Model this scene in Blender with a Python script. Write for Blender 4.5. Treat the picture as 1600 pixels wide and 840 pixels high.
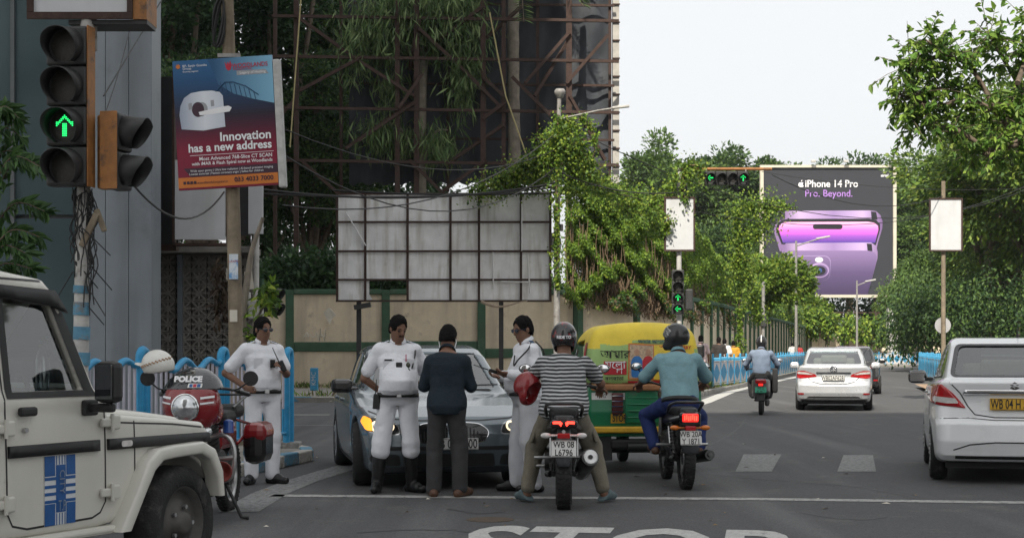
import bpy, bmesh, math, random
import numpy as np
from mathutils import Vector, Matrix, Quaternion
from mathutils.geometry import delaunay_2d_cdt

for _o in list(bpy.data.objects):
 bpy.data.objects.remove(_o, do_unlink=True)
SC = bpy.context.scene
COL = SC.collection
R = math.radians

# ------------------------------------------------------------------ camera, sky, sun, exposure
F, H, HY = 2500.0, 1.42, 546.0          # focal length in photo pixels, eye height, horizon row
cam_d = bpy.data.cameras.new('camera')
cam = bpy.data.objects.new('camera', cam_d)
COL.objects.link(cam)
cam.location = (0, 0, H)
cam.rotation_euler = (R(90), 0, 0)
cam_d.sensor_fit = 'HORIZONTAL'
cam_d.sensor_width = 36.0
cam_d.lens = 36.0 * F / 1600.0
cam_d.shift_y = (HY - 420.0) / 1600.0
cam_d.clip_start = 0.1
cam_d.clip_end = 6000.0
SC.camera = cam

SUN_AZ, SUN_EL = R(16), R(43)           # light travels this far right of the view axis
wd = bpy.data.worlds.new('World')
SC.world = wd
wd.use_nodes = True
wn, wl = wd.node_tree.nodes, wd.node_tree.links
wn.clear()
w_out = wn.new('ShaderNodeOutputWorld')
w_bg = wn.new('ShaderNodeBackground')
w_sky = wn.new('ShaderNodeTexSky')
w_sky.sky_type = 'NISHITA'
w_sky.sun_disc = False
w_sky.sun_elevation = SUN_EL
w_sky.sun_rotation = R(180) + SUN_AZ
w_sky.air_density = 1.0
w_sky.dust_density = 4.0
w_sky.ozone_density = 1.0
w_hsv = wn.new('ShaderNodeHueSaturation')
w_hsv.inputs['Saturation'].default_value = 0.28
w_mix = wn.new('ShaderNodeMix')          # a high, even milky veil of cloud over the clear sky
w_mix.data_type = 'RGBA'
w_mix.inputs[0].default_value = 0.72
w_mix.inputs[7].default_value = (8.1, 8.25, 8.35, 1)
w_bg.inputs['Strength'].default_value = 0.112
wl.new(w_sky.outputs[0], w_hsv.inputs['Color'])
wl.new(w_hsv.outputs[0], w_mix.inputs[6])
wl.new(w_mix.outputs[2], w_bg.inputs['Color'])
wl.new(w_bg.outputs[0], w_out.inputs['Surface'])

sun_d = bpy.data.lights.new('sun', 'SUN')
sun = bpy.data.objects.new('sun', sun_d)
COL.objects.link(sun)
sun_d.energy = 5.0
sun_d.angle = R(0.6)
sun_d.color = (1.0, 0.93, 0.80)
sun_dir = Vector((math.sin(SUN_AZ) * math.cos(SUN_EL), math.cos(SUN_AZ) * math.cos(SUN_EL), -math.sin(SUN_EL)))
sun.rotation_euler = sun_dir.to_track_quat('-Z', 'Y').to_euler()
sun.location = (-20, -40, 60)

SC.view_settings.view_transform = 'Standard'
SC.view_settings.look = 'None'
SC.view_settings.gamma = 1.0
SC.view_settings.exposure = 0.28
SC.view_settings.use_curve_mapping = False
SC.render.engine = 'CYCLES'
SC.cycles.use_denoising = True
SC.cycles.max_bounces = 8
SC.cycles.transparent_max_bounces = 16
SC.cycles.sample_clamp_indirect = 6.0
SC.cycles.caustics_reflective = False
SC.cycles.caustics_refractive = False

RNG = np.random.default_rng(7)
random.seed(7)

# ------------------------------------------------------------------ pixel -> place helpers
def gp(px, py, z=0.0):
 Y = F * (H - z) / (py - HY)
 return Vector(((px - 800) * Y / F, Y, z))
def at(px, py, Y):
 return Vector(((px - 800) * Y / F, Y, H - (py - HY) * Y / F))
def X_at(px, Y): return (px - 800) * Y / F
def Z_at(py, Y): return H - (py - HY) * Y / F

def c8(r, g, b):
 f = lambda v: (v / 255 / 12.92) if v / 255 <= 0.04045 else ((v / 255 + 0.055) / 1.055) ** 2.4
 return (f(r), f(g), f(b))

# ------------------------------------------------------------------ materials
MATS = {}
def mat(name, col=(.5, .5, .5), rough=.6, metal=0.0, var=.12, scale=5.0, bump=0.0, bscale=40.0, spec=.5, coat=0.0,
  dirt=None, emit=None, alpha=None, trans=0.0, ior=1.45, tint=None, translucent=0.0, streak=None, sheen=0.0):
 if name in MATS: return MATS[name]
 m = bpy.data.materials.new(name); m.use_nodes = True
 N, L = m.node_tree.nodes, m.node_tree.links
 N.clear()
 out = N.new('ShaderNodeOutputMaterial'); P = N.new('ShaderNodeBsdfPrincipled')
 L.new(P.outputs[0], out.inputs[0])
 P.inputs['Roughness'].default_value = rough
 P.inputs['Metallic'].default_value = metal
 P.inputs['Specular IOR Level'].default_value = spec
 P.inputs['Coat Weight'].default_value = coat
 P.inputs['Coat Roughness'].default_value = .06
 P.inputs['IOR'].default_value = ior
 if trans: P.inputs['Transmission Weight'].default_value = trans
 if sheen: P.inputs['Sheen Weight'].default_value = sheen
 tc = N.new('ShaderNodeTexCoord')
 col4 = lambda c: (c[0], c[1], c[2], 1)
 cur = None
 if var > 0:
  nz = N.new('ShaderNodeTexNoise'); nz.inputs['Scale'].default_value = scale; nz.inputs['Detail'].default_value = 6
  nz.inputs['Roughness'].default_value = .62
  L.new(tc.outputs['Object'], nz.inputs['Vector'])
  mr = N.new('ShaderNodeMapRange'); mr.inputs[1].default_value = .3; mr.inputs[2].default_value = .7
  L.new(nz.outputs[0], mr.inputs[0])
  mx = N.new('ShaderNodeMix'); mx.data_type = 'RGBA'
  mx.inputs[6].default_value = col4([v * (1 - var) for v in col]); mx.inputs[7].default_value = col4([min(1, v * (1 + var)) for v in col])
  L.new(mr.outputs[0], mx.inputs[0]); cur = mx.outputs[2]
  rr = N.new('ShaderNodeMapRange'); rr.inputs[3].default_value = max(0.02, rough - .08); rr.inputs[4].default_value = min(1, rough + .08)
  L.new(nz.outputs[0], rr.inputs[0]); L.new(rr.outputs[0], P.inputs['Roughness'])
 def mixin(cur, c2, fac):
  mx = N.new('ShaderNodeMix'); mx.data_type = 'RGBA'
  if cur is None: mx.inputs[6].default_value = col4(col)
  else: L.new(cur, mx.inputs[6])
  mx.inputs[7].default_value = col4(c2); L.new(fac, mx.inputs[0]); return mx.outputs[2]
 if streak:                                    # (colour, strength, scale): runs down the surface
  mp = N.new('ShaderNodeMapping'); mp.inputs['Scale'].default_value = (streak[2], streak[2], streak[2] * .12)
  L.new(tc.outputs['Object'], mp.inputs[0])
  n2 = N.new('ShaderNodeTexNoise'); n2.inputs['Scale'].default_value = 1; n2.inputs['Detail'].default_value = 5
  L.new(mp.outputs[0], n2.inputs['Vector'])
  m2 = N.new('ShaderNodeMapRange'); m2.inputs[1].default_value = .48; m2.inputs[2].default_value = .75; m2.inputs[4].default_value = streak[1]
  L.new(n2.outputs[0], m2.inputs[0]); cur = mixin(cur, streak[0], m2.outputs[0])
 for dd in ([dirt] if dirt and not isinstance(dirt, list) else (dirt or [])):   # (colour, strength, scale, threshold)
  n2 = N.new('ShaderNodeTexNoise'); n2.inputs['Scale'].default_value = dd[2]; n2.inputs['Detail'].default_value = 8
  n2.inputs['Roughness'].default_value = .7
  L.new(tc.outputs['Object'], n2.inputs['Vector'])
  m2 = N.new('ShaderNodeMapRange'); m2.inputs[1].default_value = dd[3]; m2.inputs[2].default_value = dd[3] + .12; m2.inputs[4].default_value = dd[1]
  L.new(n2.outputs[0], m2.inputs[0]); cur = mixin(cur, dd[0], m2.outputs[0])
 if tint:                                      # per-leaf colour attribute
  at_ = N.new('ShaderNodeAttribute'); at_.attribute_name = tint
  if cur is None: cur = at_.outputs['Color']
  else:
   mx = N.new('ShaderNodeMix'); mx.data_type = 'RGBA'; mx.blend_type = 'MULTIPLY'; mx.inputs[0].default_value = 1
   L.new(cur, mx.inputs[6]); L.new(at_.outputs['Color'], mx.inputs[7]); cur = mx.outputs[2]
 if cur is None: P.inputs['Base Color'].default_value = col4(col)
 else: L.new(cur, P.inputs['Base Color'])
 if bump > 0:
  nb = N.new('ShaderNodeTexNoise'); nb.inputs['Scale'].default_value = bscale; nb.inputs['Detail'].default_value = 5
  L.new(tc.outputs['Object'], nb.inputs['Vector'])
  b = N.new('ShaderNodeBump'); b.inputs['Strength'].default_value = bump; b.inputs['Distance'].default_value = .02
  L.new(nb.outputs[0], b.inputs['Height']); L.new(b.outputs[0], P.inputs['Normal'])
 if emit:
  P.inputs['Emission Color'].default_value = col4(emit[0]); P.inputs['Emission Strength'].default_value = emit[1]
 if translucent:
  tr = N.new('ShaderNodeBsdfTranslucent'); ms = N.new('ShaderNodeMixShader'); ms.inputs[0].default_value = translucent
  if cur is not None: L.new(cur, tr.inputs[0])
  else: tr.inputs[0].default_value = col4(col)
  L.new(P.outputs[0], ms.inputs[1]); L.new(tr.outputs[0], ms.inputs[2]); L.new(ms.outputs[0], out.inputs[0])
 if alpha is not None:                         # see-through pane: clear sheet with a glossy face
  tb = N.new('ShaderNodeBsdfTransparent'); tb.inputs[0].default_value = col4(alpha[0])
  fr = N.new('ShaderNodeFresnel'); fr.inputs[0].default_value = 1.5
  ma = N.new('ShaderNodeMath'); ma.operation = 'MULTIPLY_ADD'; ma.inputs[1].default_value = alpha[2]; ma.inputs[2].default_value = alpha[1]; ma.use_clamp = True
  gl = N.new('ShaderNodeBsdfGlossy'); gl.inputs['Roughness'].default_value = rough; gl.inputs[0].default_value = (1, 1, 1, 1)
  L.new(fr.outputs[0], ma.inputs[0])
  ms = N.new('ShaderNodeMixShader'); L.new(ma.outputs[0], ms.inputs[0]); L.new(tb.outputs[0], ms.inputs[1]); L.new(gl.outputs[0], ms.inputs[2])
  L.new(ms.outputs[0], out.inputs[0])
 MATS[name] = m
 return m

def grad_mat(name, stops, axis=2, lo=0.0, hi=1.0, rough=.5, noise=0.0):
 """flat print whose ink runs through colour stops along one object axis"""
 if name in MATS: return MATS[name]
 m = bpy.data.materials.new(name); m.use_nodes = True
 N, L = m.node_tree.nodes, m.node_tree.links
 P = N['Principled BSDF']; P.inputs['Roughness'].default_value = rough
 tc = N.new('ShaderNodeTexCoord'); sp = N.new('ShaderNodeSeparateXYZ'); L.new(tc.outputs['Object'], sp.inputs[0])
 mr = N.new('ShaderNodeMapRange'); mr.inputs[1].default_value = lo; mr.inputs[2].default_value = hi
 L.new(sp.outputs[axis], mr.inputs[0])
 cr = N.new('ShaderNodeValToRGB'); e = cr.color_ramp.elements
 e[0].position, e[0].color = stops[0][0], (*stops[0][1], 1)
 e[1].position, e[1].color = stops[-1][0], (*stops[-1][1], 1)
 for p, c in stops[1:-1]:
  x = e.new(p); x.color = (*c, 1)
 L.new(mr.outputs[0], cr.inputs[0]); L.new(cr.outputs[0], P.inputs['Base Color'])
 MATS[name] = m
 return m

# ------------------------------------------------------------------ objects
def link(o, parent=None):
 COL.objects.link(o)
 if parent is not None: o.parent = parent
 return o
def tag(o, label=None, cat=None, group=None, kind=None):
 if label: o['label'] = label
 if cat: o['category'] = cat
 if group: o['group'] = group
 if kind: o['kind'] = kind
 return o
def thing(name, label, cat, loc=(0, 0, 0), rz=0.0, group=None):
 o = bpy.data.objects.new(name, None); COL.objects.link(o)
 o.empty_display_size = .2
 o.location = loc; o.rotation_euler = (0, 0, rz)
 return tag(o, label, cat, group)
def copy_tree(o, parent=None):
 c = o.copy(); COL.objects.link(c)
 if parent is not None: c.parent = parent
 for ch in list(o.children): copy_tree(ch, c)
 return c

def np_mesh(name, V, Q, mats=(), smooth=False, uvcol=None, normals=None):
 V = np.asarray(V, dtype=np.float32); Q = np.asarray(Q, dtype=np.int32)
 me = bpy.data.meshes.new(name)
 n, k = Q.shape
 me.vertices.add(len(V)); me.vertices.foreach_set('co', V.ravel())
 me.loops.add(n * k); me.loops.foreach_set('vertex_index', Q.ravel())
 me.polygons.add(n)
 me.polygons.foreach_set('loop_start', np.arange(0, n * k, k, dtype=np.int32))
 me.polygons.foreach_set('loop_total', np.full(n, k, dtype=np.int32))
 me.update(calc_edges=True)
 me.polygons.foreach_set('use_smooth', np.full(n, bool(smooth)))
 for m in mats: me.materials.append(m)
 if uvcol is not None:
  a = me.color_attributes.new('tint', 'FLOAT_COLOR', 'POINT')
  a.data.foreach_set('color', np.asarray(uvcol, dtype=np.float32).ravel())
 if normals is not None:
  me.normals_split_custom_set_from_vertices([tuple(v) for v in normals])
 return me

class MB:
 """collects shapes that become ONE mesh object"""
 def __init__(s): s.v, s.f, s.sm, s.mi = [], [], [], []
 def add(s, vs, fs, smooth=False, mi=0):
  b = len(s.v); s.v += [tuple(v) for v in vs]
  for f in fs: s.f.append(tuple(i + b for i in f)); s.sm.append(smooth); s.mi.append(mi)
  return s
 def box(s, c, d, rot=None, mi=0, bev=0.0):
  x, y, z = d[0] / 2, d[1] / 2, d[2] / 2
  M = rot if rot is not None else Matrix.Identity(3)
  c = Vector(c)
  if bev <= 0:
   vs = [c + M @ Vector((i * x, j * y, k * z)) for i in (-1, 1) for j in (-1, 1) for k in (-1, 1)]
   fs = [(0, 1, 3, 2), (4, 6, 7, 5), (0, 4, 5, 1), (2, 3, 7, 6), (0, 2, 6, 4), (1, 5, 7, 3)]
   return s.add(vs, fs, False, mi)
  b = min(bev, x * .95, y * .95, z * .95)
  bm = bmesh.new(); bmesh.ops.create_cube(bm, size=1.0)
  for v in bm.verts: v.co = Vector((v.co.x * d[0], v.co.y * d[1], v.co.z * d[2]))
  bmesh.ops.bevel(bm, geom=list(bm.edges), offset=b, segments=2, affect='EDGES', profile=.5)
  bm.verts.index_update()
  vs = [c + M @ v.co for v in bm.verts]; fs = [[v.index for v in f.verts] for f in bm.faces]
  bm.free()
  return s.add(vs, fs, False, mi)
 def span(s, a, b, mi=0, bev=0.0):
  a, b = Vector(a), Vector(b)
  return s.box((a + b) / 2, [abs(q) for q in (b - a)], None, mi, bev)
 def cyl(s, a, b, ra, rb=None, n=10, caps=True, smooth=True, mi=0):
  a, b = Vector(a), Vector(b); rb = ra if rb is None else rb
  d = (b - a); d = d.normalized() if d.length > 1e-9 else Vector((0, 0, 1))
  u = d.orthogonal().normalized(); w = d.cross(u)
  vs = []
  for p, r in ((a, ra), (b, rb)):
   for i in range(n):
    t = 2 * math.pi * i / n; vs.append(p + (u * math.cos(t) + w * math.sin(t)) * r)
  s.add(vs, [(i, (i + 1) % n, n + (i + 1) % n, n + i) for i in range(n)], smooth, mi)
  if caps:
   s.add(vs[:n], [tuple(range(n))[::-1]], False, mi); s.add(vs[n:], [tuple(range(n))], False, mi)
  return s
 def tube(s, pts, r, n=8, mi=0, caps=True, closed=False):
  pts = [Vector(p) for p in pts]; m = len(pts)
  rs = r if isinstance(r, (list, tuple)) else [r] * m
  vs = []; ref = None
  for i, p in enumerate(pts):
   if closed: d = pts[(i + 1) % m] - pts[i - 1]
   else: d = pts[min(i + 1, m - 1)] - pts[max(i - 1, 0)]
   d = d.normalized() if d.length > 1e-9 else Vector((0, 0, 1))
   if ref is None: u = d.orthogonal().normalized()
   else:
    u = ref - d * ref.dot(d); u = u.normalized() if u.length > 1e-6 else d.orthogonal().normalized()
   ref = u; w = d.cross(u)
   for k in range(n):
    t = 2 * math.pi * k / n; vs.append(p + (u * math.cos(t) + w * math.sin(t)) * rs[i])
  fs = []
  for i in range(m if closed else m - 1):
   j = (i + 1) % m
   fs += [(i * n + k, i * n + (k + 1) % n, j * n + (k + 1) % n, j * n + k) for k in range(n)]
  s.add(vs, fs, True, mi)
  if caps and not closed:
   s.add(vs[:n], [tuple(range(n))[::-1]], False, mi); s.add(vs[-n:], [tuple(range(n))], False, mi)
  return s
 def lathe(s, prof, c=(0, 0, 0), axis=(0, 0, 1), n=24, mi=0, smooth=True, closed=False):
  """prof: (radius, along-axis)"""
  c = Vector(c); d = Vector(axis).normalized(); u = d.orthogonal().normalized(); w = d.cross(u)
  vs = []
  for r, h in prof:
   for i in range(n):
    t = 2 * math.pi * i / n; vs.append(c + d * h + (u * math.cos(t) + w * math.sin(t)) * r)
  fs = []; m = len(prof)
  for j in range(m if closed else m - 1):
   k = (j + 1) % m
   fs += [(j * n + i, j * n + (i + 1) % n, k * n + (i + 1) % n, k * n + i) for i in range(n)]
  return s.add(vs, fs, smooth, mi)
 def ball(s, c, r, n=14, m=8, mi=0, rot=None):
  r = (r, r, r) if isinstance(r, (int, float)) else r
  c = Vector(c); M = rot if rot is not None else Matrix.Identity(3)
  vs = [c + M @ Vector((0, 0, r[2]))]
  for j in range(1, m):
   p = math.pi * j / m
   for i in range(n):
    t = 2 * math.pi * i / n
    vs.append(c + M @ Vector((r[0] * math.sin(p) * math.cos(t), r[1] * math.sin(p) * math.sin(t), r[2] * math.cos(p))))
  vs.append(c + M @ Vector((0, 0, -r[2])))
  fs = [(0, 1 + i, 1 + (i + 1) % n) for i in range(n)]
  for j in range(m - 2):
   a, b = 1 + j * n, 1 + (j + 1) * n
   fs += [(a + i, b + i, b + (i + 1) % n, a + (i + 1) % n) for i in range(n)]
  a, e = 1 + (m - 2) * n, len(vs) - 1
  fs += [(a + (i + 1) % n, a + i, e) for i in range(n)]
  return s.add(vs, fs, True, mi)
 def prism(s, poly, a0, a1, plane='xz', mi=0, smooth=False):
  """polygon in a plane, pushed along the remaining axis from a0 to a1"""
  def P(u, v, w): return {'xz': (u, w, v), 'yz': (w, u, v), 'xy': (u, v, w)}[plane]
  n = len(poly)
  vs = [P(u, v, a0) for u, v in poly] + [P(u, v, a1) for u, v in poly]
  fs = [tuple(range(n)), tuple(range(n, 2 * n))[::-1]] + [(i, i + n, (i + 1) % n + n, (i + 1) % n) for i in range(n)]
  return s.add(vs, fs, smooth, mi)
 def xform(s, M):
  s.v = [tuple(M @ Vector(v)) for v in s.v]; return s
 def mesh(s, name, mats):
  me = bpy.data.meshes.new(name); me.from_pydata(s.v, [], s.f);
  me.polygons.foreach_set('use_smooth', s.sm); me.polygons.foreach_set('material_index', s.mi)
  for m in (mats if isinstance(mats, (list, tuple)) else [mats]): me.materials.append(m)
  bm = bmesh.new(); bm.from_mesh(me); bmesh.ops.recalc_face_normals(bm, faces=bm.faces); bm.to_mesh(me); bm.free()
  return me
 def build(s, name, mats, parent=None, loc=None, rz=None, **tags):
  o = bpy.data.objects.new(name, s.mesh(name, mats)); link(o, parent)
  if loc is not None: o.location = loc
  if rz is not None: o.rotation_euler = (0, 0, rz)
  return tag(o, **tags) if tags else o
def inst(name, me, parent=None, loc=(0, 0, 0), rot=(0, 0, 0), sc=(1, 1, 1)):
 o = bpy.data.objects.new(name, me); link(o, parent); o.location = loc; o.rotation_euler = rot; o.scale = sc
 return o
def rot_to(v, up=(0, 0, 1)):
 """matrix whose z column points along v"""
 return Vector(v).to_track_quat('Z', 'Y').to_matrix()
def flatpoly(poly, y=0.0): return MB().add([(x, y, z) for x, z in poly], [tuple(range(len(poly)))])
def rrect(w, h, r, n=5, cx=0, cy=0):
 pts = []
 for sx, sy, a0 in ((1, 1, 0), (-1, 1, 90), (-1, -1, 180), (1, -1, 270)):
  for i in range(n + 1):
   a = R(a0 + 90 * i / n)
   pts.append((cx + sx * (w / 2 - r) + r * math.cos(a), cy + sy * (h / 2 - r) + r * math.sin(a)))
 return pts
def text(body, size, material, parent, loc, rot=(R(90), 0, 0), align='CENTER', name='lettering', ext=0.0, sx=1.0, bold=0.0, shear=0.0, spacing=1.0):
 c = bpy.data.curves.new(name, 'FONT'); c.body = body; c.size = size; c.align_x = align; c.align_y = 'CENTER'
 c.extrude = ext; c.offset = bold; c.shear = shear; c.space_character = spacing; c.resolution_u = 3
 c.materials.append(material)
 tmp = bpy.data.objects.new(name, c); me = bpy.data.meshes.new_from_object(tmp)
 bpy.data.objects.remove(tmp); bpy.data.curves.remove(c)
 o = bpy.data.objects.new(name, me); link(o, parent); o.location = loc; o.rotation_euler = rot; o.scale = (sx, 1, 1)
 return o
def catmull(pts, n=6, closed=False):
 P = [Vector(p) for p in pts]; out = []; m = len(P)
 for i in range(m if closed else m - 1):
  if closed: a, b, c, d = P[i - 1], P[i], P[(i + 1) % m], P[(i + 2) % m]
  else: a, b, c, d = P[max(i - 1, 0)], P[i], P[i + 1], P[min(i + 2, m - 1)]
  for k in range(n):
   t = k / n
   out.append(.5 * ((2 * b) + (c - a) * t + (2 * a - 5 * b + 4 * c - d) * t * t + (3 * b - a - 3 * c + d) * t ** 3))
 if not closed: out.append(P[-1])
 return out

# ------------------------------------------------------------------ smooth solids (signed distance -> mesh)
def smin(a, b, k):
 h = np.clip(.5 + .5 * (b - a) / k, 0, 1); return b + (a - b) * h - k * h * (1 - h)
def smax(a, b, k): return -smin(-a, -b, k)
def poly_sd(u, v, poly):
 """signed distance to a polygon; u, v broadcastable arrays"""
 P = np.asarray(poly, dtype=np.float32); n = len(P)
 d = None; sgn = None
 for i in range(n):
  ax, ay = P[i]; bx, by = P[i - 1]
  ex, ey = bx - ax, by - ay; wx, wy = u - ax, v - ay
  t = np.clip((wx * ex + wy * ey) / (ex * ex + ey * ey + 1e-12), 0, 1)
  dd = (wx - ex * t) ** 2 + (wy - ey * t) ** 2
  d = dd if d is None else np.minimum(d, dd)
  c1, c2, c3 = v >= ay, v < by, ex * wy > ey * wx
  flip = (c1 & c2 & c3) | (~c1 & ~c2 & ~c3)
  f = np.where(flip, -1.0, 1.0); sgn = f if sgn is None else sgn * f
 return (sgn * np.sqrt(d)).astype(np.float32)
def surface_nets(D, lo, h):
 """D: samples on a grid -> (verts, quads)"""
 S = D < 0
 nx, ny, nz = D.shape
 acc = np.zeros((nx - 1, ny - 1, nz - 1, 3), np.float32); cnt = np.zeros((nx - 1, ny - 1, nz - 1), np.float32)
 def sl(o): return tuple(slice(o[k], D.shape[k] - 1 + o[k]) for k in range(3))
 corners = [(i, j, k) for i in (0, 1) for j in (0, 1) for k in (0, 1)]
 for a in corners:
  for ax in range(3):
   if a[ax]: continue
   b = list(a); b[ax] = 1
   A, B = D[sl(a)], D[sl(b)]
   cr = S[sl(a)] != S[sl(b)]
   if not cr.any(): continue
   I = np.nonzero(cr); av, bv = A[I], B[I]
   t = av / (av - bv + 1e-20)
   p = np.tile(np.array(a, np.float32), (len(t), 1)); p[:, ax] += t
   acc[I] += p; cnt[I] += 1
 I = np.nonzero(cnt > 0)
 idx = -np.ones(cnt.shape, np.int64); idx[I] = np.arange(len(I[0]))
 V = (np.stack(I, 1) + acc[I] / cnt[I][:, None]) * h + np.asarray(lo, np.float32)
 Q = []
 for ax in range(3):
  o1, o2 = [(1, 2), (2, 0), (0, 1)][ax]
  s0 = [slice(1, -1)] * 3; s0[ax] = slice(0, -1); s1 = [slice(1, -1)] * 3; s1[ax] = slice(1, None)
  A, B = S[tuple(s0)], S[tuple(s1)]
  for flip, msk in ((False, A & ~B), (True, ~A & B)):
   J = np.stack(np.nonzero(msk), 1)
   if not len(J): continue
   J[:, o1] += 1; J[:, o2] += 1
   def g(d1, d2):
    K = J.copy(); K[:, o1] += d1; K[:, o2] += d2
    return idx[K[:, 0], K[:, 1], K[:, 2]]
   q = np.stack([g(-1, -1), g(0, -1), g(0, 0), g(-1, 0)], 1)
   Q.append(q[:, ::-1] if flip else q)
 return V, np.concatenate(Q)
def sdf_mesh(name, fn, lo, hi, h, mats, grad_normals=False, smooth=True, sym=False):
 lo, hi = np.array(lo, np.float32), np.array(hi, np.float32)
 n = np.ceil((hi - lo) / h).astype(int) + 1
 if sym:                                   # mirror-symmetric about x = 0: sample one half only
  k = int(math.ceil(hi[0] / h)); lo = np.array([-k * h, lo[1], lo[2]], np.float32); n[0] = 2 * k + 1
 X = (lo[0] + h * np.arange(n[0], dtype=np.float32))[:, None, None]
 Y = (lo[1] + h * np.arange(n[1], dtype=np.float32))[None, :, None]
 Z = (lo[2] + h * np.arange(n[2], dtype=np.float32))[None, None, :]
 if sym:
  D = np.broadcast_to(fn(X[n[0] // 2:], Y, Z), (n[0] // 2 + 1, n[1], n[2])).astype(np.float32); D = np.concatenate([D[:0:-1], D])
 else: D = np.broadcast_to(fn(X, Y, Z), tuple(n)).astype(np.float32)
 V, Q = surface_nets(D, lo, h)
 nr = None
 if grad_normals:
  e = h * .5
  for it in range(2):
   x, y, z = V[:, 0], V[:, 1], V[:, 2]
   g = np.stack([fn(x + e, y, z) - fn(x - e, y, z), fn(x, y + e, z) - fn(x, y - e, z), fn(x, y, z + e) - fn(x, y, z - e)], 1) / (2 * e)
   l = np.linalg.norm(g, axis=1, keepdims=True) + 1e-6
   if it == 0:
    st = np.clip(fn(x, y, z)[:, None], -.4 * h, .4 * h)
    V = V - st * g / np.maximum(l, .5) ** 2
  nr = g / l
 return np_mesh(name, V, Q, mats, smooth, normals=nr)
def project(fn, P, d, far=2.0, off=.004):
 """march points from P-far*d along d to the surface; stop off short of it"""
 d = np.asarray(d, np.float32); Q = np.asarray(P, np.float32) - d * far
 for _ in range(24):
  s = fn(Q[:, 0], Q[:, 1], Q[:, 2]) - off
  Q = Q + d * np.clip(s * .85, -.2, .3)[:, None]
 return Q
def densify(poly, step, closed=True):
 out = []; n = len(poly)
 for i in range(n if closed else n - 1):
  a, b = np.array(poly[i], float), np.array(poly[(i + 1) % n], float)
  k = max(1, int(math.ceil(np.linalg.norm(b - a) / step)))
  out += [tuple(a + (b - a) * j / k) for j in range(k)]
 return out
def smooth_poly(poly, r, n=4):
 """round the corners of a polygon"""
 out = []; m = len(poly)
 for i in range(m):
  p = Vector(poly[i]); a = Vector(poly[i - 1]); b = Vector(poly[(i + 1) % m])
  da, db = (a - p), (b - p); ra = min(r, da.length * .45); rb = min(r, db.length * .45)
  s, e = p + da.normalized() * ra, p + db.normalized() * rb
  for k in range(n + 1):
   t = k / n; q = s * (1 - t) ** 2 + p * 2 * t * (1 - t) + e * t * t; out.append((q.x, q.y))
 return out
def patch(name, fn, poly, face, material, parent, off=.004, step=.05, far=2.2, thick=.0, mirror=False, base=None):
 """a sheet cut to a polygon and laid onto a solid. face: 'x+','x-','y+','y-','z+' = the side it is seen from.
 polygon coordinates: (y,z) for x faces, (x,z) for y faces, (x,y) for z+"""
 B = densify(poly, step); nb = len(B)
 A = np.array(B); lo, hi = A.min(0), A.max(0)
 us = np.arange(lo[0] + step / 2, hi[0], step); vs = np.arange(lo[1] + step / 2, hi[1], step)
 pts = [Vector(p) for p in B]
 if len(us) and len(vs):
  U, W = np.meshgrid(us, vs); U, W = U.ravel(), W.ravel()
  sd = poly_sd(U.astype(np.float32), W.astype(np.float32), poly)
  pts += [Vector((u, v)) for u, v, s in zip(U, W, sd) if s < -step * .35]
 r = delaunay_2d_cdt(pts, [(i, (i + 1) % nb) for i in range(nb)], [], 1, 1e-5)
 q = np.array([tuple(p) for p in r[0]], np.float32); z = np.zeros(len(q), np.float32)
 ax, sg = face[0], (1 if face[1] == '+' else -1)
 if ax == 'x': P3 = np.stack([z, q[:, 0], q[:, 1]], 1); d = np.array([-sg, 0, 0])
 elif ax == 'y': P3 = np.stack([q[:, 0], z, q[:, 1]], 1); d = np.array([0, -sg, 0])
 else: P3 = np.stack([q[:, 0], q[:, 1], z], 1); d = np.array([0, 0, -sg])
 if base is not None: P3 = P3 + np.asarray(base, np.float32)
 P3 = project(fn, P3, d, far, off)
 mb = MB(); mb.add(P3.tolist(), [tuple(f) for f in r[2]], True)
 if thick:
  e = d * thick; n = len(P3); Pb = P3 + e
  mb.add(Pb.tolist(), [tuple(f)[::-1] for f in r[2]], True)
  edges = {}
  for f in r[2]:
   for i in range(len(f)):
    k = (f[i], f[(i + 1) % len(f)]); edges[k] = 1
  for (i, j) in edges:
   if (j, i) not in edges: mb.f.append((j, i, i + n, j + n)); mb.sm.append(False); mb.mi.append(0)
 return mb.build(name, material, parent)
# ================================================================== the setting
A_ROAD = R(13.5)
DV = Vector((math.sin(A_ROAD), math.cos(A_ROAD), 0)); NV = Vector((math.cos(A_ROAD), -math.sin(A_ROAD), 0))
m_ground = mat('earth', (.16, .135, .10), .95, var=.3, scale=1.2, bump=.5, bscale=9)
m_asphalt = mat('asphalt', (.080, .080, .083), .82, var=.22, scale=55, bump=.35, bscale=160, spec=.35,
    dirt=[((.085, .085, .088), .8, .35, .5), ((.15, .145, .135), .55, 1.3, .56), ((.055, .055, .058), .65, 3.0, .62), ((.2, .19, .175), .5, 9.0, .66)])
m_paint = mat('road_paint', (.42, .42, .40), .8, var=.2, scale=30, dirt=[((.13, .13, .132), .95, 14.0, .50), ((.13, .13, .132), .8, 60.0, .52)])
m_paint2 = mat('road_paint_bright', (.47, .47, .45), .8, var=.15, scale=20, dirt=[((.14, .14, .142), .9, 7.0, .57), ((.14, .14, .14), .8, 60.0, .55)])
m_paint3 = mat('road_paint_faded', (.27, .27, .265), .8, var=.2, scale=30, dirt=[((.12, .12, .122), .95, 18.0, .46), ((.12, .12, .122), .9, 70.0, .48)])
m_pave = mat('paving', (.26, .245, .22), .9, var=.22, scale=4, bump=.4, bscale=30, dirt=[((.12, .11, .095), .7, 1.5, .52)])
m_kblue = mat('kerb_blue', (.10, .25, .36), .75, var=.2, scale=12, bump=.3, dirt=[((.2, .19, .17), .9, 9, .5)])
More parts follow.
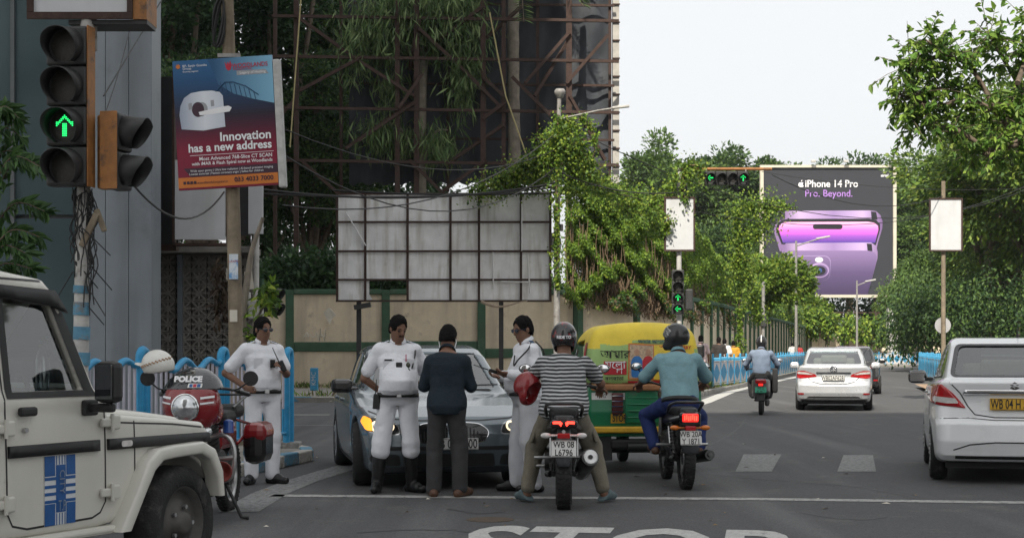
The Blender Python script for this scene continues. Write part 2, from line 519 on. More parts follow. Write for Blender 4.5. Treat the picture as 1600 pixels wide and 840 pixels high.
m_kwhite = mat('kerb_white', (.48, .46, .42), .8, var=.18, scale=12, bump=.3, dirt=[((.2, .18, .15), .9, 9, .52)])
m_kred = mat('kerb_red', (.42, .16, .12), .8, var=.2, scale=12, bump=.3, dirt=[((.3, .27, .24), .9, 9, .5)])
m_kgrey = mat('kerb_grey', (.27, .265, .25), .85, var=.25, scale=10, bump=.4, dirt=[((.13, .12, .11), .9, 6, .54)])

def wear_tracks(m):
 N, L = m.node_tree.nodes, m.node_tree.links; P = next(n for n in N if n.type == 'BSDF_PRINCIPLED'); src = P.inputs['Base Color'].links[0].from_socket
 tc = N.new('ShaderNodeTexCoord'); mp = N.new('ShaderNodeMapping'); mp.inputs['Rotation'].default_value = (0, 0, A_ROAD); mp.inputs['Scale'].default_value = (1.1, .06, 1); L.new(tc.outputs['Object'], mp.inputs[0])
 for sc_, lo_, hi_, c in ((1.0, .52, .72, (.145, .145, .145, 1)), (2.3, .55, .75, (.06, .06, .062, 1))):
  nz = N.new('ShaderNodeTexNoise'); nz.inputs['Scale'].default_value = sc_; nz.inputs['Detail'].default_value = 5; L.new(mp.outputs[0], nz.inputs[0])
  mr = N.new('ShaderNodeMapRange'); mr.inputs[1].default_value = lo_; mr.inputs[2].default_value = hi_; mr.inputs[4].default_value = .7; L.new(nz.outputs[0], mr.inputs[0])
  mx = N.new('ShaderNodeMix'); mx.data_type = 'RGBA'; L.new(mr.outputs[0], mx.inputs[0]); L.new(src, mx.inputs[6]); mx.inputs[7].default_value = c; src = mx.outputs[2]
 vz = N.new('ShaderNodeTexVoronoi'); vz.inputs['Scale'].default_value = 95; L.new(tc.outputs['Object'], vz.inputs[0]); m2 = N.new('ShaderNodeMapRange'); m2.inputs[3].default_value = .62; m2.inputs[4].default_value = 1.5; L.new(vz.outputs['Color'], m2.inputs[0])
 mm = N.new('ShaderNodeMix'); mm.data_type = 'RGBA'; mm.blend_type = 'MULTIPLY'; mm.inputs[0].default_value = .8; L.new(src, mm.inputs[6]); L.new(m2.outputs[0], mm.inputs[7]); L.new(mm.outputs[2], P.inputs['Base Color'])
wear_tracks(m_asphalt)
g = MB(); g.add([(-3000, -3000, 0), (3000, -3000, 0), (3000, 3000, 0), (-3000, 3000, 0)], [(0, 1, 2, 3)])
g.build('ground', m_ground, kind='structure', label='bare earth ground reaching the horizon')
g = MB(); g.add([(-70, -60, .004), (70, -60, .004), (70, 148, .004), (-70, 148, .004)], [(0, 1, 2, 3)])
road = g.build('road', m_asphalt, kind='structure', label='grey asphalt road and crossing')

def sheet(name, pts, z, m, parent=None):
 o = MB().add([(p[0], p[1], z) for p in pts], [tuple(range(len(pts)))]).build(name, m, parent); return o
def strip(name, pts, w, z, m, parent=None):
 P = [Vector((p[0], p[1], 0)) for p in pts]; L_, R_ = [], []
 for i, p in enumerate(P):
  d = (P[min(i + 1, len(P) - 1)] - P[max(i - 1, 0)]).normalized(); n = Vector((d.y, -d.x, 0))
  L_.append(p - n * w / 2); R_.append(p + n * w / 2)
 mb = MB(); k = len(P)
 mb.add([(q.x, q.y, z) for q in L_ + R_], [(i, i + 1, k + i + 1, k + i) for i in range(k - 1)])
 return mb.build(name, m, parent)
ZM = .008
strip('stop_line', [gp(425, 774.5), gp(800, 777.5), gp(1180, 780), gp(1700, 787)], .23, ZM, m_paint, road)
for q in ([(1162, 710), (1221, 710), (1206, 737), (1149, 737)], [(1318, 711), (1364, 711), (1369, 737), (1308, 737)]):
 sheet('crossing_stripe', [gp(*p)[:2] for p in q], ZM, m_paint3, road)
# STOP painted on the lane
t = text('STOP', 1.0, m_paint2, road, (.76, 11.52, ZM), (0, 0, -R(9)), sx=1.02, bold=.022)
t.scale = (1.02, 2.95, 1); t.name = 'lane_lettering'
# edge lines
strip('edge_line', [gp(1060, 640), gp(1099, 628.5), gp(1140, 612), gp(1190, 599.5), gp(1246, 588.5), gp(1275, 583.5)], .42, ZM, m_paint2, road)
strip('edge_line', [gp(372, 800), gp(420, 772), gp(470, 752), gp(515, 738), gp(552, 727)], .36, ZM, m_paint3, road)
strip('lane_line', [gp(452, 665), gp(520, 664)], .18, ZM, m_paint3, road)
strip('lane_line', [gp(452, 648), gp(515, 648)], .3, ZM, m_paint, road)
# cracks, patches and an iron cover
m_crack = mat('tar_seam', (.035, .035, .037), .6, var=.2)
m_tarp = mat('tar_patch', (.066, .066, .069), .8, var=.3, scale=70, bump=.35, bscale=150, spec=.3)
for pts in ([(700, 795), (745, 802), (790, 800)], [(1090, 700), (1120, 690), (1150, 672), (1165, 655)], [(560, 832), (700, 828), (760, 840)], [(1250, 800), (1330, 812), (1390, 806)],
   [(1000, 730), (1150, 745), (1330, 760), (1440, 780)]):
 c = catmull([gp(*p) for p in pts], 8)
 strip('tar_seam', [(p.x + RNG.normal(0, .015), p.y + RNG.normal(0, .03)) for p in c], .035, .0065, m_crack, road)
mb = MB(); mb.cyl(gp(766, 812) + Vector((0, 0, .004)), gp(766, 812) + Vector((0, 0, .0075)), .2, n=20)
mb.build('iron_cover', mat('rust_iron', (.10, .075, .055), .8, .3, var=.3, scale=20, bump=.5), road)

def kerb_blocks(parent, pts, mats, L=.5, w=.16, h=.15, inward=1, zb=.004):
 P = [Vector((p[0], p[1], 0)) for p in pts]
 meshes = []
 for m in mats:
  b = MB(); b.box((0, 0, h / 2), (L - .014, w, h), bev=.018); meshes.append(b.mesh('kerb_block', m))
 run = 0.0; k = 0
 for a, b in zip(P[:-1], P[1:]):
  d = b - a; n = max(1, round(d.length / L)); u = d.normalized(); nrm = Vector((-u.y, u.x, 0)) * inward
  for i in range(n):
   c = a + d * ((i + .5) / n) + nrm * w / 2
   inst('kerb_block', meshes[(k // 1) % len(mats)], parent, (c.x, c.y, zb + RNG.normal(0, .004)),
    (RNG.normal(0, .012), RNG.normal(0, .01), math.atan2(u.y, u.x) + RNG.normal(0, .01)), (d.length / n / L, 1, 1)); k += 1

def pavement(name, label, poly, h=.13):
 mb = MB(); mb.prism(poly, 0, h, 'xy'); return mb.build(name, m_pave, kind='structure', label=label)
# near pavement at the corner with the blue railing
KA = [(-8.6, -6), (-3.69, 14.9), (-2.72, 19.2), (-2.52, 20.3), (-2.62, 20.95), (-3.0, 21.7), (-3.75, 23.4), (-5.1, 29), (-8, 36), (-40, 41)]
pv = pavement('pavement', 'grey pavement corner behind the blue railing', [(x - .02, y) for x, y in KA] + [(-40, -6)])
kerb_blocks(pv, KA[1:3], [m_kblue, m_kwhite], .52)
kerb_blocks(pv, KA[2:6], [m_kblue, m_kwhite], .5)
kerb_blocks(pv, KA[5:8], [m_kgrey], .9)
# far corner along the wall
KB = [(-40, 45.5), (-9, 43.2), (-3, 43.0), (1.5, 43.6), (4.2, 45.0), (5.5, 47.2), (6.1, 50.0)]
KB2 = [(6.1, 50.0), (8.6, 59.5), (12.2, 75.0), (16.6, 93.0), (23.0, 119.0), (25.5, 128)]
pv2 = pavement('footpath', 'footpath along the beige and green wall', KB + KB2[1:] + [(31, 131.5), (70, 136), (70, 160), (-40, 160)])
kerb_blocks(pv2, [KB[0], KB[1]], [m_kgrey], 1.6, inward=1)
kerb_blocks(pv2, KB[1:4], [m_kwhite, m_kblue, m_kwhite, m_kred], .62)
kerb_blocks(pv2, KB[3:], [m_kgrey, m_kwhite], .62)
kerb_blocks(pv2, KB2, [m_kgrey], .6)
kerb_blocks(pv2, [(25.5, 128), (31, 131.5), (60, 135)], [m_kgrey], 1.4)
# divider on the other side of the road
DA = [(8.6, 27.5), (10.95, 37.0), (13.6, 48.5), (15.1, 55), (22.0, 86), (25.6, 102)]
pv3 = pavement('divider', 'raised divider carrying the second blue fence', [(x, y) for x, y in DA] + [(27.6, 102), (24.0, 86), (17.1, 55), (12.95, 37), (10.4, 27.5)])
kerb_blocks(pv3, DA, [m_kgrey, m_kwhite], .62, inward=-1)
m_earth2 = mat('dry_soil', (.36, .25, .17), .95, var=.25, scale=6, bump=.4)
sheet('soil_strip', [(12.9, 43.5), (14.6, 52), (16.4, 60), (15.1, 60), (13.5, 52), (12.0, 43.5)], .135, m_earth2, pv3)

# ------------------------------------------------------------------ compound wall
m_beige = mat('wall_beige', (.68, .575, .43), .92, var=.14, scale=1.5, bump=.35, bscale=22, dirt=[((.30, .255, .20), .7, 1.6, .58), ((.6, .55, .45), .5, 5, .64)], streak=((.27, .23, .18), .6, 2.2))
m_green = mat('wall_green', (.05, .105, .062), .85, var=.2, scale=4, bump=.3, bscale=25, dirt=[((.12, .13, .10), .8, 3, .58)])
m_plinth = mat('wall_plinth', (.23, .215, .18), .95, var=.25, scale=3, bump=.4, dirt=[((.10, .095, .08), .9, 1.6, .5)])
WP = [(-14.0, 54.0), (2.2, 54.6), (4.3, 56.5), (6.2, 60.0), (8.2, 67.0), (10.6, 77.0), (15.0, 95.5), (22, 125), (27.5, 148), (31, 150.5), (62, 154)]
WTOP = 3.32
wall = thing('compound_wall', 'long beige compound wall with green posts and bands running along the footpath', 'wall')
bay = {}
def bay_mesh(kind, L):
 k = (kind, round(L, 2))
 if k in bay: return bay[k]
 b = MB()
 if kind == 'panel': b.box((0, 0, WTOP / 2 + .02), (L - .26, .2, WTOP - .1), bev=.008); m = m_beige
 elif kind == 'post': b.box((0, -.03, WTOP / 2 + .06), (.27, .34, WTOP + .12), bev=.015); m = m_green
 elif kind == 'band': b.box((0, -.04, 0), (L - .27, .24, .32), bev=.03); m = m_green
 elif kind == 'coping': b.box((0, -.02, WTOP + .06), (L - .272, .36, .17), bev=.03); m = m_green
 else:
  b.prism([(-.12, .13), (-.62, .13), (-.55, .75), (-.12, 1.15)], -L / 2 + .14, L / 2 - .14, 'yz'); m = m_plinth
 bay[k] = b.mesh(kind, m); return bay[k]
kk = 0
for a, b in zip(WP[:-1], WP[1:]):
 a, b = Vector((*a, 0)), Vector((*b, 0)); d = b - a; L = 3.3 if a.x < 2 else 2.7
 n = max(1, round(d.length / L)); l = d.length / n; u = d.normalized(); ang = math.atan2(u.y, u.x)
 for i in range(n):
  c = a + d * ((i + .5) / n); p = a + d * (i / n)
  inst('panel', bay_mesh('panel', l), wall, c, (0, 0, ang))
  inst('post', bay_mesh('post', l), wall, p, (0, 0, ang))
  inst('coping', bay_mesh('coping', l), wall, c, (0, 0, ang))
  if a.x < 2.0: inst('band', bay_mesh('band', l), wall, c + Vector((0, 0, (1.27, 1.3, 1.52, 1.55, 1.3)[i] if i < 5 else 1.3)), (0, 0, ang))
  elif a.x > 8.0: inst('plinth', bay_mesh('plinth', l), wall, c, (0, 0, ang))
  kk += 1
# torn paper, scrawl and stains stuck on the wall
m_paper = mat('torn_paper', (.62, .58, .5), .9, var=.1)
pp = at(515, 493, 53.8); b = MB(); b.add([pp + Vector(v) for v in [(-.2, -.03, .1), (-.02, -.05, .28), (.08, -.03, .2), (.22, -.04, .02), (.1, -.02, -.08), (.02, -.05, -.3), (-.1, -.03, -.1)]], [(0, 1, 2, 3, 4, 5, 6)])
b.build('torn_poster', m_paper, wall)
for px, w_, hh in ((489, .5, .16), (503, .3, .22), (478, .2, .12)):
 pp = at(px, 523, 53.84); b = MB()
 pts = [pp + Vector((w_ * (i / 9 - .5), 0, hh * RNG.uniform(-1, 1))) for i in range(10)]
 b.tube(pts, .018, 4); b.build('scrawl', m_paper, wall)

# ------------------------------------------------------------------ picket fence with diamonds
m_blue = mat('fence_blue', (.045, .27, .47), .5, var=.16, scale=14, dirt=[((.25, .25, .24), .5, 16, .62)])
m_fwhite = mat('fence_white', (.55, .53, .53), .7, var=.12, scale=14, dirt=[((.3, .28, .26), .6, 10, .58)])
b = MB(); b.box((0, 0, .58), (.085, .07, 1.02), bev=.012); b.lathe([(0, 1.16), (.03, 1.15), (.045, 1.11), (.03, 1.07)], n=8); me_picket = b.mesh('fence_post', m_blue)
fence_m = {}
def fence_meshes(st):
 if st in fence_m: return fence_m[st]
 w = st - .09; b = MB(); b.box((0, .004, .52), (w, .014, .70)); b.box((0, 0, .9), (w, .03, .035)); b.box((0, 0, .13), (w, .03, .035)); pl_ = b.mesh('plate', m_fwhite)
 b = MB(); q = [(0, .84), (w * .44, .52), (0, .2), (-w * .44, .52)]
 b.add([(x, -.012, z) for x, z in q] + [(x, .022, z) for x, z in q], [(0, 1, 2, 3), (7, 6, 5, 4), (0, 4, 5, 1), (1, 5, 6, 2), (2, 6, 7, 3), (3, 7, 4, 0)]); di = b.mesh('diamond', m_blue)
 b = MB(); n = max(2, round(st / .17))
 for i in range(n): x = -w / 2 + w * (i + .5) / n; b.prism([(x - .025, .915), (x + .025, .915), (x + .025, .99), (x, 1.03), (x - .025, .99)], -.01, .01, 'xz')
 sp_ = b.mesh('spike_row', m_blue)
 fence_m[st] = {'fence_post': me_picket, 'plate': pl_, 'diamond': di, 'spike_row': sp_}; return fence_m[st]
def picket_fence(label, pts, each, z=.13, step=1.7):
 f = thing('panel_fence', label, 'fence'); src = fence_meshes(step)
 for a, b_ in zip(pts[:-1], pts[1:]):
  a, b_ = Vector((*a, z)), Vector((*b_, z)); n = max(1, round((b_ - a).length / step)); u = (b_ - a) / n; an = math.atan2(u.y, u.x); k = u.length / step
  for i in range(n):
   for nm, off in (('fence_post', 0), ('plate', .5), ('diamond', .5), ('spike_row', .5)):
    o = inst(nm, src[nm], f, a + u * (i + off), (0, RNG.normal(0, .006), an + RNG.normal(0, .01)), (k if off else 1, 1, 1 + RNG.normal(0, .012)))
    if nm == 'spike_row': o['kind'] = 'stuff'
 inst('fence_post', me_picket, f, b_); return f
picket_fence('blue and white diamond fence along the curved footpath kerb', [(6.65, 53.0), (8.9, 60.8), (12.6, 76.5), (16.9, 94), (23.3, 120), (25.8, 129)], 70)
picket_fence('short end piece of blue diamond fence behind the auto rickshaw', [(4.75, 50.3), (5.65, 51.8)], 10, step=.85)
picket_fence('blue and white diamond fence on the divider near the white taxi', [(14.75, 54), (21.9, 86)], 60)
picket_fence('far blue fence crossing the end of the road below the billboard', [(26.2, 129.6), (31, 133), (44, 135)], 60, step=.7)

# ------------------------------------------------------------------ blue railing with arched posts
m_rblue = mat('railing_blue', (.03, .27, .50), .42, var=.14, scale=10, dirt=[((.16, .2, .24), .6, 14, .6)])
m_rgrey = mat('railing_lilac', (.44, .43, .50), .55, var=.12, scale=14, dirt=[((.25, .23, .22), .6, 12, .6)])
rail = thing('street_railing', 'blue street railing with arched posts and a wavy top rail', 'railing')
def arch_post(p, u):
 b = MB(); top = 1.27
 pts = [p + u * -.075]
 pts = [p + u * -.075 + Vector((0, 0, z)) for z in (0, .5, 1.16)]
 pts += [p + u * (-.075 * math.cos(a)) + Vector((0, 0, 1.20 + .085 * math.sin(a))) for a in [R(x) for x in range(0, 181, 20)]]
 pts += [p + u * .075 + Vector((0, 0, z)) for z in (1.16, .5, 0)]
 b.tube(pts, .048, 8); return b.build('arch_post', m_rblue, rail)
RA, RB = Vector((-5.41, 11.0, .13)), Vector((-2.94, 21.05, .13))
ru = (RB - RA).normalized(); npan = 5; pl = (RB - RA).length / npan
for i in range(npan + 1): arch_post(RA + ru * pl * i, ru)
for i in range(npan):
 o = RA + ru * pl * i
 prof = lambda t: 1.06 + .11 * (1 - math.cos(2 * math.pi * 3 * t)) / 2 + .10 * abs(2 * t - 1) ** 8
 pts = [o + ru * (pl * (.04 + .92 * k / 40)) + Vector((0, 0, prof(k / 40))) for k in range(41)]
 MB().tube(pts, .038, 8).build('top_rail', m_rblue, rail)
 MB().tube([o + ru * pl * .04 + Vector((0, 0, .2)), o + ru * pl * .96 + Vector((0, 0, .2))], .025, 6).build('bottom_rail', m_rblue, rail)
 nb_ = 15
 for k in range(nb_):
  t = .09 + .82 * k / (nb_ - 1); q = o + ru * pl * t
  MB().cyl(q + Vector((0, 0, .2)), q + Vector((0, 0, prof(t) - .01)), .017, n=6).build('bar', m_rgrey, rail)
  if k % 2 == 0: MB().cyl(q + Vector((0, 0, .2)), q + Vector((0, 0, .52)), .021, n=6).build('bar_sleeve', m_rblue, rail)
b = MB(); b.box(RB + Vector((-.1, .05, .03)), (.5, .35, .1), bev=.02); b.build('footing', m_kgrey, rail)

# ------------------------------------------------------------------ buildings on the near corner
m_clad = mat('aluminium_cladding', (.19, .215, .24), .42, .1, var=.08, scale=2, streak=((.11, .125, .14), .85, 2.2), dirt=[((.10, .11, .12), .5, .8, .55)])
m_glassdark = mat('tinted_facade_glass', (.055, .085, .095), .10, var=.2, scale=.6, spec=.6)
m_mull = mat('mullion', (.10, .11, .115), .5, .4)
m_conc = mat('screen_concrete', (.235, .22, .20), .92, var=.28, scale=3, bump=.4, bscale=30, dirt=[((.10, .095, .085), .85, 2.2, .52), ((.34, .32, .29), .5, 6, .6)])
m_dark = mat('dark_void', (.03, .03, .032), .8, var=.2)
ob = thing('office_building', 'glass and grey metal clad corner of an office building behind the signal pole', 'building')
b = MB(); b.prism([(-9, 24.3), (-5.42, 24.3), (-7.9, 34.5), (-9, 34.6)], 0, 30, 'xy'); b.build('core', m_mull, ob)
b = MB(); b.prism([(-34, 24.31), (-9.002, 24.31), (-9.002, 36), (-34, 36)], 0, 60, 'xy'); b.build('shade_tower', m_mull, ob)  # out-of-view mass added, its height stepped to shape the building's shadow
X0 = -12.0
for i in range(6):
 x0 = -6.42 - (i + 1) * 1.12
 for j in range(3):
  z0 = .13 + j * 3.3
  b = MB(); b.span((x0 + .03, 24.20, z0 + .03), (x0 + 1.09, 24.25, z0 + 3.27)); b.build('pane', m_glassdark, ob)
for i in range(7): b = MB(); b.span((-6.42 - i * 1.12 - .03, 24.14, .13), (-6.42 - i * 1.12 + .03, 24.295, 10)); b.build('mullion', m_mull, ob)
for i in range(3):
 b = MB(); b.box((-6.36 + .345 * (i + .5), 23.98, 7.1), (.339, .62, 14.0), bev=.008); b.build('cladding_panel', m_clad, ob)
# screen wall with its star tiles
sw = thing('screen_wall', 'grimy wall of star patterned concrete screen tiles beside the office building', 'wall')
Ys = 27.0
b = MB(); b.span((-6.6, Ys + .1, .13), (-4.42, Ys + .3, 3.02)); b.build('backing', m_dark, sw)
tb = MB(); T = .26
for a_ in (0, 45, 90, 135):
 Mx = Matrix.Rotation(R(a_), 3, 'Y'); tb.box((0, -.02, 0), (T * (1.0 if a_ % 90 == 0 else 1.38) - .01, .05, .034), Mx)
tb.box((0, .03, 0), (T - .02, .04, T - .02)); tb.box((0, -.01, T / 2 - .015), (T - .012, .06, .022)); tb.box((0, -.01, -T / 2 + .015), (T - .012, .06, .022))
me_tile = tb.mesh('tile', m_conc)
for i in range(8):
 for j in range(11): inst('tile', me_tile, sw, (-6.45 + T * (i + .5), Ys + .02, .16 + T * (j + .5)), (0, 0, 0))
b = MB(); b.span((-5.62, Ys - .12, .13), (-5.54, Ys - .04, 3.02)); b.build('downpipe', m_clad, sw)
b = MB(); b.span((-6.7, Ys - .55, 3.03), (-4.3, Ys + .35, 3.13)); b.build('ledge', m_conc, sw)
# unseen block added behind the viewpoint to keep the crossing in shade
bb = thing('shade_block', 'unseen pale block added behind the viewpoint to shade the crossing', 'building')
m_block = mat('block_render', (.42, .40, .36), .9, var=.12, scale=.5); m_bwin = mat('block_window', (.05, .06, .07), .15)
b = MB(); b.span((-27, -55, 0), (-1, -32, 66)); b.build('wall', m_block, bb)
wv = MB(); wv.box((0, 0, 0), (1.9, .12, 1.6)); me_bw = wv.mesh('window', m_bwin)
for i in range(9):
 for j in range(12): inst('window', me_bw, bb, (-24.5 + i * 2.7, -31.95, 3 + j * 4.2))
# ================================================================== signals, boards, poles, wires
m_black = mat('signal_black', (.035, .035, .036), .55, var=.25, scale=12, dirt=[((.12, .09, .06), .5, 9, .62)])
m_lens = mat('dark_lens', (.045, .042, .038), .25, var=.15, scale=30, bump=.4, bscale=120)
m_orange = mat('signal_ochre', (.30, .13, .04), .6, var=.25, scale=9, dirt=[((.07, .05, .04), .8, 6, .54)])
m_led = mat('green_led', (.02, .5, .12), .4, var=0, emit=((.02, 1.0, .20), 1.6))
m_pole = mat('pole_grey', (.27, .26, .25), .6, .2, var=.25, scale=10, dirt=[((.12, .09, .07), .8, 7, .56)])
m_polepale = mat('pole_pale', (.46, .45, .43), .6, var=.2, scale=10, dirt=[((.2, .15, .1), .8, 6, .58)])
m_cable = mat('black_cable', (.02, .02, .021), .6, var=.1)
m_white = mat('board_white', (.55, .56, .58), .5, var=.06, scale=3, streak=((.42, .41, .40), .5, 3))
m_rust = mat('rusty_steel', (.062, .038, .031), .85, .2, var=.35, scale=8, bump=.3, dirt=[((.05, .035, .03), .8, 4, .55)])
m_wood = mat('weathered_pole', (.22, .18, .13), .9, var=.3, scale=6, bump=.5, bscale=20, streak=((.09, .07, .05), .8, 8))

def arrow_dots(kind, r, n_r=.0135):
 """LED dots of an arrow inside radius r, in the x/z plane facing -y"""
 P = []
 r = r * .86; st = r * .115
 for i in range(-9, 10):
  for j in range(-9, 10):
   x, z = i * st, j * st
   head = abs(z - (r * .62 - abs(x) * .95)) < r * .16 and abs(x) < r * .62
   stem = abs(x) < r * .15 and -r * .78 < z < r * .22
   if head or stem: P.append((x, z))
 if kind == 'left': P = [(-z, x) for x, z in P]
 b = MB()
 for x, z in P: b.cyl((x, 0, z), (x, -.006, z), st * .40, n=6)
 return b
def signal_head(parent, loc, rz, lit, cell=.37, width=.40, side=None, horizontal=False, depth=.16):
 """one housing; lit = list of None/'up'/'left' from the top (or from the left)"""
 n = len(lit); hd = bpy.data.objects.new('signal_head', None); link(hd, parent); hd.location = loc; hd.rotation_euler = (0, 0, rz)
 hs = []
 for i, a in enumerate(lit):
  t = (n - 1) / 2 - i
  c = Vector((-t * cell, 0, 0)) if horizontal else Vector((0, 0, t * cell))
  b = MB(); b.box(c, (cell - .012, depth, width) if horizontal else (width, depth, cell - .012), bev=.025)
  r = min(cell, width) * .42
  hs.append(b)
  h_ = b.build('housing', m_black, hd)
  f = c + Vector((0, -depth / 2, 0))
  b = MB(); b.lathe([(0, -.02), (r * .6, -.016), (r * .93, 0)], f + Vector((0, -.004, 0)), (0, 1, 0), 20); b.build('lens', m_lens, hd)
  b = MB(); nv = 22; vs = []
  for k in range(nv + 1):
   th = R(-62 + (304) * k / nv) - R(0)
   x, z = math.cos(th) * r * 1.04, math.sin(th) * r * 1.04
   ln = cell * .62 * (.35 + .65 * max(0, min(1, (math.sin(th) + 1.0) / 1.6)))
   vs += [f + Vector((x, 0, z)), f + Vector((x * 1.0, -ln, z * 1.0 - ln * .10)), f + Vector((x * 1.04, -ln, z * 1.04 - ln * .10)), f + Vector((x * 1.05, 0, z * 1.05))]
  fs = []
  for k in range(nv):
   for q in range(4): fs.append((k * 4 + q, k * 4 + (q + 1) % 4, (k + 1) * 4 + (q + 1) % 4, (k + 1) * 4 + q))
  b.add(vs, fs, True); b.build('visor', m_black, hd)
  if a:
   b = arrow_dots(a, r); b.xform(Matrix.Translation(f + Vector((0, -.024, 0)))); b.build('lit_arrow', m_led, hd)
 if side:
  L = n * cell
  b = MB(); b.box((side * (width / 2 + .006), .01, 0), (.012, depth * 1.05, L), bev=.003); b.build('side_plate', m_orange, hd)
 return hd

# --- near signal pole
Yn = 15.0; xs = X_at(126, Yn)
sg = thing('traffic_signal', 'traffic signal with four lamps and a dotted green up arrow on a striped pole', 'traffic signal', (xs, Yn, .13))
zp = lambda py: Z_at(py, Yn) - .13
b = MB(); b.tube([(0.0, 0, 0), (.0, 0, 1.2), (.02, 0, 2.4), (.06, .0, zp(40)), (.07, 0, zp(20))], [.075, .072, .066, .062, .06], 12); b.build('pole', m_polepale, sg)
for z0, z1 in ((zp(458), zp(446)), (zp(492), zp(472)), (zp(530), zp(510)), (zp(570), zp(550))):
 b = MB(); b.cyl((.008, 0, z0), (.012, 0, z1), .0785, n=14, caps=False); b.build('painted_band', m_kblue, sg)
signal_head(sg, (X_at(116, Yn) - xs, -.16, (zp(48) + zp(295)) / 2), R(-9), [None, None, 'up', None], .371, .40, side=1)
signal_head(sg, (X_at(181, Yn) - xs + .02, -.02, (zp(178) + zp(298)) / 2), R(80), [None, None], .36, .34, side=-1)
b = MB(); b.box((X_at(163, Yn) - xs, .02, (zp(180) + zp(296)) / 2), (.11, .16, .69), bev=.02); b.build('bracket_plate', m_orange, sg)
b = MB()
for k in range(26):
 a0 = RNG.uniform(0, 6.28); r0 = RNG.uniform(.07, .1); z1 = zp(300) + RNG.normal(0, .03); ln = RNG.uniform(.25, 1.3)
 pts = [Vector((.03 + r0 * math.cos(a0) * (1 + .3 * math.sin(i * 2)) + RNG.normal(0, .02), -abs(r0 * math.sin(a0)) - .01 + RNG.normal(0, .01), z1 - ln * i / 6)) for i in range(7)]
 if k % 4 == 0: pts += [pts[-1] + Vector((RNG.uniform(-.16, .2), 0, .05)), pts[-1] + Vector((RNG.uniform(-.2, .3), 0, -.2))]
 b.tube(catmull(pts, 3), .006, 5)
b.build('cable_tangle', m_cable, sg)
b = MB(); b.box((.1, -.07, zp(360)), (.06, .05, .34), Matrix.Rotation(R(25), 3, 'Y'), bev=.01); b.box((.2, -.05, zp(345)), (.05, .04, .22), Matrix.Rotation(R(-20), 3, 'Y'), bev=.01); b.build('cable_joint', m_wood, sg)
# box sign above it
bx = thing('box_sign', 'blank white box sign with a grimy edge above the four lamp signal', 'sign', (X_at(140, Yn), Yn - .02, Z_at(27, Yn)))
x0, x1, x2 = X_at(50, Yn) - X_at(140, Yn), X_at(206, Yn) - X_at(140, Yn), X_at(231, Yn) - X_at(140, Yn)
b = MB(); b.span((x0, -.02, 0), (x1, .02, 1.0)); b.build('face', m_white, bx)
b = MB(); b.span((x0 - .03, -.05, -.03), (x1 + .02, -.022, .035)); b.span((x0 - .03, -.05, .038), (x0 + .03, -.022, .97)); b.span((x1 - .03, -.05, .038), (x1 + .02, -.022, .97)); b.build('frame', m_rust, bx)
b = MB(); b.span((x1 + .022, -.03, -.03), (x2, .4, 1.0)); b.build('side', m_orange, bx)
b = MB(); b.span((x0 + .35, -.01, -.07), (x2, .35, -.032)); b.build('bottom_tray', m_black, bx)
b = MB(); b.cyl((0, .1, -.3), (0, .1, 0), .05); b.build('neck', m_pole, bx)

# --- signal pole at the far corner with its gantry arm
Yf = 47.0; xf = X_at(1061, Yf); zf = lambda py: Z_at(py, Yf) - .13
sf = thing('traffic_signal', 'far corner traffic signal with white board, hanging gantry lamps and two green arrows', 'traffic signal', (xf, Yf, .13))
b = MB(); b.tube([(0, 0, 0), (0, 0, zf(400)), (.02, 0, zf(262))], [.085, .075, .06], 10); b.build('pole', m_polepale, sf)
signal_head(sf, (X_at(1058, Yf) - xf, -.2, (zf(422) + zf(491)) / 2), R(-4), [None, None, 'up', 'left'], .327, .36)
b = MB(); b.box((X_at(1076, Yf) - xf, -.02, zf(468)), (.22, .3, .62), bev=.04); b.build('side_head', m_black, sf)
signal_head(sf, (X_at(1134, Yf) - xf, -.1, zf(279)), R(2), ['left', None, None, 'up'], .322, .40, horizontal=True)
b = MB(); b.tube([(.0, 0, zf(264)), (X_at(1206, Yf) - xf, 0, zf(264))], .045, 8); b.build('gantry_arm', m_orange, sf)
for px in (1104, 1165):
 b = MB(); b.cyl((X_at(px, Yf) - xf, -.02, zf(264)), (X_at(px, Yf) - xf, -.05, zf(272)), .02, n=6); b.build('hanger', m_pole, sf)
xa, xb, za, zb = X_at(1037, Yf) - xf, X_at(1085, Yf) - xf, zf(393), zf(308)
b = MB(); b.span((xa + .03, -.16, za + .03), (xb - .03, -.12, zb - .03)); b.build('board_face', m_white, sf)
b = MB(); b.span((xa, -.19, za), (xa + .05, -.1, zb)); b.span((xb - .05, -.19, za), (xb, -.1, zb)); b.span((xa + .052, -.19, za), (xb - .052, -.1, za + .05)); b.span((xa + .052, -.19, zb - .05), (xb - .052, -.1, zb)); b.build('board_frame', m_rust, sf)
b = MB(); b.box((.08, -.08, zf(293)), (.3, .25, .24), bev=.03); b.build('camera_box', m_black, sf)

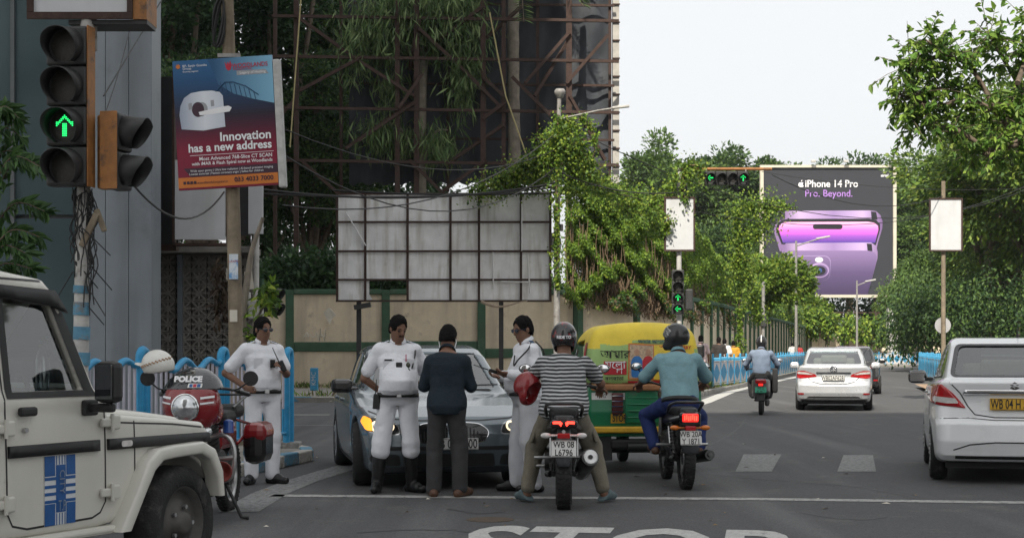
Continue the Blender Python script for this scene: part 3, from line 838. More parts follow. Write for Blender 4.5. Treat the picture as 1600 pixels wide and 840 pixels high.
# --- board pole on the divider
Yr = 54.6; xr = X_at(1474, Yr); zr = lambda py: Z_at(py, Yr) - .13
br = thing('pole_board', 'white board on a brown pole above the white taxi', 'sign', (xr, Yr, .13))
b = MB(); b.tube([(0, 0, 0), (.0, 0, zr(283))], [.085, .07], 10); b.build('pole', m_wood, br)
xa, xb, za, zb = X_at(1450, Yr) - xr, X_at(1502, Yr) - xr, zr(393), zr(310)
b = MB(); b.span((xa + .03, -.16, za + .03), (xb - .03, -.12, zb - .03)); b.build('board_face', m_white, br)
b = MB(); b.span((xa, -.19, za), (xa + .05, -.1, zb)); b.span((xb - .05, -.19, za), (xb, -.1, zb)); b.span((xa + .052, -.19, za), (xb - .052, -.1, za + .05)); b.span((xa + .052, -.19, zb - .05), (xb - .052, -.1, zb)); b.build('board_frame', m_rust, br)
b = MB(); c = Vector((0.01, .1, zr(508))); b.cyl(c, c + Vector((0, .02, 0)), .275, n=24); b.build('round_plate', mat('sign_back', (.42, .42, .43), .5, .3, var=.1), br)

# --- poster board of the hospital
Yp = 21.5
pb = thing('poster_board', 'hospital poster in blue and crimson showing a white scanner, tied to a pole', 'poster', (X_at(352, Yp), Yp, Z_at(192, Yp)), 0)
pb.rotation_euler = (0, R(-3.0), R(-4))
PW, PH = 1.36, 1.74
m_pbg = grad_mat('poster_print', [(0, c8(118, 14, 46)), (.3, c8(124, 12, 48)), (.46, c8(72, 12, 42)), (.56, c8(30, 18, 40)), (.70, c8(16, 50, 84)), (.84, c8(16, 72, 116)), (1, c8(30, 90, 138))], 2, -PH / 2, PH / 2, .35)
m_ink = mat('ink_white', (.78, .78, .8), .4, var=.03); m_red = mat('ink_red', (.42, .02, .05), .4, var=.05); m_orn = mat('ink_orange', (.55, .17, .03), .4, var=.05)
m_drk = mat('ink_dark', (.045, .02, .035), .4, var=.05); m_gry = mat('ink_grey', (.30, .31, .33), .4, var=.05); m_sky = grad_mat('ink_sky', [(0, c8(24, 76, 118)), (1, c8(120, 172, 200))], 0, -.12, PW / 2, .4); m_dbl = mat('ink_deep_blue', (.01, .06, .14), .4, var=.05)
b = MB(); b.span((-PW / 2, 0, -PH / 2), (PW / 2, .05, PH / 2)); b.build('sheet', m_pbg, pb)
b = MB(); b.span((PW / 2 + .002, -.01, -PH / 2 - .04), (PW / 2 + .10, .12, PH / 2 - .06), bev=.02); b.build('loose_edge', mat('faded_flex', (.45, .45, .44), .6, var=.2, scale=9, bump=.6, bscale=8), pb)
def U(u, v): return ((u - .5) * PW, (.5 - v) * PH)
def flat(name, pts, m, y, par=None): return flatpoly([U(*p) for p in pts], y).build(name, m, par or pb)
flat('sky_print', [(.35, .0), (1, 0), (1, .37), (.8, .33), (.6, .28), (.45, .20)], m_sky, -.002)
flat('orange_band', [(0, .905), (1, .905), (1, .985), (0, .985)], m_orn, -.003)
flat('dark_band', [(.06, .835), (1, .835), (1, .903), (.13, .903)], m_drk, -.003)
flat('grey_tag', [(.64, .105), (.93, .105), (.96, .14), (.64, .14)], m_gry, -.003)
# flame emblem
flat('flame_mark', [(.525, .03), (.545, .055), (.555, .03), (.57, .05), (.58, .02), (.595, .06), (.58, .095), (.555, .10), (.535, .08)], m_red, -.004)
flat('group_mark', [(.055 + .028 * math.cos(R(a)) * (1 if k % 2 else .6), .045 + .022 * math.sin(R(a)) * (1 if k % 2 else .6)) for k, a in enumerate(range(0, 360, 22))], m_orn, -.004)
# bridge silhouette
b = MB()
br_pts = [(.42, .255), (.52, .185), (.60, .19), (.72, .225), (.85, .30)]
for p, q in zip(br_pts[:-1], br_pts[1:]): b.tube([(*U(*p)[:1], -.004, U(*p)[1]), (U(*q)[0], -.004, U(*q)[1])], .008, 4)
for i in range(8):
 u = .47 + .047 * i; v1 = .22 + .012 * i; v0 = .185 + max(0, (u - .55)) * .33
 b.tube([(U(u, v0)[0], -.004, U(u, v0)[1]), (U(u + .02, v1 + .035)[0], -.004, U(u + .02, v1 + .035)[1])], .005, 4)
b.build('bridge_print', m_dbl, pb)
# scanner picture
m_scan = grad_mat('ink_scanner', [(0, c8(150, 160, 178)), (.5, c8(215, 220, 228)), (1, c8(185, 192, 206))], 0, -PW * .45, PW * .05, .4)
gan = [(.06, .53), (.045, .42), (.06, .35), (.10, .29), (.17, .255), (.27, .245), (.38, .245), (.46, .26), (.49, .29), (.495, .40), (.50, .53), (.28, .55)]
flat('scanner_print', gan, m_scan, -.005)
flat('scanner_bore', [(.235 + .062 * math.cos(R(a)), .385 + .058 * math.sin(R(a))) for a in range(0, 360, 15)], m_drk, -.0065)
flat('scanner_ring', [(.275 + .058 * math.cos(R(a)), .385 + .055 * math.sin(R(a))) for a in range(0, 360, 15)], m_gry, -.0062)
flat('scanner_table', [(.24, .405), (.47, .375), (.54, .37), (.575, .385), (.55, .415), (.42, .425), (.25, .43)], m_ink, -.008)
flat('scanner_pedestal', [(.29, .43), (.42, .425), (.42, .535), (.27, .545)], m_scan, -.0075)
flat('scanner_panel', [(.14, .335), (.175, .33), (.178, .38), (.142, .385)], m_gry, -.0068); flat('scanner_panel', [(.365, .32), (.398, .318), (.40, .365), (.367, .368)], m_gry, -.0068)
def ptxt(s, u, v, size, m, al='RIGHT', bold=0.0, sx=1.0):
 x, z = U(u, v); return text(s, size, m, pb, (x, -.009, z), align=al, bold=bold, sx=sx)
ptxt('WOODLANDS', .955, .067, .082, m_red, bold=.001, sx=.9); ptxt('HOSPITAL', .80, .092, .058, m_red)
ptxt('Legacy of Healing', .93, .123, .05, m_ink); ptxt('RP- Sanjiv Goenka', .10, .045, .045, m_ink, 'LEFT'); ptxt('Group', .10, .065, .045, m_ink, 'LEFT'); ptxt('Growing Legacies', .10, .088, .03, m_ink, 'LEFT')
ptxt('Innovation', .955, .61, .165, m_ink, bold=.004); ptxt('has a new address', .955, .685, .155, m_ink, bold=.004)
b = MB(); b.span((U(.13, 0)[0], -.004, U(0, .74)[1]), (U(.97, 0)[0], -.003, U(0, .7365)[1])); b.build('rule_line', m_ink, pb)
ptxt('Most Advanced 768-Slice CT SCAN', .955, .768, .068, m_ink, bold=.001, sx=1.0); ptxt('with iMAR & Flash Spiral now at Woodlands', .955, .805, .061, m_ink, bold=.001)
ptxt('Wide open gantry | Ultra low radiation | AI-based precision imaging', .955, .858, .041, m_ink); ptxt('Lowest contrast | Fastest coronary angio | Safest for children', .86, .882, .041, m_ink)
ptxt('033 4033 7000', .955, .943, .088, m_drk, bold=.002); ptxt('www.woodlandshospital.in', .50, .95, .05, m_drk)
for i in range(4): flat('icon', [(.05 + .035 * i, .935), (.077 + .035 * i, .935), (.077 + .035 * i, .957), (.05 + .035 * i, .957)], m_drk, -.005)
x, z = U(.585, .943); b = MB(); b.tube([(x + .022 * math.cos(R(a)), -.005, z + .022 * math.sin(R(a))) for a in range(0, 360, 30)], .004, 4, closed=True); b.build('icon', m_drk, pb)
# the pole that carries it
wp = thing('utility_pole', 'weathered brown utility pole behind the hospital poster', 'pole', (X_at(367, Yp + .16), Yp + .16, .13))
b = MB(); b.tube([(.03, 0, 0), (.0, 0, 2.2), (-.04, 0, 4.0), (-.14, 0, 7.2)], [.10, .095, .09, .08], 12); b.build('shaft', m_wood, wp)
b = MB()
for k in range(14):
 a0 = R(k * 25); c = Vector((-.2, -.1, Z_at(35, Yp) - .13))
 b.tube([c + Vector((.09 * math.sin(t + a0 * .2) * (1 - k * .02), .02 * math.cos(k), .33 * math.cos(t))) for t in [i * .5 for i in range(13)]], .008, 4)
b.build('cable_coil', m_cable, wp)
b = MB(); b.box((-.06, -.11, Z_at(86, Yp) - .13), (.3, .06, .05)); b.build('clamp', m_pole, wp)
b = MB(); b.box((0.0, -.104, Z_at(416, Yp) - .13), (.12, .012, .34)); st_ = b.build('sticker', mat('sticker_white', (.6, .65, .7), .5, dirt=((.05, .25, .55), .9, 7, .5)), wp)
text('LAXMI', .045, m_red, wp, (0.0, -.112, Z_at(408, Yp) - .13))
b = MB(); b.box((.0, -.106, Z_at(493, Yp) - .13), (.1, .012, .16)); b.build('notice', m_paper, wp)

# lit-box hoardings behind the poster
hb = thing('box_hoarding', 'tall box hoarding with a blank white face and black side under the poster', 'hoarding', (X_at(273, 25), 25, 3.14))
b = MB(); b.box((.39, .06, .62), (.78, .06, 1.24), Matrix.Rotation(R(6), 3, 'Z')); b.build('face', m_white, hb)
b = MB(); b.span((-.42, .35, -.05), (-.02, .5, 2.6)); b.build('side', mat('hoarding_black', (.025, .026, .028), .35, var=.2, scale=3), hb)
b = MB(); b.span((-.035, -.03, -.05), (.0, .14, 2.62)); b.span((.79, .06, -.05), (.83, .2, 2.5)); b.span((.002, 0, -.1), (.8, .15, -.052)); b.span((-.42, .3, -.15), (-.04, .5, -.052)); b.build('frame', m_rust, hb)
hb2 = thing('box_hoarding', 'small white box hoarding on the pale pole beside the tree', 'hoarding', (X_at(388, 26.5), 26.5, Z_at(365, 26.5)))
b = MB(); b.span((0, 0, 0), (.24, .06, 1.1)); b.build('face', m_white, hb2)
b = MB(); b.span((-.15, .02, -.02), (-.002, .2, 1.1)); b.build('side', m_dark, hb2)
pp_ = thing('pale_pole', 'thin pale pole with meter boxes beside the crooked tree', 'pole', (X_at(399, 26.6), 26.6, .13))
b = MB(); b.cyl((0, 0, 0), (.02, 0, Z_at(290, 26.6)), .05, n=8); b.build('shaft', m_polepale, pp_)
for px, py, w_, h_ in ((400, 496, .24, .3), (384, 478, .16, .2)):
 b = MB(); b.box((X_at(px, 26.5) - X_at(399, 26.6), -.1, Z_at(py, 26.5)), (w_, .12, h_), bev=.015); b.build('meter_box', m_polepale, pp_)
for px, py in ((359, 445), (389, 450)):
 b = MB(); b.box((X_at(px, 26.5) - X_at(399, 26.6), -.08, Z_at(py, 26.5)), (.13, .01, .3), Matrix.Rotation(R(-8), 3, 'Y')); b.build('notice', m_paper, pp_)
ss = thing('side_signal', 'small black two lamp signal facing away beside the officer with spectacles', 'traffic signal', (X_at(409, 27.2), 27.2, .13))
b = MB(); b.cyl((0, 0, 0), (0, 0, Z_at(448, 27.2)), .045, n=8); b.build('pole', m_green, ss)
signal_head(ss, (.16, -.05, Z_at(472, 27.2) - .13), R(70), [None, None], .25, .26)

# --- pole wrapped in creeper with lamp arm and camera dome
Yc = 46.0
vp = thing('lamp_pole', 'street lamp pole wrapped in creeper with a dome camera on top', 'street lamp', (X_at(870, Yc), Yc, .13))
zc = lambda py: Z_at(py, Yc) - .13
b = MB(); b.tube([(0, 0, 0), (0, 0, zc(400)), (.07, 0, zc(150))], [.10, .085, .06], 10); b.build('pole', m_pole, vp)
b = MB(); b.tube([(.05, 0, zc(187)), (.5, 0, zc(181)), (1.2, -.05, zc(173)), (1.6, -.08, zc(170))], [.03, .028, .025, .025], 8); b.build('arm', m_pole, vp)
b = MB(); b.box((1.83, -.09, zc(168)), (.5, .16, .07), Matrix.Rotation(R(-6), 3, 'Y'), bev=.02); b.build('lamp', m_polepale, vp)
b = MB(); b.lathe([(.0, .16), (.12, .15), (.16, .1), (.16, .02), (.12, -.02), (.1, -.1), (0, -.14)], (.09, 0, zc(150) + .05), n=14); b.build('dome_camera', m_pole, vp)
b = MB(); b.box((-.06, -.13, zc(378)), (.22, .2, .5), bev=.02); b.build('junction_box', m_black, vp)
b = MB(); b.box((-.02, -.12, zc(330)), (.16, .14, .35), bev=.02); b.build('junction_box', m_black, vp)
b = MB(); b.box((.1, -.12, zc(356)), (.16, .12, .2), bev=.02); b.build('junction_box', m_black, vp)
b = MB()
for k in range(9):
 c = Vector((RNG.normal(0, .05), -.14, zc(375 + k * 3)))
 b.tube([c + Vector((.11 * math.cos(t), .03 * math.sin(t * 2), .25 * math.sin(t))) for t in [i * .6 for i in range(11)]], .012, 4)
b.build('cable_coil', m_cable, vp)

# --- further street lamps
def lamp(label, px, pyt, Y, armx, army):
 x = X_at(px, Y); o = thing('street_lamp', label, 'street lamp', (x, Y, .13), 0, None)
 b = MB(); b.tube([(0, 0, 0), (0, 0, Z_at(pyt, Y) - .13)], [.11, .07], 8); b.build('pole', m_pole, o)
 b = MB(); b.tube([(0, 0, Z_at(pyt + 8, Y) - .13), (X_at(armx, Y) - x, 0, Z_at(army, Y) - .13)], .05, 6); b.build('arm', m_pole, o)
 e = Vector((X_at(armx, Y) - x, 0, Z_at(army, Y) - .13)); b = MB(); b.box(e, (.9, .25, .12), Matrix.Rotation(R(-10), 3, 'Y'), bev=.03); b.build('lamp', m_polepale, o)
lamp('street lamp with long arm in front of the phone billboard', 1244, 376, 104, 1286, 371)
lamp('shorter street lamp standing below the lower corner of the phone billboard', 1339, 438, 134, 1360, 438)
def bare_pole(label, px, pyt, Y):
 o = thing('service_pole', label, 'pole', (X_at(px, Y), Y, .13)); b = MB(); b.tube([(0, 0, 0), (.03, 0, Z_at(pyt, Y) - .13)], [.11, .09], 8); b.build('shaft', m_pole, o)
 b = MB(); b.box((.0, -.14, Z_at(505, Y)), (.3, .2, .6), bev=.03); b.build('box', m_black, o)
bare_pole('pole swathed in creeper that rises to a leafy crown before the billboard', 1156, 330, 70)
bare_pole('thin pole half hidden by creeper near the end of the footpath', 1192, 440, 86)

# --- bollard on the far footpath
bo = thing('blue_bollard', 'small blue bollard with white letters before the beige wall', 'bollard', (X_at(491, 50.5), 50.5, .13))
b = MB(); b.box((0, 0, .36), (.24, .24, .72), bev=.03); b.build('post', m_blue, bo)
text('KMC', .2, m_fwhite, bo, (0, -.125, .38), (R(90), R(-90), 0))

# --- rusty sheet hoarding seen from behind
Yh = 48.0
hx = [527, 571, 637, 704, 748.5, 814, 860]; hz = [303, 347, 392.5, 437, 470]
hd_ = thing('sheet_hoarding', 'hoarding of stained white metal sheets in a rusty frame before the wall', 'hoarding', (X_at(693, Yh), Yh, .13))
m_sheet = mat('stained_sheet', (.88, .88, .88), .6, .1, var=.10, scale=2.5, bump=.3, bscale=5, streak=((.46, .41, .34), .7, 5), dirt=[((.42, .36, .28), .6, 2.2, .6), ((.26, .14, .07), .7, 6, .70)])
lx = lambda px: X_at(px, Yh) - X_at(693, Yh)
lz = lambda py: Z_at(py, Yh) - .13
for i in range(6):
 for j in range(4):
  if (i, j) == (1, 3): continue
  x0, x1, z0, z1 = lx(hx[i]) + .02, lx(hx[i + 1]) - .02, lz(hz[j + 1]) + .02, lz(hz[j]) - .02
  V, Qd = [], []; nu, nv_ = 6, 5
  ph = RNG.uniform(0, 6)
  for a in range(nu + 1):
   for c in range(nv_ + 1):
    u, v = a / nu, c / nv_
    V.append((x0 + (x1 - x0) * u, .02 + .025 * math.sin(u * 4 + ph) * math.sin(v * 3 + ph) + RNG.normal(0, .004), z0 + (z1 - z0) * v))
  for a in range(nu):
   for c in range(nv_): Qd.append((a * (nv_ + 1) + c, (a + 1) * (nv_ + 1) + c, (a + 1) * (nv_ + 1) + c + 1, a * (nv_ + 1) + c + 1))
  o = bpy.data.objects.new('sheet', np_mesh('sheet', V, Qd, [m_sheet], True)); link(o, hd_)
x0, x1, z0, z1 = lx(571) + .02, lx(577), lz(470), lz(437)
b = MB(); b.add([(x0, .02, z1), (x1, 0, z1), (x1, 0, z0 + .2), (x1 + .1, -.04, z0 + .05), (x0, .02, z0)], [(0, 1, 2, 3, 4)]); b.build('torn_sheet', m_sheet, hd_)
for k, px in enumerate(hx): b = MB(); b.span((lx(px) - .035, -.07, lz(471.5)), (lx(px) + .035, -.015, lz(301.5))); b.build('upright', m_rust, hd_)
for k, py in enumerate(hz): b = MB(); b.span((lx(525), -.0735, lz(py) - .03), (lx(862), -.04, lz(py) + .03)); b.build('rail', m_rust, hd_)
for px in (560, 783): b = MB(); b.span((lx(px) - .07, .1, 0), (lx(px) + .07, .24, lz(350))); b.build('post', m_black, hd_)
for a, c in (((541, 332), (572, 384)), ((815, 314), (815, 392)), ((770, 394), (771, 452)), ((824, 396), (828, 458)), ((783, 440), (827, 441))):
 b = MB(); b.tube([(lx(a[0]), -.12, lz(a[1])), (lx(c[0]), -.12, lz(c[1]))], .022, 5); b.build('broken_tube_light', mat('tube_white', (.75, .75, .75), .4, var=.05), hd_)
b = MB(); b.tube([(lx(752 + i * 8), -.1 - .02 * math.sin(i), lz(471 + 6 * math.sin(i * .5) + i * .6)) for i in range(10)], [.05 - .004 * i for i in range(10)], 6); b.build('peeling_strip', mat('peeled_sheet', (.42, .33, .25), .8, var=.2), hd_)
b = MB(); b.box((lx(567), -.1, lz(478)), (.5, .3, .14), Matrix.Rotation(R(-10), 3, 'Y')); b.build('flood_lamp', m_black, hd_)

# --- huge hoarding seen from behind: lattice and dark tarpaulin
Yb = 61.0
bh = thing('lattice_hoarding', 'huge hoarding seen from behind, rusty lattice carrying a dark tarpaulin above the wall', 'hoarding', (X_at(700, Yb), Yb, 0))
bxl = lambda px, Y=Yb: X_at(px, Y) - X_at(700, Yb)
m_tarp_ = mat('dark_tarpaulin', (.030, .034, .042), .72, var=.35, scale=.8, bump=.5, bscale=3, spec=.5, streak=((.10, .11, .13), .5, 1.5))
Yt = Yb + 2.2
V, Qd = [], []; nu, nv_ = 60, 44
for a in range(nu + 1):
 for c in range(nv_ + 1):
  px = 545 + (955 - 545) * a / nu; py = 287 - (287 + 60) * c / nv_
  if c == 0: py += 3 * math.sin(a * 1.7)
  q = at(px, py, Yt); V.append((q.x - X_at(700, Yb), 2.2 + .09 * math.sin(a * .9 + 2 * math.sin(c * .13)) + .06 * math.sin(c * .5 + a * .25) + RNG.normal(0, .012), q.z))
for a in range(nu):
 for c in range(nv_): Qd.append((a * (nv_ + 1) + c, (a + 1) * (nv_ + 1) + c, (a + 1) * (nv_ + 1) + c + 1, a * (nv_ + 1) + c + 1))
o = bpy.data.objects.new('tarpaulin', np_mesh('tarpaulin', V, Qd, [m_tarp_], True)); link(o, bh)
b = MB(); b.span((bxl(957, Yt), 2.0, Z_at(287, Yt)), (bxl(967, Yt), 2.5, Z_at(-60, Yt))); b.build('edge_girder', mat('girder_pale', (.40, .38, .35), .7, var=.2, scale=3), bh)
for py in range(10, 290, 28): b = MB(); b.span((bxl(956, Yt), 1.93, Z_at(py, Yt)), (bxl(968, Yt), 1.995, Z_at(py - 2, Yt))); b.build('girder_strap', m_rust, bh)
def member(p, q, Y=Yb, r=.075, dy=0.0):
 a = at(p[0], p[1], Y); c = at(q[0], q[1], Y + dy); off = Vector((X_at(700, Yb), Yb, 0))
 d = (c - a); M = rot_to(d); b = MB(); mid = (a + c) / 2 - off
 b.box(mid, (r * 2, r * 2, d.length), M); b.build('strut', m_rust, bh)
for px, w_ in ((463, .09), (621, .09), (651, .10), (755, .10), (787, .08), (889, .11), (430, .07)): member((px, 480), (px, -60), Yb, w_)
for px in (533, 700, 840, 953): member((px, 300), (px, -60), Yt - .35, .06)
for py in (27, 90, 170, 252): member((425, py - 2), (967, py + 6), Yb - .1, .055)
for py in (5, 130, 215): member((545, py), (960, py + 4), Yt - .5, .045)
for p, q in (((463, 25), (560, 95)), ((560, 95), (648, 150)), ((468, 142), (560, 92)), ((655, 45), (720, 105)), ((720, 105), (785, 170)), ((648, 160), (560, 220)), ((540, 232), (640, 160)), ((755, 10), (690, 60)),
   ((760, 250), (690, 300)), ((787, 195), (700, 255)), ((890, 50), (820, 130)), ((885, 130), (950, 55)), ((890, 150), (945, 250)), ((835, 150), (890, 60)), ((815, 10), (760, 60)), ((800, 120), (860, 180)),
   ((430, 190), (465, 150)), ((470, 250), (560, 330)), ((640, 250), (690, 300)), ((655, 30), (640, 110)), ((660, 115), (622, 170)), ((755, 120), (787, 150)), ((755, 185), (790, 160))):
 member(p, q, Yb - .2, .06, RNG.uniform(-.2, .6))
for p, q in (((470, 0), (453, 230)), ((765, 20), (790, 150)), ((790, 150), (825, 250))):
 a, c = at(*p, Yb - .6), at(*q, Yb - .6); off = Vector((X_at(700, Yb), Yb, 0)); b = MB(); b.tube([a - off, c - off], .03, 5); b.build('rope', mat('yellow_rope', (.42, .36, .18), .8), bh)

# --- phone billboard
Yi = 158.0; ks = Yi / F
ib = thing('phone_billboard', 'huge black billboard with two purple phones framed in cream', 'billboard', (X_at(1293.5, Yi), Yi, 0))
def IC(cx, cy):
 px, py = 1180 + cx / 3.652, 250 + cy / 3.652
 return ((px - 1293.5) * ks, Z_at(py, Yi))
m_ibk = mat('billboard_black', (.030, .032, .040), .45, var=.05); m_cream = mat('billboard_cream', (.55, .51, .42), .6, var=.08, scale=1)
def iflat(name, pts, m, y): return flatpoly([IC(*p) for p in pts], y).build(name, m, ib)
x0, z0 = IC(46, 768); x1, z1 = IC(785, 44)
b = MB(); b.span((x0, 0, z0), (x1, .3, z1)); b.build('panel', m_ibk, ib)
for a, c in (((28, 30), (803, 44)), ((28, 768), (803, 784)), ((28, 44), (46, 768)), ((785, 44), (803, 768))):
 xa, za = IC(a[0], c[1]); xb, zb = IC(c[0], a[1]); b = MB(); b.span((xa, -.25, za), (xb, .35, zb)); b.build('frame_bar', m_cream, ib)
m_lil = grad_mat('ink_lilac', [(0, c8(130, 105, 150)), (.15, c8(190, 165, 205)), (.5, c8(150, 125, 175)), (.8, c8(190, 165, 210)), (1, c8(110, 85, 130))], 0, IC(170, 0)[0], IC(725, 0)[0], .4)
m_pink = grad_mat('ink_pink', [(0, c8(84, 60, 150)), (.3, c8(150, 80, 190)), (.6, c8(240, 110, 215)), (1, c8(255, 190, 235))], 2, IC(0, 470)[1], IC(0, 350)[1], .4)
m_pur = grad_mat('ink_purple', [(0, c8(62, 50, 82)), (.5, c8(88, 72, 112)), (1, c8(135, 112, 158))], 2, IC(0, 768)[1], IC(0, 515)[1], .4)
m_pur2 = grad_mat('ink_purple_edge', [(0, c8(90, 75, 112)), (1, c8(165, 145, 190))], 2, IC(0, 690)[1], IC(0, 540)[1], .4)
m_ik = mat('ink_black', (.015, .015, .02), .4, var=0)
iflat('phone_print', [(105, 400), (112, 370), (140, 345), (170, 335), (170, 290), (650, 287), (690, 292), (715, 315), (727, 350), (725, 390), (700, 470), (690, 520), (140, 520)], m_lil, -.02)
iflat('phone_rim_print', [(118, 395), (125, 368), (150, 342), (190, 336), (650, 334), (690, 342), (712, 365), (712, 395), (688, 485), (150, 480)], m_ik, -.035)
iflat('phone_screen_print', [(132, 395), (140, 370), (165, 354), (640, 352), (680, 358), (700, 375), (702, 398), (684, 472), (158, 472)], m_pink, -.05)
iflat('phone_island_print', [(413 + sx * (70 + 15 * math.cos(R(a))), 380 + 15 * math.sin(R(a))) if False else (413 + (70 if -90 <= a <= 90 else -70) + 15 * math.cos(R(a)), 380 + 15 * math.sin(R(a))) for a in list(range(-90, 91, 20)) + list(range(90, 271, 20)) for sx in (1,)], m_ik, -.065)
iflat('phone_corner_print', [(660, 293), (690, 296), (698, 340), (664, 338)], m_ik, -.03)
iflat('phone_print', [(150, 500), (175, 474), (660, 470), (690, 490), (698, 525), (697, 560), (640, 768), (230, 768)], m_lil, -.08)
iflat('phone_back_print', [(150, 516), (640, 516), (680, 525), (694, 550), (690, 580), (640, 768), (230, 768), (160, 640)], m_pur, -.095)
iflat('phone_corner_print', [(636, 476), (664, 478), (668, 520), (640, 518)], m_ik, -.09)
bump_ = smooth_poly([(190, 545), (410, 545), (432, 570), (425, 670), (400, 690), (190, 690)], 25)
iflat('camera_bump_print', bump_, m_pur2, -.11)
iflat('camera_bump_print', [((x - 310) * .965 + 310, (y - 617) * .95 + 617) for x, y in bump_], m_pur, -.12)
def idisc(name, cx, cy, r, m, y, ry=None): iflat(name, [(cx + r * math.cos(R(a)), cy + (ry or r) * math.sin(R(a))) for a in range(0, 360, 12)], m, y)
for cx, cy, r in ((366, 628, 55), (235, 605, 52), (250, 660, 48)):
 idisc('lens_print', cx, cy, r, m_lil, -.13, r * .78); idisc('lens_print', cx, cy + 3, r * .84, m_pur, -.145, r * .62); idisc('lens_print', cx, cy + 3, r * .62, m_ik, -.16, r * .46)
 idisc('lens_print', cx, cy + 2, r * .24, mat('ink_lens_blue', (.05, .10, .28), .3), -.175)
idisc('flash_print', 363, 569, 23, m_ink, -.13, 15)
text('iPhone 14 Pro', .98, m_ink, ib, (IC(435, 0)[0], -.05, IC(0, 137)[1]), bold=.016, sx=.93)
m_ptx = mat('ink_violet_text', (.42, .22, .62), .4, var=.1)
text('Pro. Beyond.', .98, m_ptx, ib, (IC(419, 0)[0], -.05, IC(0, 192)[1]), bold=.004, sx=.93)
text('airtel', .36, m_ink, ib, (IC(738, 0)[0], -.05, IC(0, 89)[1]), bold=.012)
cx, cz = IC(738, 66); b = MB()
b.tube([(cx + .17 * math.cos(R(a)) * (1 - .0 * a), -.05, cz + .15 * math.sin(R(a)) + .03) for a in range(-140, 150, 20)] + [(cx - .02, -.05, cz - .02)], [.03 + .025 * math.sin(i * .2) for i in range(16)], 5); b.build('swirl_mark', m_ink, ib)
# fruit mark with bite and leaf
ap = []
for a in range(0, 360, 8):
 th = R(a); r = 15.5 * (1 + .07 * math.cos(2 * th)) - (3.0 * max(0, math.cos((th - R(90)))) ** 14) - (2.0 * max(0, math.cos(th + R(90))) ** 16)
 x, y = r * math.cos(th), -r * math.sin(th) * 1.05
 if (x - 16) ** 2 + (y + 2) ** 2 < 62: x = 16 - math.sqrt(max(0, 62 - (y + 2) ** 2))
 ap.append((262 + x, 141 + y))
iflat('fruit_mark', ap, m_ink, -.05)
iflat('fruit_mark_leaf', [(261, 123), (262, 117), (268, 113), (268, 119), (264, 123)], m_ink, -.05)
for px in (1215, 1290, 1370):
 b = MB(); b.span((X_at(px, Yi) - X_at(1293.5, Yi) - .15, .4, 0), (X_at(px, Yi) - X_at(1293.5, Yi) + .15, .8, Z_at(300, Yi))); b.build('post', m_rust, ib)
for k, px in enumerate((1200, 1235, 1270, 1305, 1340, 1375)):
 b = MB(); p = at(px, 463 + 25, Yi) - Vector((X_at(1293.5, Yi), Yi, 0)); b.box(p + Vector((0, .6, 0)), (2.0, .12, .14)); b.build('brace', m_rust, ib)
 b = MB(); b.tube([p + Vector((1, .6, -1.4)), p + Vector((-1, .6, 1.2))], .06, 4); b.build('brace', m_rust, ib)
for px in (1269, 1320, 1390):
 b = MB(); p = at(px, 253, Yi) - Vector((X_at(1293.5, Yi), Yi, 0)); b.box(p + Vector((0, -.6, 0)), (.45, .3, .25), bev=.04); b.build('flood_lamp', m_polepale, ib)
gp_ = thing('gate_pillar', 'pale pillar at the foot of the phone billboard', 'pillar', (X_at(1394, 146), 146, 0))
b = MB(); b.box((0, 0, 2.6), (.9, .9, 5.2), bev=.05); b.build('shaft', m_polepale, gp_)
b = MB(); b.box((.9, .5, 2.4), (.9, .3, 4.6)); b.build('dark_leaf', m_dark, gp_)

# --- overhead wires
wire_n = 0
def wire(label, a, c, sag, r=.012, n=14):
 a, c = Vector(a), Vector(c)
 pts = [a.lerp(c, i / n) - Vector((0, 0, sag * 4 * (i / n) * (1 - i / n))) for i in range(n + 1)]
 b = MB(); b.tube(pts, r, 5); o = b.build('overhead_wire', m_cable); tag(o, label, 'wire', 'overhead wires'); return o
W_ = lambda px, py, Y: at(px, py, Y)
vpz = lambda py: W_(872, py, Yc)
wire('thick black cable above the stained sheet hoarding', W_(380, 292, 40), vpz(285), .35, .03)
wire('second cable slung just over the stained sheet hoarding', W_(380, 300, 40), vpz(292), .2, .025)
wire('cable dipping from the poster pole to the creeper pole', W_(440, 240, 30), vpz(258), 1.2, .015)
wire('thin cable crossing the dark tarpaulin to the creeper pole', W_(440, 200, 30), vpz(232), .7, .012)
wire('cable rising across the lattice to the creeper pole', W_(440, 320, 30), vpz(205), .8, .015)
wire('lower cable along the hoarding top', W_(520, 297, 47), vpz(300), .1, .03)
wire('cable from the creeper pole to the gantry signal', vpz(268), (xf, Yf, zf(300) + .13), .25, .02)
wire('upper black wire from the creeper pole across the sky to the wall end', vpz(190), W_(1660, 268, 70), 2.4, .014)
wire('lower black wire crossing the phone billboard headline', vpz(275), W_(1660, 262, 75), 2.0, .014)
wire('wire crossing the phone billboard to the trees', W_(1190, 268, 80), W_(1660, 290, 80), .5, .014)
wire('slack wire from the gantry arm to the divider board', (X_at(1206, Yf), Yf, zf(266)), (xr, Yr, zr(300)), .6, .012)
wire('short dark wire between the near signal and the poster', W_(205, 285, 15.2), W_(350, 300, 21.4), .35, .012)
wire('steep wire rising beside the near signal', W_(162, 150, 15.1), W_(265, -20, 20), .0, .008)
wire('second steep wire beside the near signal', W_(165, 175, 15.1), W_(215, -10, 20), .1, .006)
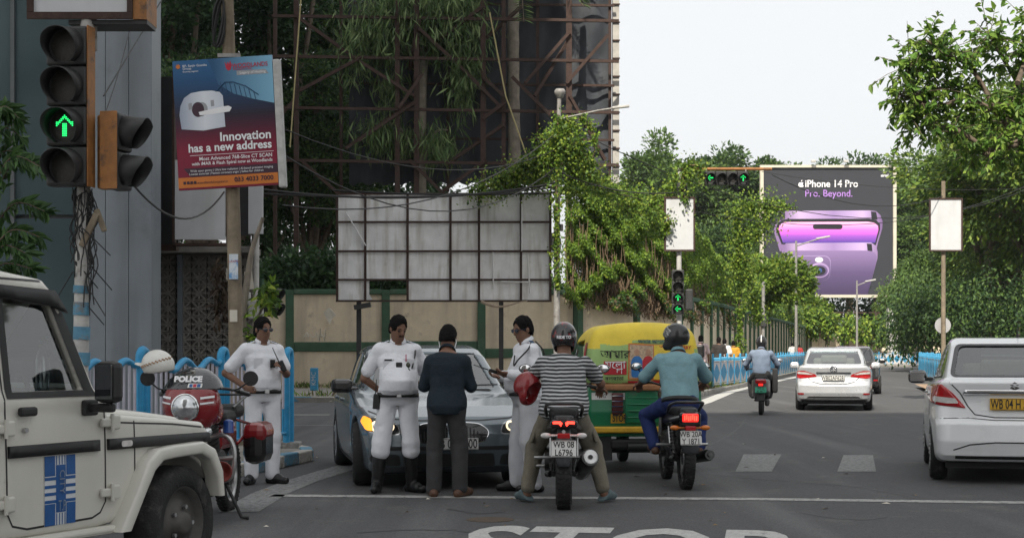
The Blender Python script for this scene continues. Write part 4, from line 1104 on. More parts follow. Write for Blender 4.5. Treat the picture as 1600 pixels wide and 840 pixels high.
# ================================================================== vegetation
m_leaf = mat('leaf', (.9, .9, .9), .5, var=0, tint='tint', translucent=.28, spec=.35)
m_bark = mat('bark', (.13, .10, .075), .95, var=.35, scale=5, bump=.8, bscale=14)
m_barkp = mat('pale_bark', (.24, .21, .17), .95, var=.3, scale=4, bump=.7, bscale=12, streak=((.12, .10, .08), .7, 5))
m_twig = mat('dry_twig', (.16, .11, .07), .95, var=.3, scale=9)
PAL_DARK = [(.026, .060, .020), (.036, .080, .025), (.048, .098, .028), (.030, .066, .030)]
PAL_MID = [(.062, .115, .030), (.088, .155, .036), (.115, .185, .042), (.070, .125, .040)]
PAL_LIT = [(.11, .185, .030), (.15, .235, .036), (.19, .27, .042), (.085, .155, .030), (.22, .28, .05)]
PAL_VINE = [(.13, .22, .026), (.19, .29, .034), (.09, .165, .025), (.26, .33, .048), (.06, .12, .024)]
PAL_DRY = [(.12, .085, .04), (.16, .12, .06), (.09, .065, .035)]
def unit(a): return a / (np.linalg.norm(a, axis=-1, keepdims=True) + 1e-9)
def leaf_mesh(name, P, D, L, wr, pal, fold=False, weights=None, seed=0, nz_up=.6):
 r = np.random.default_rng(seed); n = len(P)
 D = unit(D); N = unit(r.normal(0, 1, (n, 3)) * (1 - nz_up) + np.array([0, -.25, 1.0]) * nz_up)
 S = unit(np.cross(D, N)); N2 = unit(np.cross(S, D))
 L = np.broadcast_to(L, (n,))[:, None]; W = L * wr
 pal = np.array(pal); ci = r.choice(len(pal), n, p=weights); C = pal[ci] * r.uniform(.75, 1.25, (n, 1))
 if not fold:
  V = np.stack([P, P + D * L * .5 + S * W * .5, P + D * L - N2 * L * .12, P + D * L * .5 - S * W * .5], 1)
  k = 4; Q = np.arange(n * 4).reshape(n, 4)
 else:
  V = np.stack([P, P + D * L * .35 + S * W * .5 + N2 * W * .18, P + D * L * .72 + S * W * .33 + N2 * W * .1 - N2 * L * .05, P + D * L - N2 * L * .16,
     P + D * L * .72 - S * W * .33 + N2 * W * .1 - N2 * L * .05, P + D * L * .35 - S * W * .5 + N2 * W * .18], 1)
  k = 6; b = np.arange(n)[:, None] * 6
  Q = np.concatenate([b + np.array([[0, 1, 2, 3]]), b + np.array([[0, 3, 4, 5]])])
 col = np.concatenate([np.repeat(C, k, 0), np.ones((n * k, 1))], 1)
 return np_mesh(name, V.reshape(-1, 3), Q, [m_leaf], False, uvcol=col)
def obj_mesh(name, me, parent=None):
 return link(bpy.data.objects.new(name, me), parent)

def crown_points(r, n_clump, n_leaf, rx, ry, rz, cz, clump_r, hollow=.45, lobes=9, flat=.75):
 """clumps spread over an irregular, lobed volume; leaves gathered round each clump"""
 lb = unit(r.normal(0, 1, (lobes, 3))) * r.uniform(.25, .62, (lobes, 1)); lr = r.uniform(.38, .62, lobes)
 C = []
 while len(C) < n_clump:
  k = r.integers(lobes); d = unit(r.normal(0, 1, 3)); d[2] = d[2] * .8 + .15
  p = lb[k] + d * lr[k] * r.uniform(hollow, 1.05) ** .5
  if np.linalg.norm(p) < 1.12: C.append(p)
 C = np.array(C); nd = np.sort(np.linalg.norm(C[:, None] - C[None], axis=2), 1)[:, 5]; C = C[nd < max(np.quantile(nd, .86), .2)]; n_clump = len(C); C = C * np.array([rx, ry, rz])
 idx = r.integers(0, n_clump, n_leaf); off = unit(r.normal(0, 1, (n_leaf, 3))) * (r.uniform(0, 1, (n_leaf, 1)) ** .45) * clump_r * r.uniform(.6, 1.3, n_clump)[idx][:, None]
 off[:, 2] *= flat
 P = C[idx] + off; D = unit(off + C[idx] / np.linalg.norm(C[idx], axis=1, keepdims=True) * clump_r * .6 + r.normal(0, clump_r * .45, (n_leaf, 3)) + np.array([0, 0, -.25 * clump_r]))
 return C + np.array([0, 0, cz]), P + np.array([0, 0, cz]), D
def make_tree(seed, h, rx, rz, n_leaf, leaf, pal, tr=.3, clump=None, nclump=90, weights=None, wr=.55, name='tree', bark=None, fold=False):
 """returns (trunk mesh, crown mesh)"""
 r = np.random.default_rng(seed); cz = h - rz
 C, P, D = crown_points(r, nclump, n_leaf, rx, rx, rz, cz, clump or rx * .2)
 crown = leaf_mesh('crown', P, D, r.uniform(.7, 1.3, n_leaf) * leaf, wr, pal, fold, weights, seed)
 b = MB(); z1 = max(1.2, cz - rz * .55)
 bend = r.normal(0, .25, 2)
 pts = [Vector((bend[0] * t * t, bend[1] * t * t, z1 * t)) for t in (0, .25, .5, .75, 1.0)]
 b.tube(pts, [tr * 1.25, tr, tr * .92, tr * .85, tr * .8], 9)
 top = pts[-1]
 for k in r.choice(len(C), min(16, len(C)), replace=False):
  e = Vector(C[k]); m = top.lerp(e, .5) + Vector((r.normal(0, .3), r.normal(0, .3), .12 * (e - top).length))
  b.tube(catmull([top - Vector((0, 0, .2)), m, e], 4), [tr * .5 * (1 - i / 9.5) + .02 for i in range(9)], 6)
 return b.mesh('trunk', bark or m_bark), crown
def plant_tree(name, label, meshes, loc, rz=0, s=1.0, group=None, cat='tree', sz=None):
 o = thing(name, label, cat, loc, rz, group); o.scale = (s, s, sz or s)
 obj_mesh('trunk', meshes[0], o); obj_mesh('crown', meshes[1], o); return o

# --- the wood behind the phone billboard and round the bend
far = [make_tree(40 + i, 20, 6.2 + .8 * (i % 2), 8.8, 42000, .33, [PAL_MID, PAL_MID + PAL_LIT[:1], PAL_DARK + PAL_MID, PAL_DARK[2:] + PAL_MID][i], .38, 1.25, 130) for i in range(4)]
FT = [(985, 188, 1.12, 0, 'tree top rising just beside the tarpaulin edge'), (1030, 176, 1.22, 1, 'second tree along the skyline beyond the gantry lamps'), (1085, 182, 1.22, 3, 'tall tree standing behind the white corner board'),
 (1140, 190, 1.18, 2, 'dark tree behind the gantry lamps'), (1195, 186, 1.12, 0, 'tree rising behind the cream frame corner of the billboard'), (1262, 196, 1.2, 2, 'tree showing just above the billboard top edge'),
 (1325, 196, 1.24, 3, 'tree crown peeping over the billboard headline side'), (1385, 200, 1.1, 2, 'tree behind the mark end of the billboard'), (1425, 178, 1.02, 1, 'tree beside the billboard below the crossing wires'),
 (1462, 172, .98, 0, 'tree directly behind the divider board pole'), (1110, 150, .8, 2, 'lower tree filling the space under the gantry lamps'), (1180, 168, .8, 1, 'lower tree between creeper column and billboard'),
 (1010, 140, .86, 2, 'lower tree behind the creeper curtain'), (1500, 160, 1.0, 2, 'shaded tree further along beyond the divider board')]
for i, (px, Y, s, k, lab) in enumerate(FT):
 plant_tree('park_tree', lab, far[k], (X_at(px, Y), Y, 0), i * 1.3, s * (1.17 if Y > 170 else .95), 'trees beyond the wall')
# --- trees beside the far carriageway
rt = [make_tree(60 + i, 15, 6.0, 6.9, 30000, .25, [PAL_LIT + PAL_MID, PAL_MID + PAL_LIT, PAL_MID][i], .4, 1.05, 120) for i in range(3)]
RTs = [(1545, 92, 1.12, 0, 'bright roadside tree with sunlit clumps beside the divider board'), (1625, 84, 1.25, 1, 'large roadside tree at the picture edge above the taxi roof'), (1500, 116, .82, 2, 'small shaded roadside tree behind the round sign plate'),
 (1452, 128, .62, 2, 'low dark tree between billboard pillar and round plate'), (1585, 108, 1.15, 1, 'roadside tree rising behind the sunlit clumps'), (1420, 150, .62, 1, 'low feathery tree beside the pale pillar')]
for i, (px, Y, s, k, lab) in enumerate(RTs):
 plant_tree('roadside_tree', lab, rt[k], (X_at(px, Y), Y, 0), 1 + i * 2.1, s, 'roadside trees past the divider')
us = np.random.default_rng(5)
def shrub(name, label, px0, px1, pyt, pyb, Y, n, leaf, pal, seed, cat='shrub', depth=2.0, wr=.5, weights=None, group=None, droop=.2):
 """bushy mass: leaves in clumps through a box of the given outline and depth"""
 r = np.random.default_rng(seed); nc = max(10, n // 90)
 cx = r.uniform(X_at(px0, Y), X_at(px1, Y), nc); u = (cx - X_at(px0, Y)) / (X_at(px1, Y) - X_at(px0, Y))
 zt, zb = Z_at(pyt, Y), Z_at(pyb, Y); hh = zt - zb
 top = zb + hh * (.55 + .45 * np.sin(u * 3.1416) ** .4 * (.7 + .3 * np.sin(u * 19 + seed) ** 2)); cz = zb + (top - zb) * r.uniform(0, 1, nc) ** .7
 C = np.stack([cx, Y + r.uniform(-.5, .5, nc) * depth, cz], 1); cr = min(depth * .35, hh * .22) + leaf
 i = r.integers(0, nc, n); off = unit(r.normal(0, 1, (n, 3))) * r.uniform(0, 1, (n, 1)) ** .5 * cr
 D = unit(off + r.normal(0, cr * .5, (n, 3)) + np.array([0, -.2 * cr, -droop * cr]))
 base = Vector((X_at((px0 + px1) / 2, Y), Y, 0))
 o = thing(name, label, cat, base, 0, group)
 obj_mesh('foliage', leaf_mesh('foliage', C[i] + off - np.array(base), D, r.uniform(.7, 1.3, n) * leaf, wr, pal, False, weights, seed), o)
 b = MB()
 for k in range(7):
  e = Vector(C[r.integers(nc)]) - base; b.tube([Vector((e.x * .6, e.y * .3, .02)), Vector((e.x * .8, e.y * .6, e.z * .5)), e], [.06, .045, .02], 5)
 b.build('stems', m_bark, o)
 return o
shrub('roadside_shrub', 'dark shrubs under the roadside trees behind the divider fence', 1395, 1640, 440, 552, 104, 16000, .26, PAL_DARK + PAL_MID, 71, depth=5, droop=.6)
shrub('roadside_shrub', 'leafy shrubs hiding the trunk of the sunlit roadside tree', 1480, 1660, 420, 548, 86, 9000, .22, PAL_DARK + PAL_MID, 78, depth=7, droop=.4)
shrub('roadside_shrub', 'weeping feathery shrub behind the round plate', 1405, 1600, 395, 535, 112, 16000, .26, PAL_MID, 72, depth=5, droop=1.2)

# --- dense dark trees behind the wall and the hoarding
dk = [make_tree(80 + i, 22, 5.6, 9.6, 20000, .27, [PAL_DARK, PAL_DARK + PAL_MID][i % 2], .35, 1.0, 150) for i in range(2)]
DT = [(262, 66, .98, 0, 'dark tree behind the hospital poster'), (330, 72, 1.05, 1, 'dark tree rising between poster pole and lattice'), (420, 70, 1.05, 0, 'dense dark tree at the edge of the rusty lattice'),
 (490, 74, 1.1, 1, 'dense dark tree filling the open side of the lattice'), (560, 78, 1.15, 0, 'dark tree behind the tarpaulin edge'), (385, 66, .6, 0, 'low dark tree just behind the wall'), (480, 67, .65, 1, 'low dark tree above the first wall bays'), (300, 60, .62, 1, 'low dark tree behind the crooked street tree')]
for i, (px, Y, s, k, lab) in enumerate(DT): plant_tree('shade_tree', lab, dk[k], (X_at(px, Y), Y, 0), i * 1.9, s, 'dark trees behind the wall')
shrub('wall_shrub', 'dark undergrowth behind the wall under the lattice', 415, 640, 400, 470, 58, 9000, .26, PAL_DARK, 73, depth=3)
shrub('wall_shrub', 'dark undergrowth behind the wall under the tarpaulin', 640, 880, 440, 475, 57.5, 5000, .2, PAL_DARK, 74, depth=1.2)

# --- weeping tree in front of the tarpaulin and a bare palm trunk
Yw = 62.1
wt = thing('weeping_tree', 'tree with pale trunk and long drooping leaves before the tarpaulin', 'tree', (X_at(657, Yw), Yw, 0))
b = MB(); zz = lambda py: Z_at(py, Yw); xx = lambda px: X_at(px, Yw) - X_at(657, Yw)
b.tube(catmull([(0, 0, 0), (xx(655), 0, zz(420)), (xx(657), 0, zz(300)), (xx(659), 0, zz(140)), (xx(668), .1, zz(60)), (xx(690), 0, zz(-20))], 4), [.3 - .009 * i for i in range(21)], 10)
for e in ((600, 60), (560, 20), (630, -20), (720, 30), (745, -10), (650, 220), (590, 195), (700, 205)):
 b.tube(catmull([(xx(658), 0, zz(max(e[1] + 60, 40))), ((xx(658) + xx(e[0])) / 2, -.2, zz(e[1] + 5)), (xx(e[0]), -.3, zz(e[1]))], 4), [.09 - .008 * i for i in range(9)], 6)
b.build('trunk', m_barkp, wt)
r = np.random.default_rng(91); P, D = [], []
for (cx, cy, sx, sy, n, ln) in ((650, 10, 70, 30, 2600, 1), (600, 50, 45, 35, 1500, 1), (700, 40, 45, 45, 1600, 1), (560, 70, 25, 45, 600, 1), (735, 70, 22, 55, 900, 1), (650, 215, 50, 22, 500, 1), (590, 205, 30, 25, 420, 1), (690, 225, 22, 25, 300, 1), (610, 130, 20, 40, 350, 1), (720, 130, 20, 40, 400, 1)):
 q = np.stack([X_at(r.normal(cx, sx * .6, n), Yw), np.full(n, Yw) + r.normal(-.3, .6, n), Z_at(r.normal(cy, sy * .6, n), Yw)], 1); P.append(q)
 D.append(np.stack([r.normal(0, .45, n), r.normal(0, .4, n), -np.abs(r.normal(1.0, .35, n))], 1))
P, D = np.concatenate(P) - np.array([X_at(657, Yw), Yw, 0]), np.concatenate(D)
obj_mesh('crown', leaf_mesh('crown', P, D, r.uniform(.35, .75, len(P)), .11, [(.10, .17, .06), (.15, .22, .08), (.06, .11, .04), (.2, .27, .11)], False, None, 91, .3), wt)
pt = thing('palm_tree', 'straight ringed palm trunk standing before the dark tarpaulin', 'palm', (X_at(804, 62.2), 62.2, 0))
b = MB(); npt = 40; b.tube([(.05 * math.sin(i * .15), 0, i * .43) for i in range(npt)], [.26 + .02 * (i % 2) - .0012 * i for i in range(npt)], 12); b.build('trunk', m_barkp, pt)
r = np.random.default_rng(92); b = MB(); P, D, L_ = [], [], []
top = Vector((0, 0, 16.8))
for k in range(16):
 a = k * 2.4; el = r.uniform(-.1, .9); ln = r.uniform(3.2, 4.4); pts = []
 for i in range(9):
  t = i / 8; pts.append(top + Vector((math.cos(a), math.sin(a), 0)) * ln * t * .9 + Vector((0, 0, ln * (el * t - .75 * t * t))))
 b.tube(pts, [.05 - .005 * i for i in range(9)], 5)
 for i in range(60):
  t = .15 + .85 * i / 60; q = top + Vector((math.cos(a), math.sin(a), 0)) * ln * t * .9 + Vector((0, 0, ln * (el * t - .75 * t * t))); sd = Vector((-math.sin(a), math.cos(a), 0))
  for s_ in (-1, 1): P.append(q); D.append(sd * s_ + Vector((math.cos(a), math.sin(a), -.7)) * .6); L_.append(.75 * (1 - .4 * t))
b.build('frond_ribs', m_bark, pt)
obj_mesh('fronds', leaf_mesh('fronds', np.array(P), np.array(D), np.array(L_), .09, PAL_MID, False, None, 92, .3), pt)

# --- creeper curtain over the wall
WX = np.array([p[0] for p in WP]); WY = np.array([p[1] for p in WP]); wpx = 800 + F * WX / WY
o_ = np.argsort(wpx[:9]);
def wall_Y(px): return np.interp(px, wpx[:9], WY[:9])
def curtain(label, prof_top, prof_bot, n, leaf, pal, seed, weights=None, twigs=0, dy=(-1.4, .5), bulge=.9, name='creeper'):
 r = np.random.default_rng(seed)
 tp, bp = np.array(prof_top, float), np.array(prof_bot, float)
 px = r.uniform(tp[0, 0], tp[-1, 0], n * 2); t = np.interp(px, tp[:, 0], tp[:, 1]) + 5 * np.sin(px * .13) + 4 * np.sin(px * .31 + 1) + r.normal(0, 4, n * 2); bo_ = np.interp(px, bp[:, 0], bp[:, 1]) + 5 * np.sin(px * .21) + r.normal(0, 5, n * 2)
 v = r.uniform(0, 1, n * 2) ** .9; py = t + (bo_ - t) * v
 dens = .5 + .25 * np.sin(px * .09 + np.sin(py * .07) * 2) + .25 * np.sin(py * .11 + px * .05 + 1.3) + .2 * np.sin(px * .23 - py * .17)
 keep = r.uniform(0, 1, n * 2) < np.clip(dens + .42, .2, 1); px, py, v, dens = px[keep][:n], py[keep][:n], v[keep][:n], dens[keep][:n]
 m = len(px); Y = wall_Y(px) + dy[0] * np.clip(dens, 0, 1) * bulge * (0.4 + v) + r.uniform(0, dy[1], m)
 P = np.stack([(px - 800) * Y / F, Y, H - (py - HY) * Y / F], 1)
 D = np.stack([r.normal(0, .6, m), r.normal(-.35, .5, m), r.normal(-.35, .55, m)], 1)
 base = Vector((X_at((tp[0, 0] + tp[-1, 0]) / 2, float(wall_Y((tp[0, 0] + tp[-1, 0]) / 2))), float(wall_Y((tp[0, 0] + tp[-1, 0]) / 2)), 0))
 o = thing(name, label, 'creeper', base)
 sc_ = Y / 56.0
 obj_mesh('foliage', leaf_mesh('foliage', P - np.array(base), D, r.uniform(.65, 1.35, m) * leaf * sc_ ** .6, .75, pal, False, weights, seed, .35), o)
 b = MB()
 for k in range(twigs):
  x = r.uniform(tp[0, 0], tp[-1, 0]); t0 = np.interp(x, tp[:, 0], tp[:, 1]); b0 = np.interp(x, bp[:, 0], bp[:, 1]); Y_ = float(wall_Y(x)) - r.uniform(.2, .9)
  y0 = t0 + (b0 - t0) * r.uniform(.35, .8); y1 = b0 + r.uniform(-8, 16); pts = []
  for i in range(6): pts.append(at(x + r.normal(0, 1.2) + 4 * (i / 5) * r.normal(0, 1), y0 + (y1 - y0) * i / 5, Y_ + r.normal(0, .08)) - base)
  b.tube(pts, .014, 4)
 if twigs: tag(b.build('hanging_stems', m_twig, o), kind='stuff')
 return o
curtain('great green creeper curtain hanging over the curved wall behind the rickshaw', [(884, 205), (895, 235), (915, 272), (945, 290), (1000, 305), (1040, 318), (1070, 330), (1095, 372), (1130, 405), (1150, 430)],
  [(884, 470), (940, 472), (1000, 478), (1060, 486), (1100, 492), (1150, 500)], 92000, .086, PAL_VINE, 101, [.3, .2, .26, .08, .16], twigs=240)
curtain('brown dry creeper trailing down the wall top beside the far signal', [(940, 400), (1000, 425), (1060, 440), (1120, 452), (1150, 462)], [(940, 468), (1000, 482), (1060, 492), (1120, 500), (1150, 504)], 6000, .11, PAL_DRY + PAL_DARK, 102, None, twigs=520, dy=(-1.7, .2))
curtain('creeper hummocks along the far wall top below the phone billboard', [(1150, 470), (1180, 440), (1215, 465), (1240, 485), (1275, 492), (1300, 500)], [(1150, 503), (1200, 510), (1250, 517), (1300, 524)], 14000, .15, PAL_VINE + PAL_MID, 103, None, twigs=60)
def vine(label, lines, n, leaf, pal, seed, name='creeper', stem=.02, spread=.16, wr=.8):
 """leafy shoots along polylines (pixel, pixel, depth)"""
 r = np.random.default_rng(seed); P, D = [], []; base = at(*lines[0][0][:2], lines[0][0][2]); base.z = 0
 o = thing(name, label, 'creeper', base); b = MB(); tot = 0
 for ln in lines:
  pts = catmull([at(*p[:2], p[2]) - base for p in ln], 5); sp = ln[0][3] if len(ln[0]) > 3 else spread
  b.tube([p + Vector((r.normal(0, .02), r.normal(0, .02), 0)) for p in pts], stem, 5)
  ll = sum((pts[i + 1] - pts[i]).length for i in range(len(pts) - 1)); m = int(n * ll * (sp / .16) ** 1.3)
  t = r.uniform(0, len(pts) - 1.001, m); i = t.astype(int); f = (t - i)[:, None]; A = np.array([tuple(p) for p in pts])
  q = A[i] * (1 - f) + A[i + 1] * f + r.normal(0, 1, (m, 3)) * sp * (.6 + .4 * np.sin(t * 1.7 + seed))[:, None]
  P.append(q); D.append(np.stack([r.normal(0, .7, m), r.normal(-.3, .5, m), r.normal(-.4, .5, m)], 1))
 P, D = np.concatenate(P), np.concatenate(D)
 obj_mesh('foliage', leaf_mesh('foliage', P, D, r.uniform(.65, 1.35, len(P)) * leaf, wr, pal, False, None, seed, .35), o)
 tag(b.build('stems', m_twig, o), kind='stuff'); return o
vine('bright creeper climbing the lamp pole and spilling along its guy wires', [[(872, 450, 45.7, .13), (870, 330, 45.7), (874, 180, 45.7)], [(868, 212, 46, .26), (835, 245, 46.3), (800, 272, 46.8), (748, 297, 47.3)], [(872, 245, 46, .26), (830, 278, 46.6), (775, 298, 47.2)], [(880, 198, 46, .3), (905, 250, 46.5), (940, 292, 48), (1000, 310, 50)], [(874, 195, 45.8, .26), (866, 235, 45.9), (850, 255, 46)], [(862, 232, 46, .24), (830, 258, 46.5), (790, 285, 47), (735, 298, 47.5)],
 [(872, 205, 45.7, .3), (890, 250, 46), (900, 290, 47)], [(880, 190, 45.9, .12), (900, 205, 46), (912, 240, 46.2), (918, 280, 46.5)], [(893, 186, 46, .13), (915, 188, 46), (928, 210, 46), (926, 255, 46.3), (922, 285, 46.5)], [(800, 282, 47, .22), (850, 290, 47), (900, 300, 48)]], 330, .088, PAL_VINE, 111)
vine('creeper arching from the curtain up to the gantry arm', [[(960, 318, 50, .26), (1010, 322, 49), (1045, 300, 48), (1066, 275, 47.2), (1078, 258, 46.8)], [(1066, 275, 46.8, .16), (1068, 300, 46.8), (1075, 320, 46.8)], [(1078, 258, 46.8, .12), (1096, 262, 46.8), (1092, 290, 46.8)], [(1030, 318, 48, .12), (1044, 340, 46.7), (1040, 360, 46.7)]], 280, .09, PAL_VINE, 112)
vine('creeper column swathing the pole before the phone billboard', [[(1156, 545, 69.7, .16), (1156, 470, 69.7), (1155, 400, 69.7), (1150, 335, 69.7)], [(1150, 340, 69.6, .42), (1165, 325, 69.6), (1195, 320, 69.6), (1218, 322, 69.6)], [(1155, 380, 69.6, .4), (1150, 430, 69.6)], [(1200, 330, 69.6, .4), (1190, 360, 69.6), (1165, 372, 69.6)], [(1158, 400, 69.6, .25), (1175, 450, 70), (1185, 500, 71)], [(1215, 322, 69.6, .12), (1240, 325, 69.6)]], 300, .11, PAL_VINE, 113)
tr_ = make_tree(121, 5.9, 2.5, 1.9, 8000, .24, PAL_VINE + PAL_LIT, .12, .5, 60, wr=.55)
plant_tree('young_tree', 'young tree with broad leaves over the wall before the purple phones', tr_, (X_at(1218, 119), 119, .1), 0, 1.5)
plant_tree('young_tree', 'bushy young tree at the creeper column foot', tr_, (X_at(1182, 97), 97, .1), 2, 1.2)
plant_tree('young_tree', 'young tree overhanging the end of the wall run', tr_, (X_at(1262, 146), 146, .1), 4, 1.25)
shrub('ivy_bush', 'ivy bush on the wall below the lower edge of the billboard', 1318, 1386, 497, 530, 148.5, 3200, .4, PAL_VINE, 75, depth=1.5, droop=.8)
shrub('ivy_bush', 'ivy bush on the wall before the billboard braces', 1240, 1300, 485, 520, 140, 3200, .4, PAL_VINE, 76, depth=1.5, droop=.8)
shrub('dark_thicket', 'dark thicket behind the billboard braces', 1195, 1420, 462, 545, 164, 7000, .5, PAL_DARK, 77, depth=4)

# --- branch of a near tree reaching in from the side
Yn2 = 40.0
nt = thing('street_tree', 'broad leaved street tree reaching its branch over the road', 'tree', (X_at(1705, Yn2), Yn2, 0))
base = Vector((X_at(1705, Yn2), Yn2, 0)); r = np.random.default_rng(131); b = MB()
b.tube(catmull([Vector((0, 0, 0)), Vector((.1, 0, 2)), Vector((-.1, 0, 4.2)), Vector((.2, .1, 7)), Vector((.3, 0, 10.5))], 4), [.34 - .012 * i for i in range(17)], 12)
ends = []
main = [[(1705, 240), (1640, 222), (1590, 224), (1548, 240), (1520, 232)], [(1590, 224), (1560, 180), (1510, 150), (1455, 135)], [(1560, 180), (1520, 110), (1480, 85), (1445, 62)], [(1640, 222), (1590, 130), (1560, 80), (1545, 55)], [(1590, 130), (1610, 70), (1620, 20)], [(1548, 240), (1500, 205), (1450, 190), (1420, 180)], [(1705, 200), (1650, 90), (1640, 10)], [(1590, 224), (1575, 200), (1590, 170), (1600, 150)], [(1510, 150), (1470, 165), (1430, 155), (1405, 148)], [(1480, 85), (1440, 95), (1412, 105)]]
for k, ln in enumerate(main):
 pts = catmull([at(x, y, Yn2 + r.normal(0, .25)) - base for x, y in ln], 5); n = len(pts); r0 = .16 if k == 0 else .065
 b.tube(pts, [r0 * (1 - .8 * i / n) + .008 for i in range(n)], 7); ends += pts[n // 3:]
P, D = [], []
for e in ends:
 for _ in range(5):
  tip = e + Vector((r.normal(0, .42), r.normal(0, .7), r.normal(.02, .36)))
  b.tube([e, e.lerp(tip, .5) + Vector((0, 0, .05)), tip], [.012, .009, .005], 4)
  dv = (tip - e).normalized()
  for q in range(10):
   P.append(e.lerp(tip, .35 + .65 * q / 10)); D.append(tuple(dv * .5 + Vector((r.normal(0, .7), r.normal(0, .6), r.normal(-.45, .45)))))
b.build('trunk', m_bark, nt)
P, D = np.array([tuple(p) for p in P]), np.array(D)
obj_mesh('crown', leaf_mesh('crown', P, D, r.uniform(.13, .27, len(P)), .5, [(.10, .20, .03), (.15, .255, .036), (.065, .14, .024), (.21, .31, .05)], True, None, 131, .55), nt)

# --- leafy sapling by the office glass
Ys2 = 17.5
sp = thing('sapling', 'sapling with feathery pale leaves in front of the dark office glass', 'tree', (X_at(-40, Ys2), Ys2, .13)); base = Vector((X_at(-40, Ys2), Ys2, .13)); b = MB(); P, D = [], []; r = np.random.default_rng(141)
b.tube(catmull([Vector((0, 0, 0)), Vector((.05, 0, 1.6)), Vector((-.05, 0, 3.0)), Vector((.1, 0, 4.6))], 4), [.07 - .004 * i for i in range(13)], 8)
for (x0, y0, x1, y1) in ((-40, 330, 35, 215), (-40, 380, 62, 260), (-40, 400, 75, 265), (-35, 430, 62, 370), (-38, 350, 30, 185), (-38, 440, 50, 420), (-40, 300, 12, 180), (-38, 420, 70, 330), (-38, 360, 40, 250), (-40, 460, 40, 395)):
 pts = catmull([at(x0, y0, Ys2) - base, at((x0 + x1) / 2, min(y0, y1) - 8, Ys2 + r.normal(0, .2)) - base, at(x1, y1, Ys2 + r.normal(0, .3)) - base], 9); b.tube(pts, [.014 - .0005 * i for i in range(len(pts))], 5)
 for i in range(3, len(pts)):
  for s_ in (-1, 1):
   for _ in range(2):
    d = (pts[i] - pts[i - 1]).normalized(); P.append(pts[i]); D.append(d * .6 + Vector((r.normal(0, .25), s_ * .5, s_ * .55 - .35 + r.normal(0, .2))))
b.build('trunk', m_bark, sp); P, D = np.array([tuple(p) for p in P]), np.array([tuple(p) for p in D])
obj_mesh('crown', leaf_mesh('crown', P, D, r.uniform(.12, .22, len(P)), .36, [(.05, .11, .03), (.075, .15, .045), (.035, .08, .025)], True, None, 141, .5), sp)

# --- crooked young tree beside the utility pole
Yk = 22.7; kt = thing('crooked_tree', 'crooked thin tree with a few fresh leaves and a dry bunch', 'tree', (X_at(396, Yk), Yk, .13)); base = Vector((X_at(396, Yk), Yk, .13)); b = MB(); r = np.random.default_rng(151)
b.tube(catmull([(0, 0, 0), at(384, 560, Yk) - base, at(378, 500, Yk) - base, at(386, 440, Yk) - base, at(394, 390, Yk) - base, at(411, 340, Yk) - base], 5), [.085 - .0024 * i for i in range(26)], 9)
b.tube(catmull([at(384, 540, Yk) - base, at(400, 500, Yk) - base, at(420, 465, Yk) - base], 4), [.03 - .002 * i for i in range(9)], 6)
b.tube(catmull([at(380, 470, Yk) - base, at(364, 445, Yk) - base, at(345, 432, Yk) - base], 4), [.02 - .0015 * i for i in range(9)], 5)
b.build('trunk', m_barkp, kt)
def sprig(cx, cy, sx, sy, n, L, pal, seed, name='leaves', droop=.3):
 r = np.random.default_rng(seed); P = np.stack([X_at(r.normal(cx, sx, n), Yk), np.full(n, Yk) + r.normal(-.05, .12, n), Z_at(r.normal(cy, sy, n), Yk)], 1) - np.array(base)
 obj_mesh(name, leaf_mesh(name, P, np.stack([r.normal(0, .7, n), r.normal(-.2, .4, n), r.normal(-droop, .4, n)], 1), r.uniform(.7, 1.2, n) * L, .45, pal, True, None, seed), kt)
sprig(420, 462, 9, 11, 120, .15, PAL_VINE, 152); sprig(398, 535, 10, 18, 110, .13, PAL_VINE, 153)
sprig(346, 462, 5, 22, 130, .15, [(.03, .02, .014), (.05, .033, .02)], 154, 'dry_bunch', 1.0)

# --- grass along kerbs and weeds by the wall
r = np.random.default_rng(161); P = []
for a, c in zip(KB2[:-1], KB2[1:]):
 n = 900 if a[1] < 80 else 250; t = r.uniform(0, 1, n); off = r.uniform(.2, .75, n)
 P.append(np.stack([a[0] + (c[0] - a[0]) * t - off, a[1] + (c[1] - a[1]) * t + off * .2, np.full(n, .13)], 1))
for a, c in zip(KB[1:5], KB[2:6]):
 n = 350; t = r.uniform(0, 1, n); off = r.uniform(.2, 1.2, n) ** 1.2; P.append(np.stack([a[0] + (c[0] - a[0]) * t, a[1] + (c[1] - a[1]) * t + off, np.full(n, .13)], 1))
t = r.uniform(0, 1, 900); P.append(np.stack([-9 + 10.5 * t, 53.5 + r.normal(0, .12, 900) + .4 * t, np.full(900, .13)], 1))
P = np.concatenate(P); n = len(P)
o = obj_mesh('grass', leaf_mesh('grass', P, np.stack([r.normal(0, .5, n), r.normal(0, .5, n), np.ones(n)], 1), r.uniform(.08, .3, n), .16, PAL_VINE + PAL_DRY, False, None, 161, .2)); tag(o, 'thin grass and weeds along the kerb and wall foot', 'grass', kind='stuff')

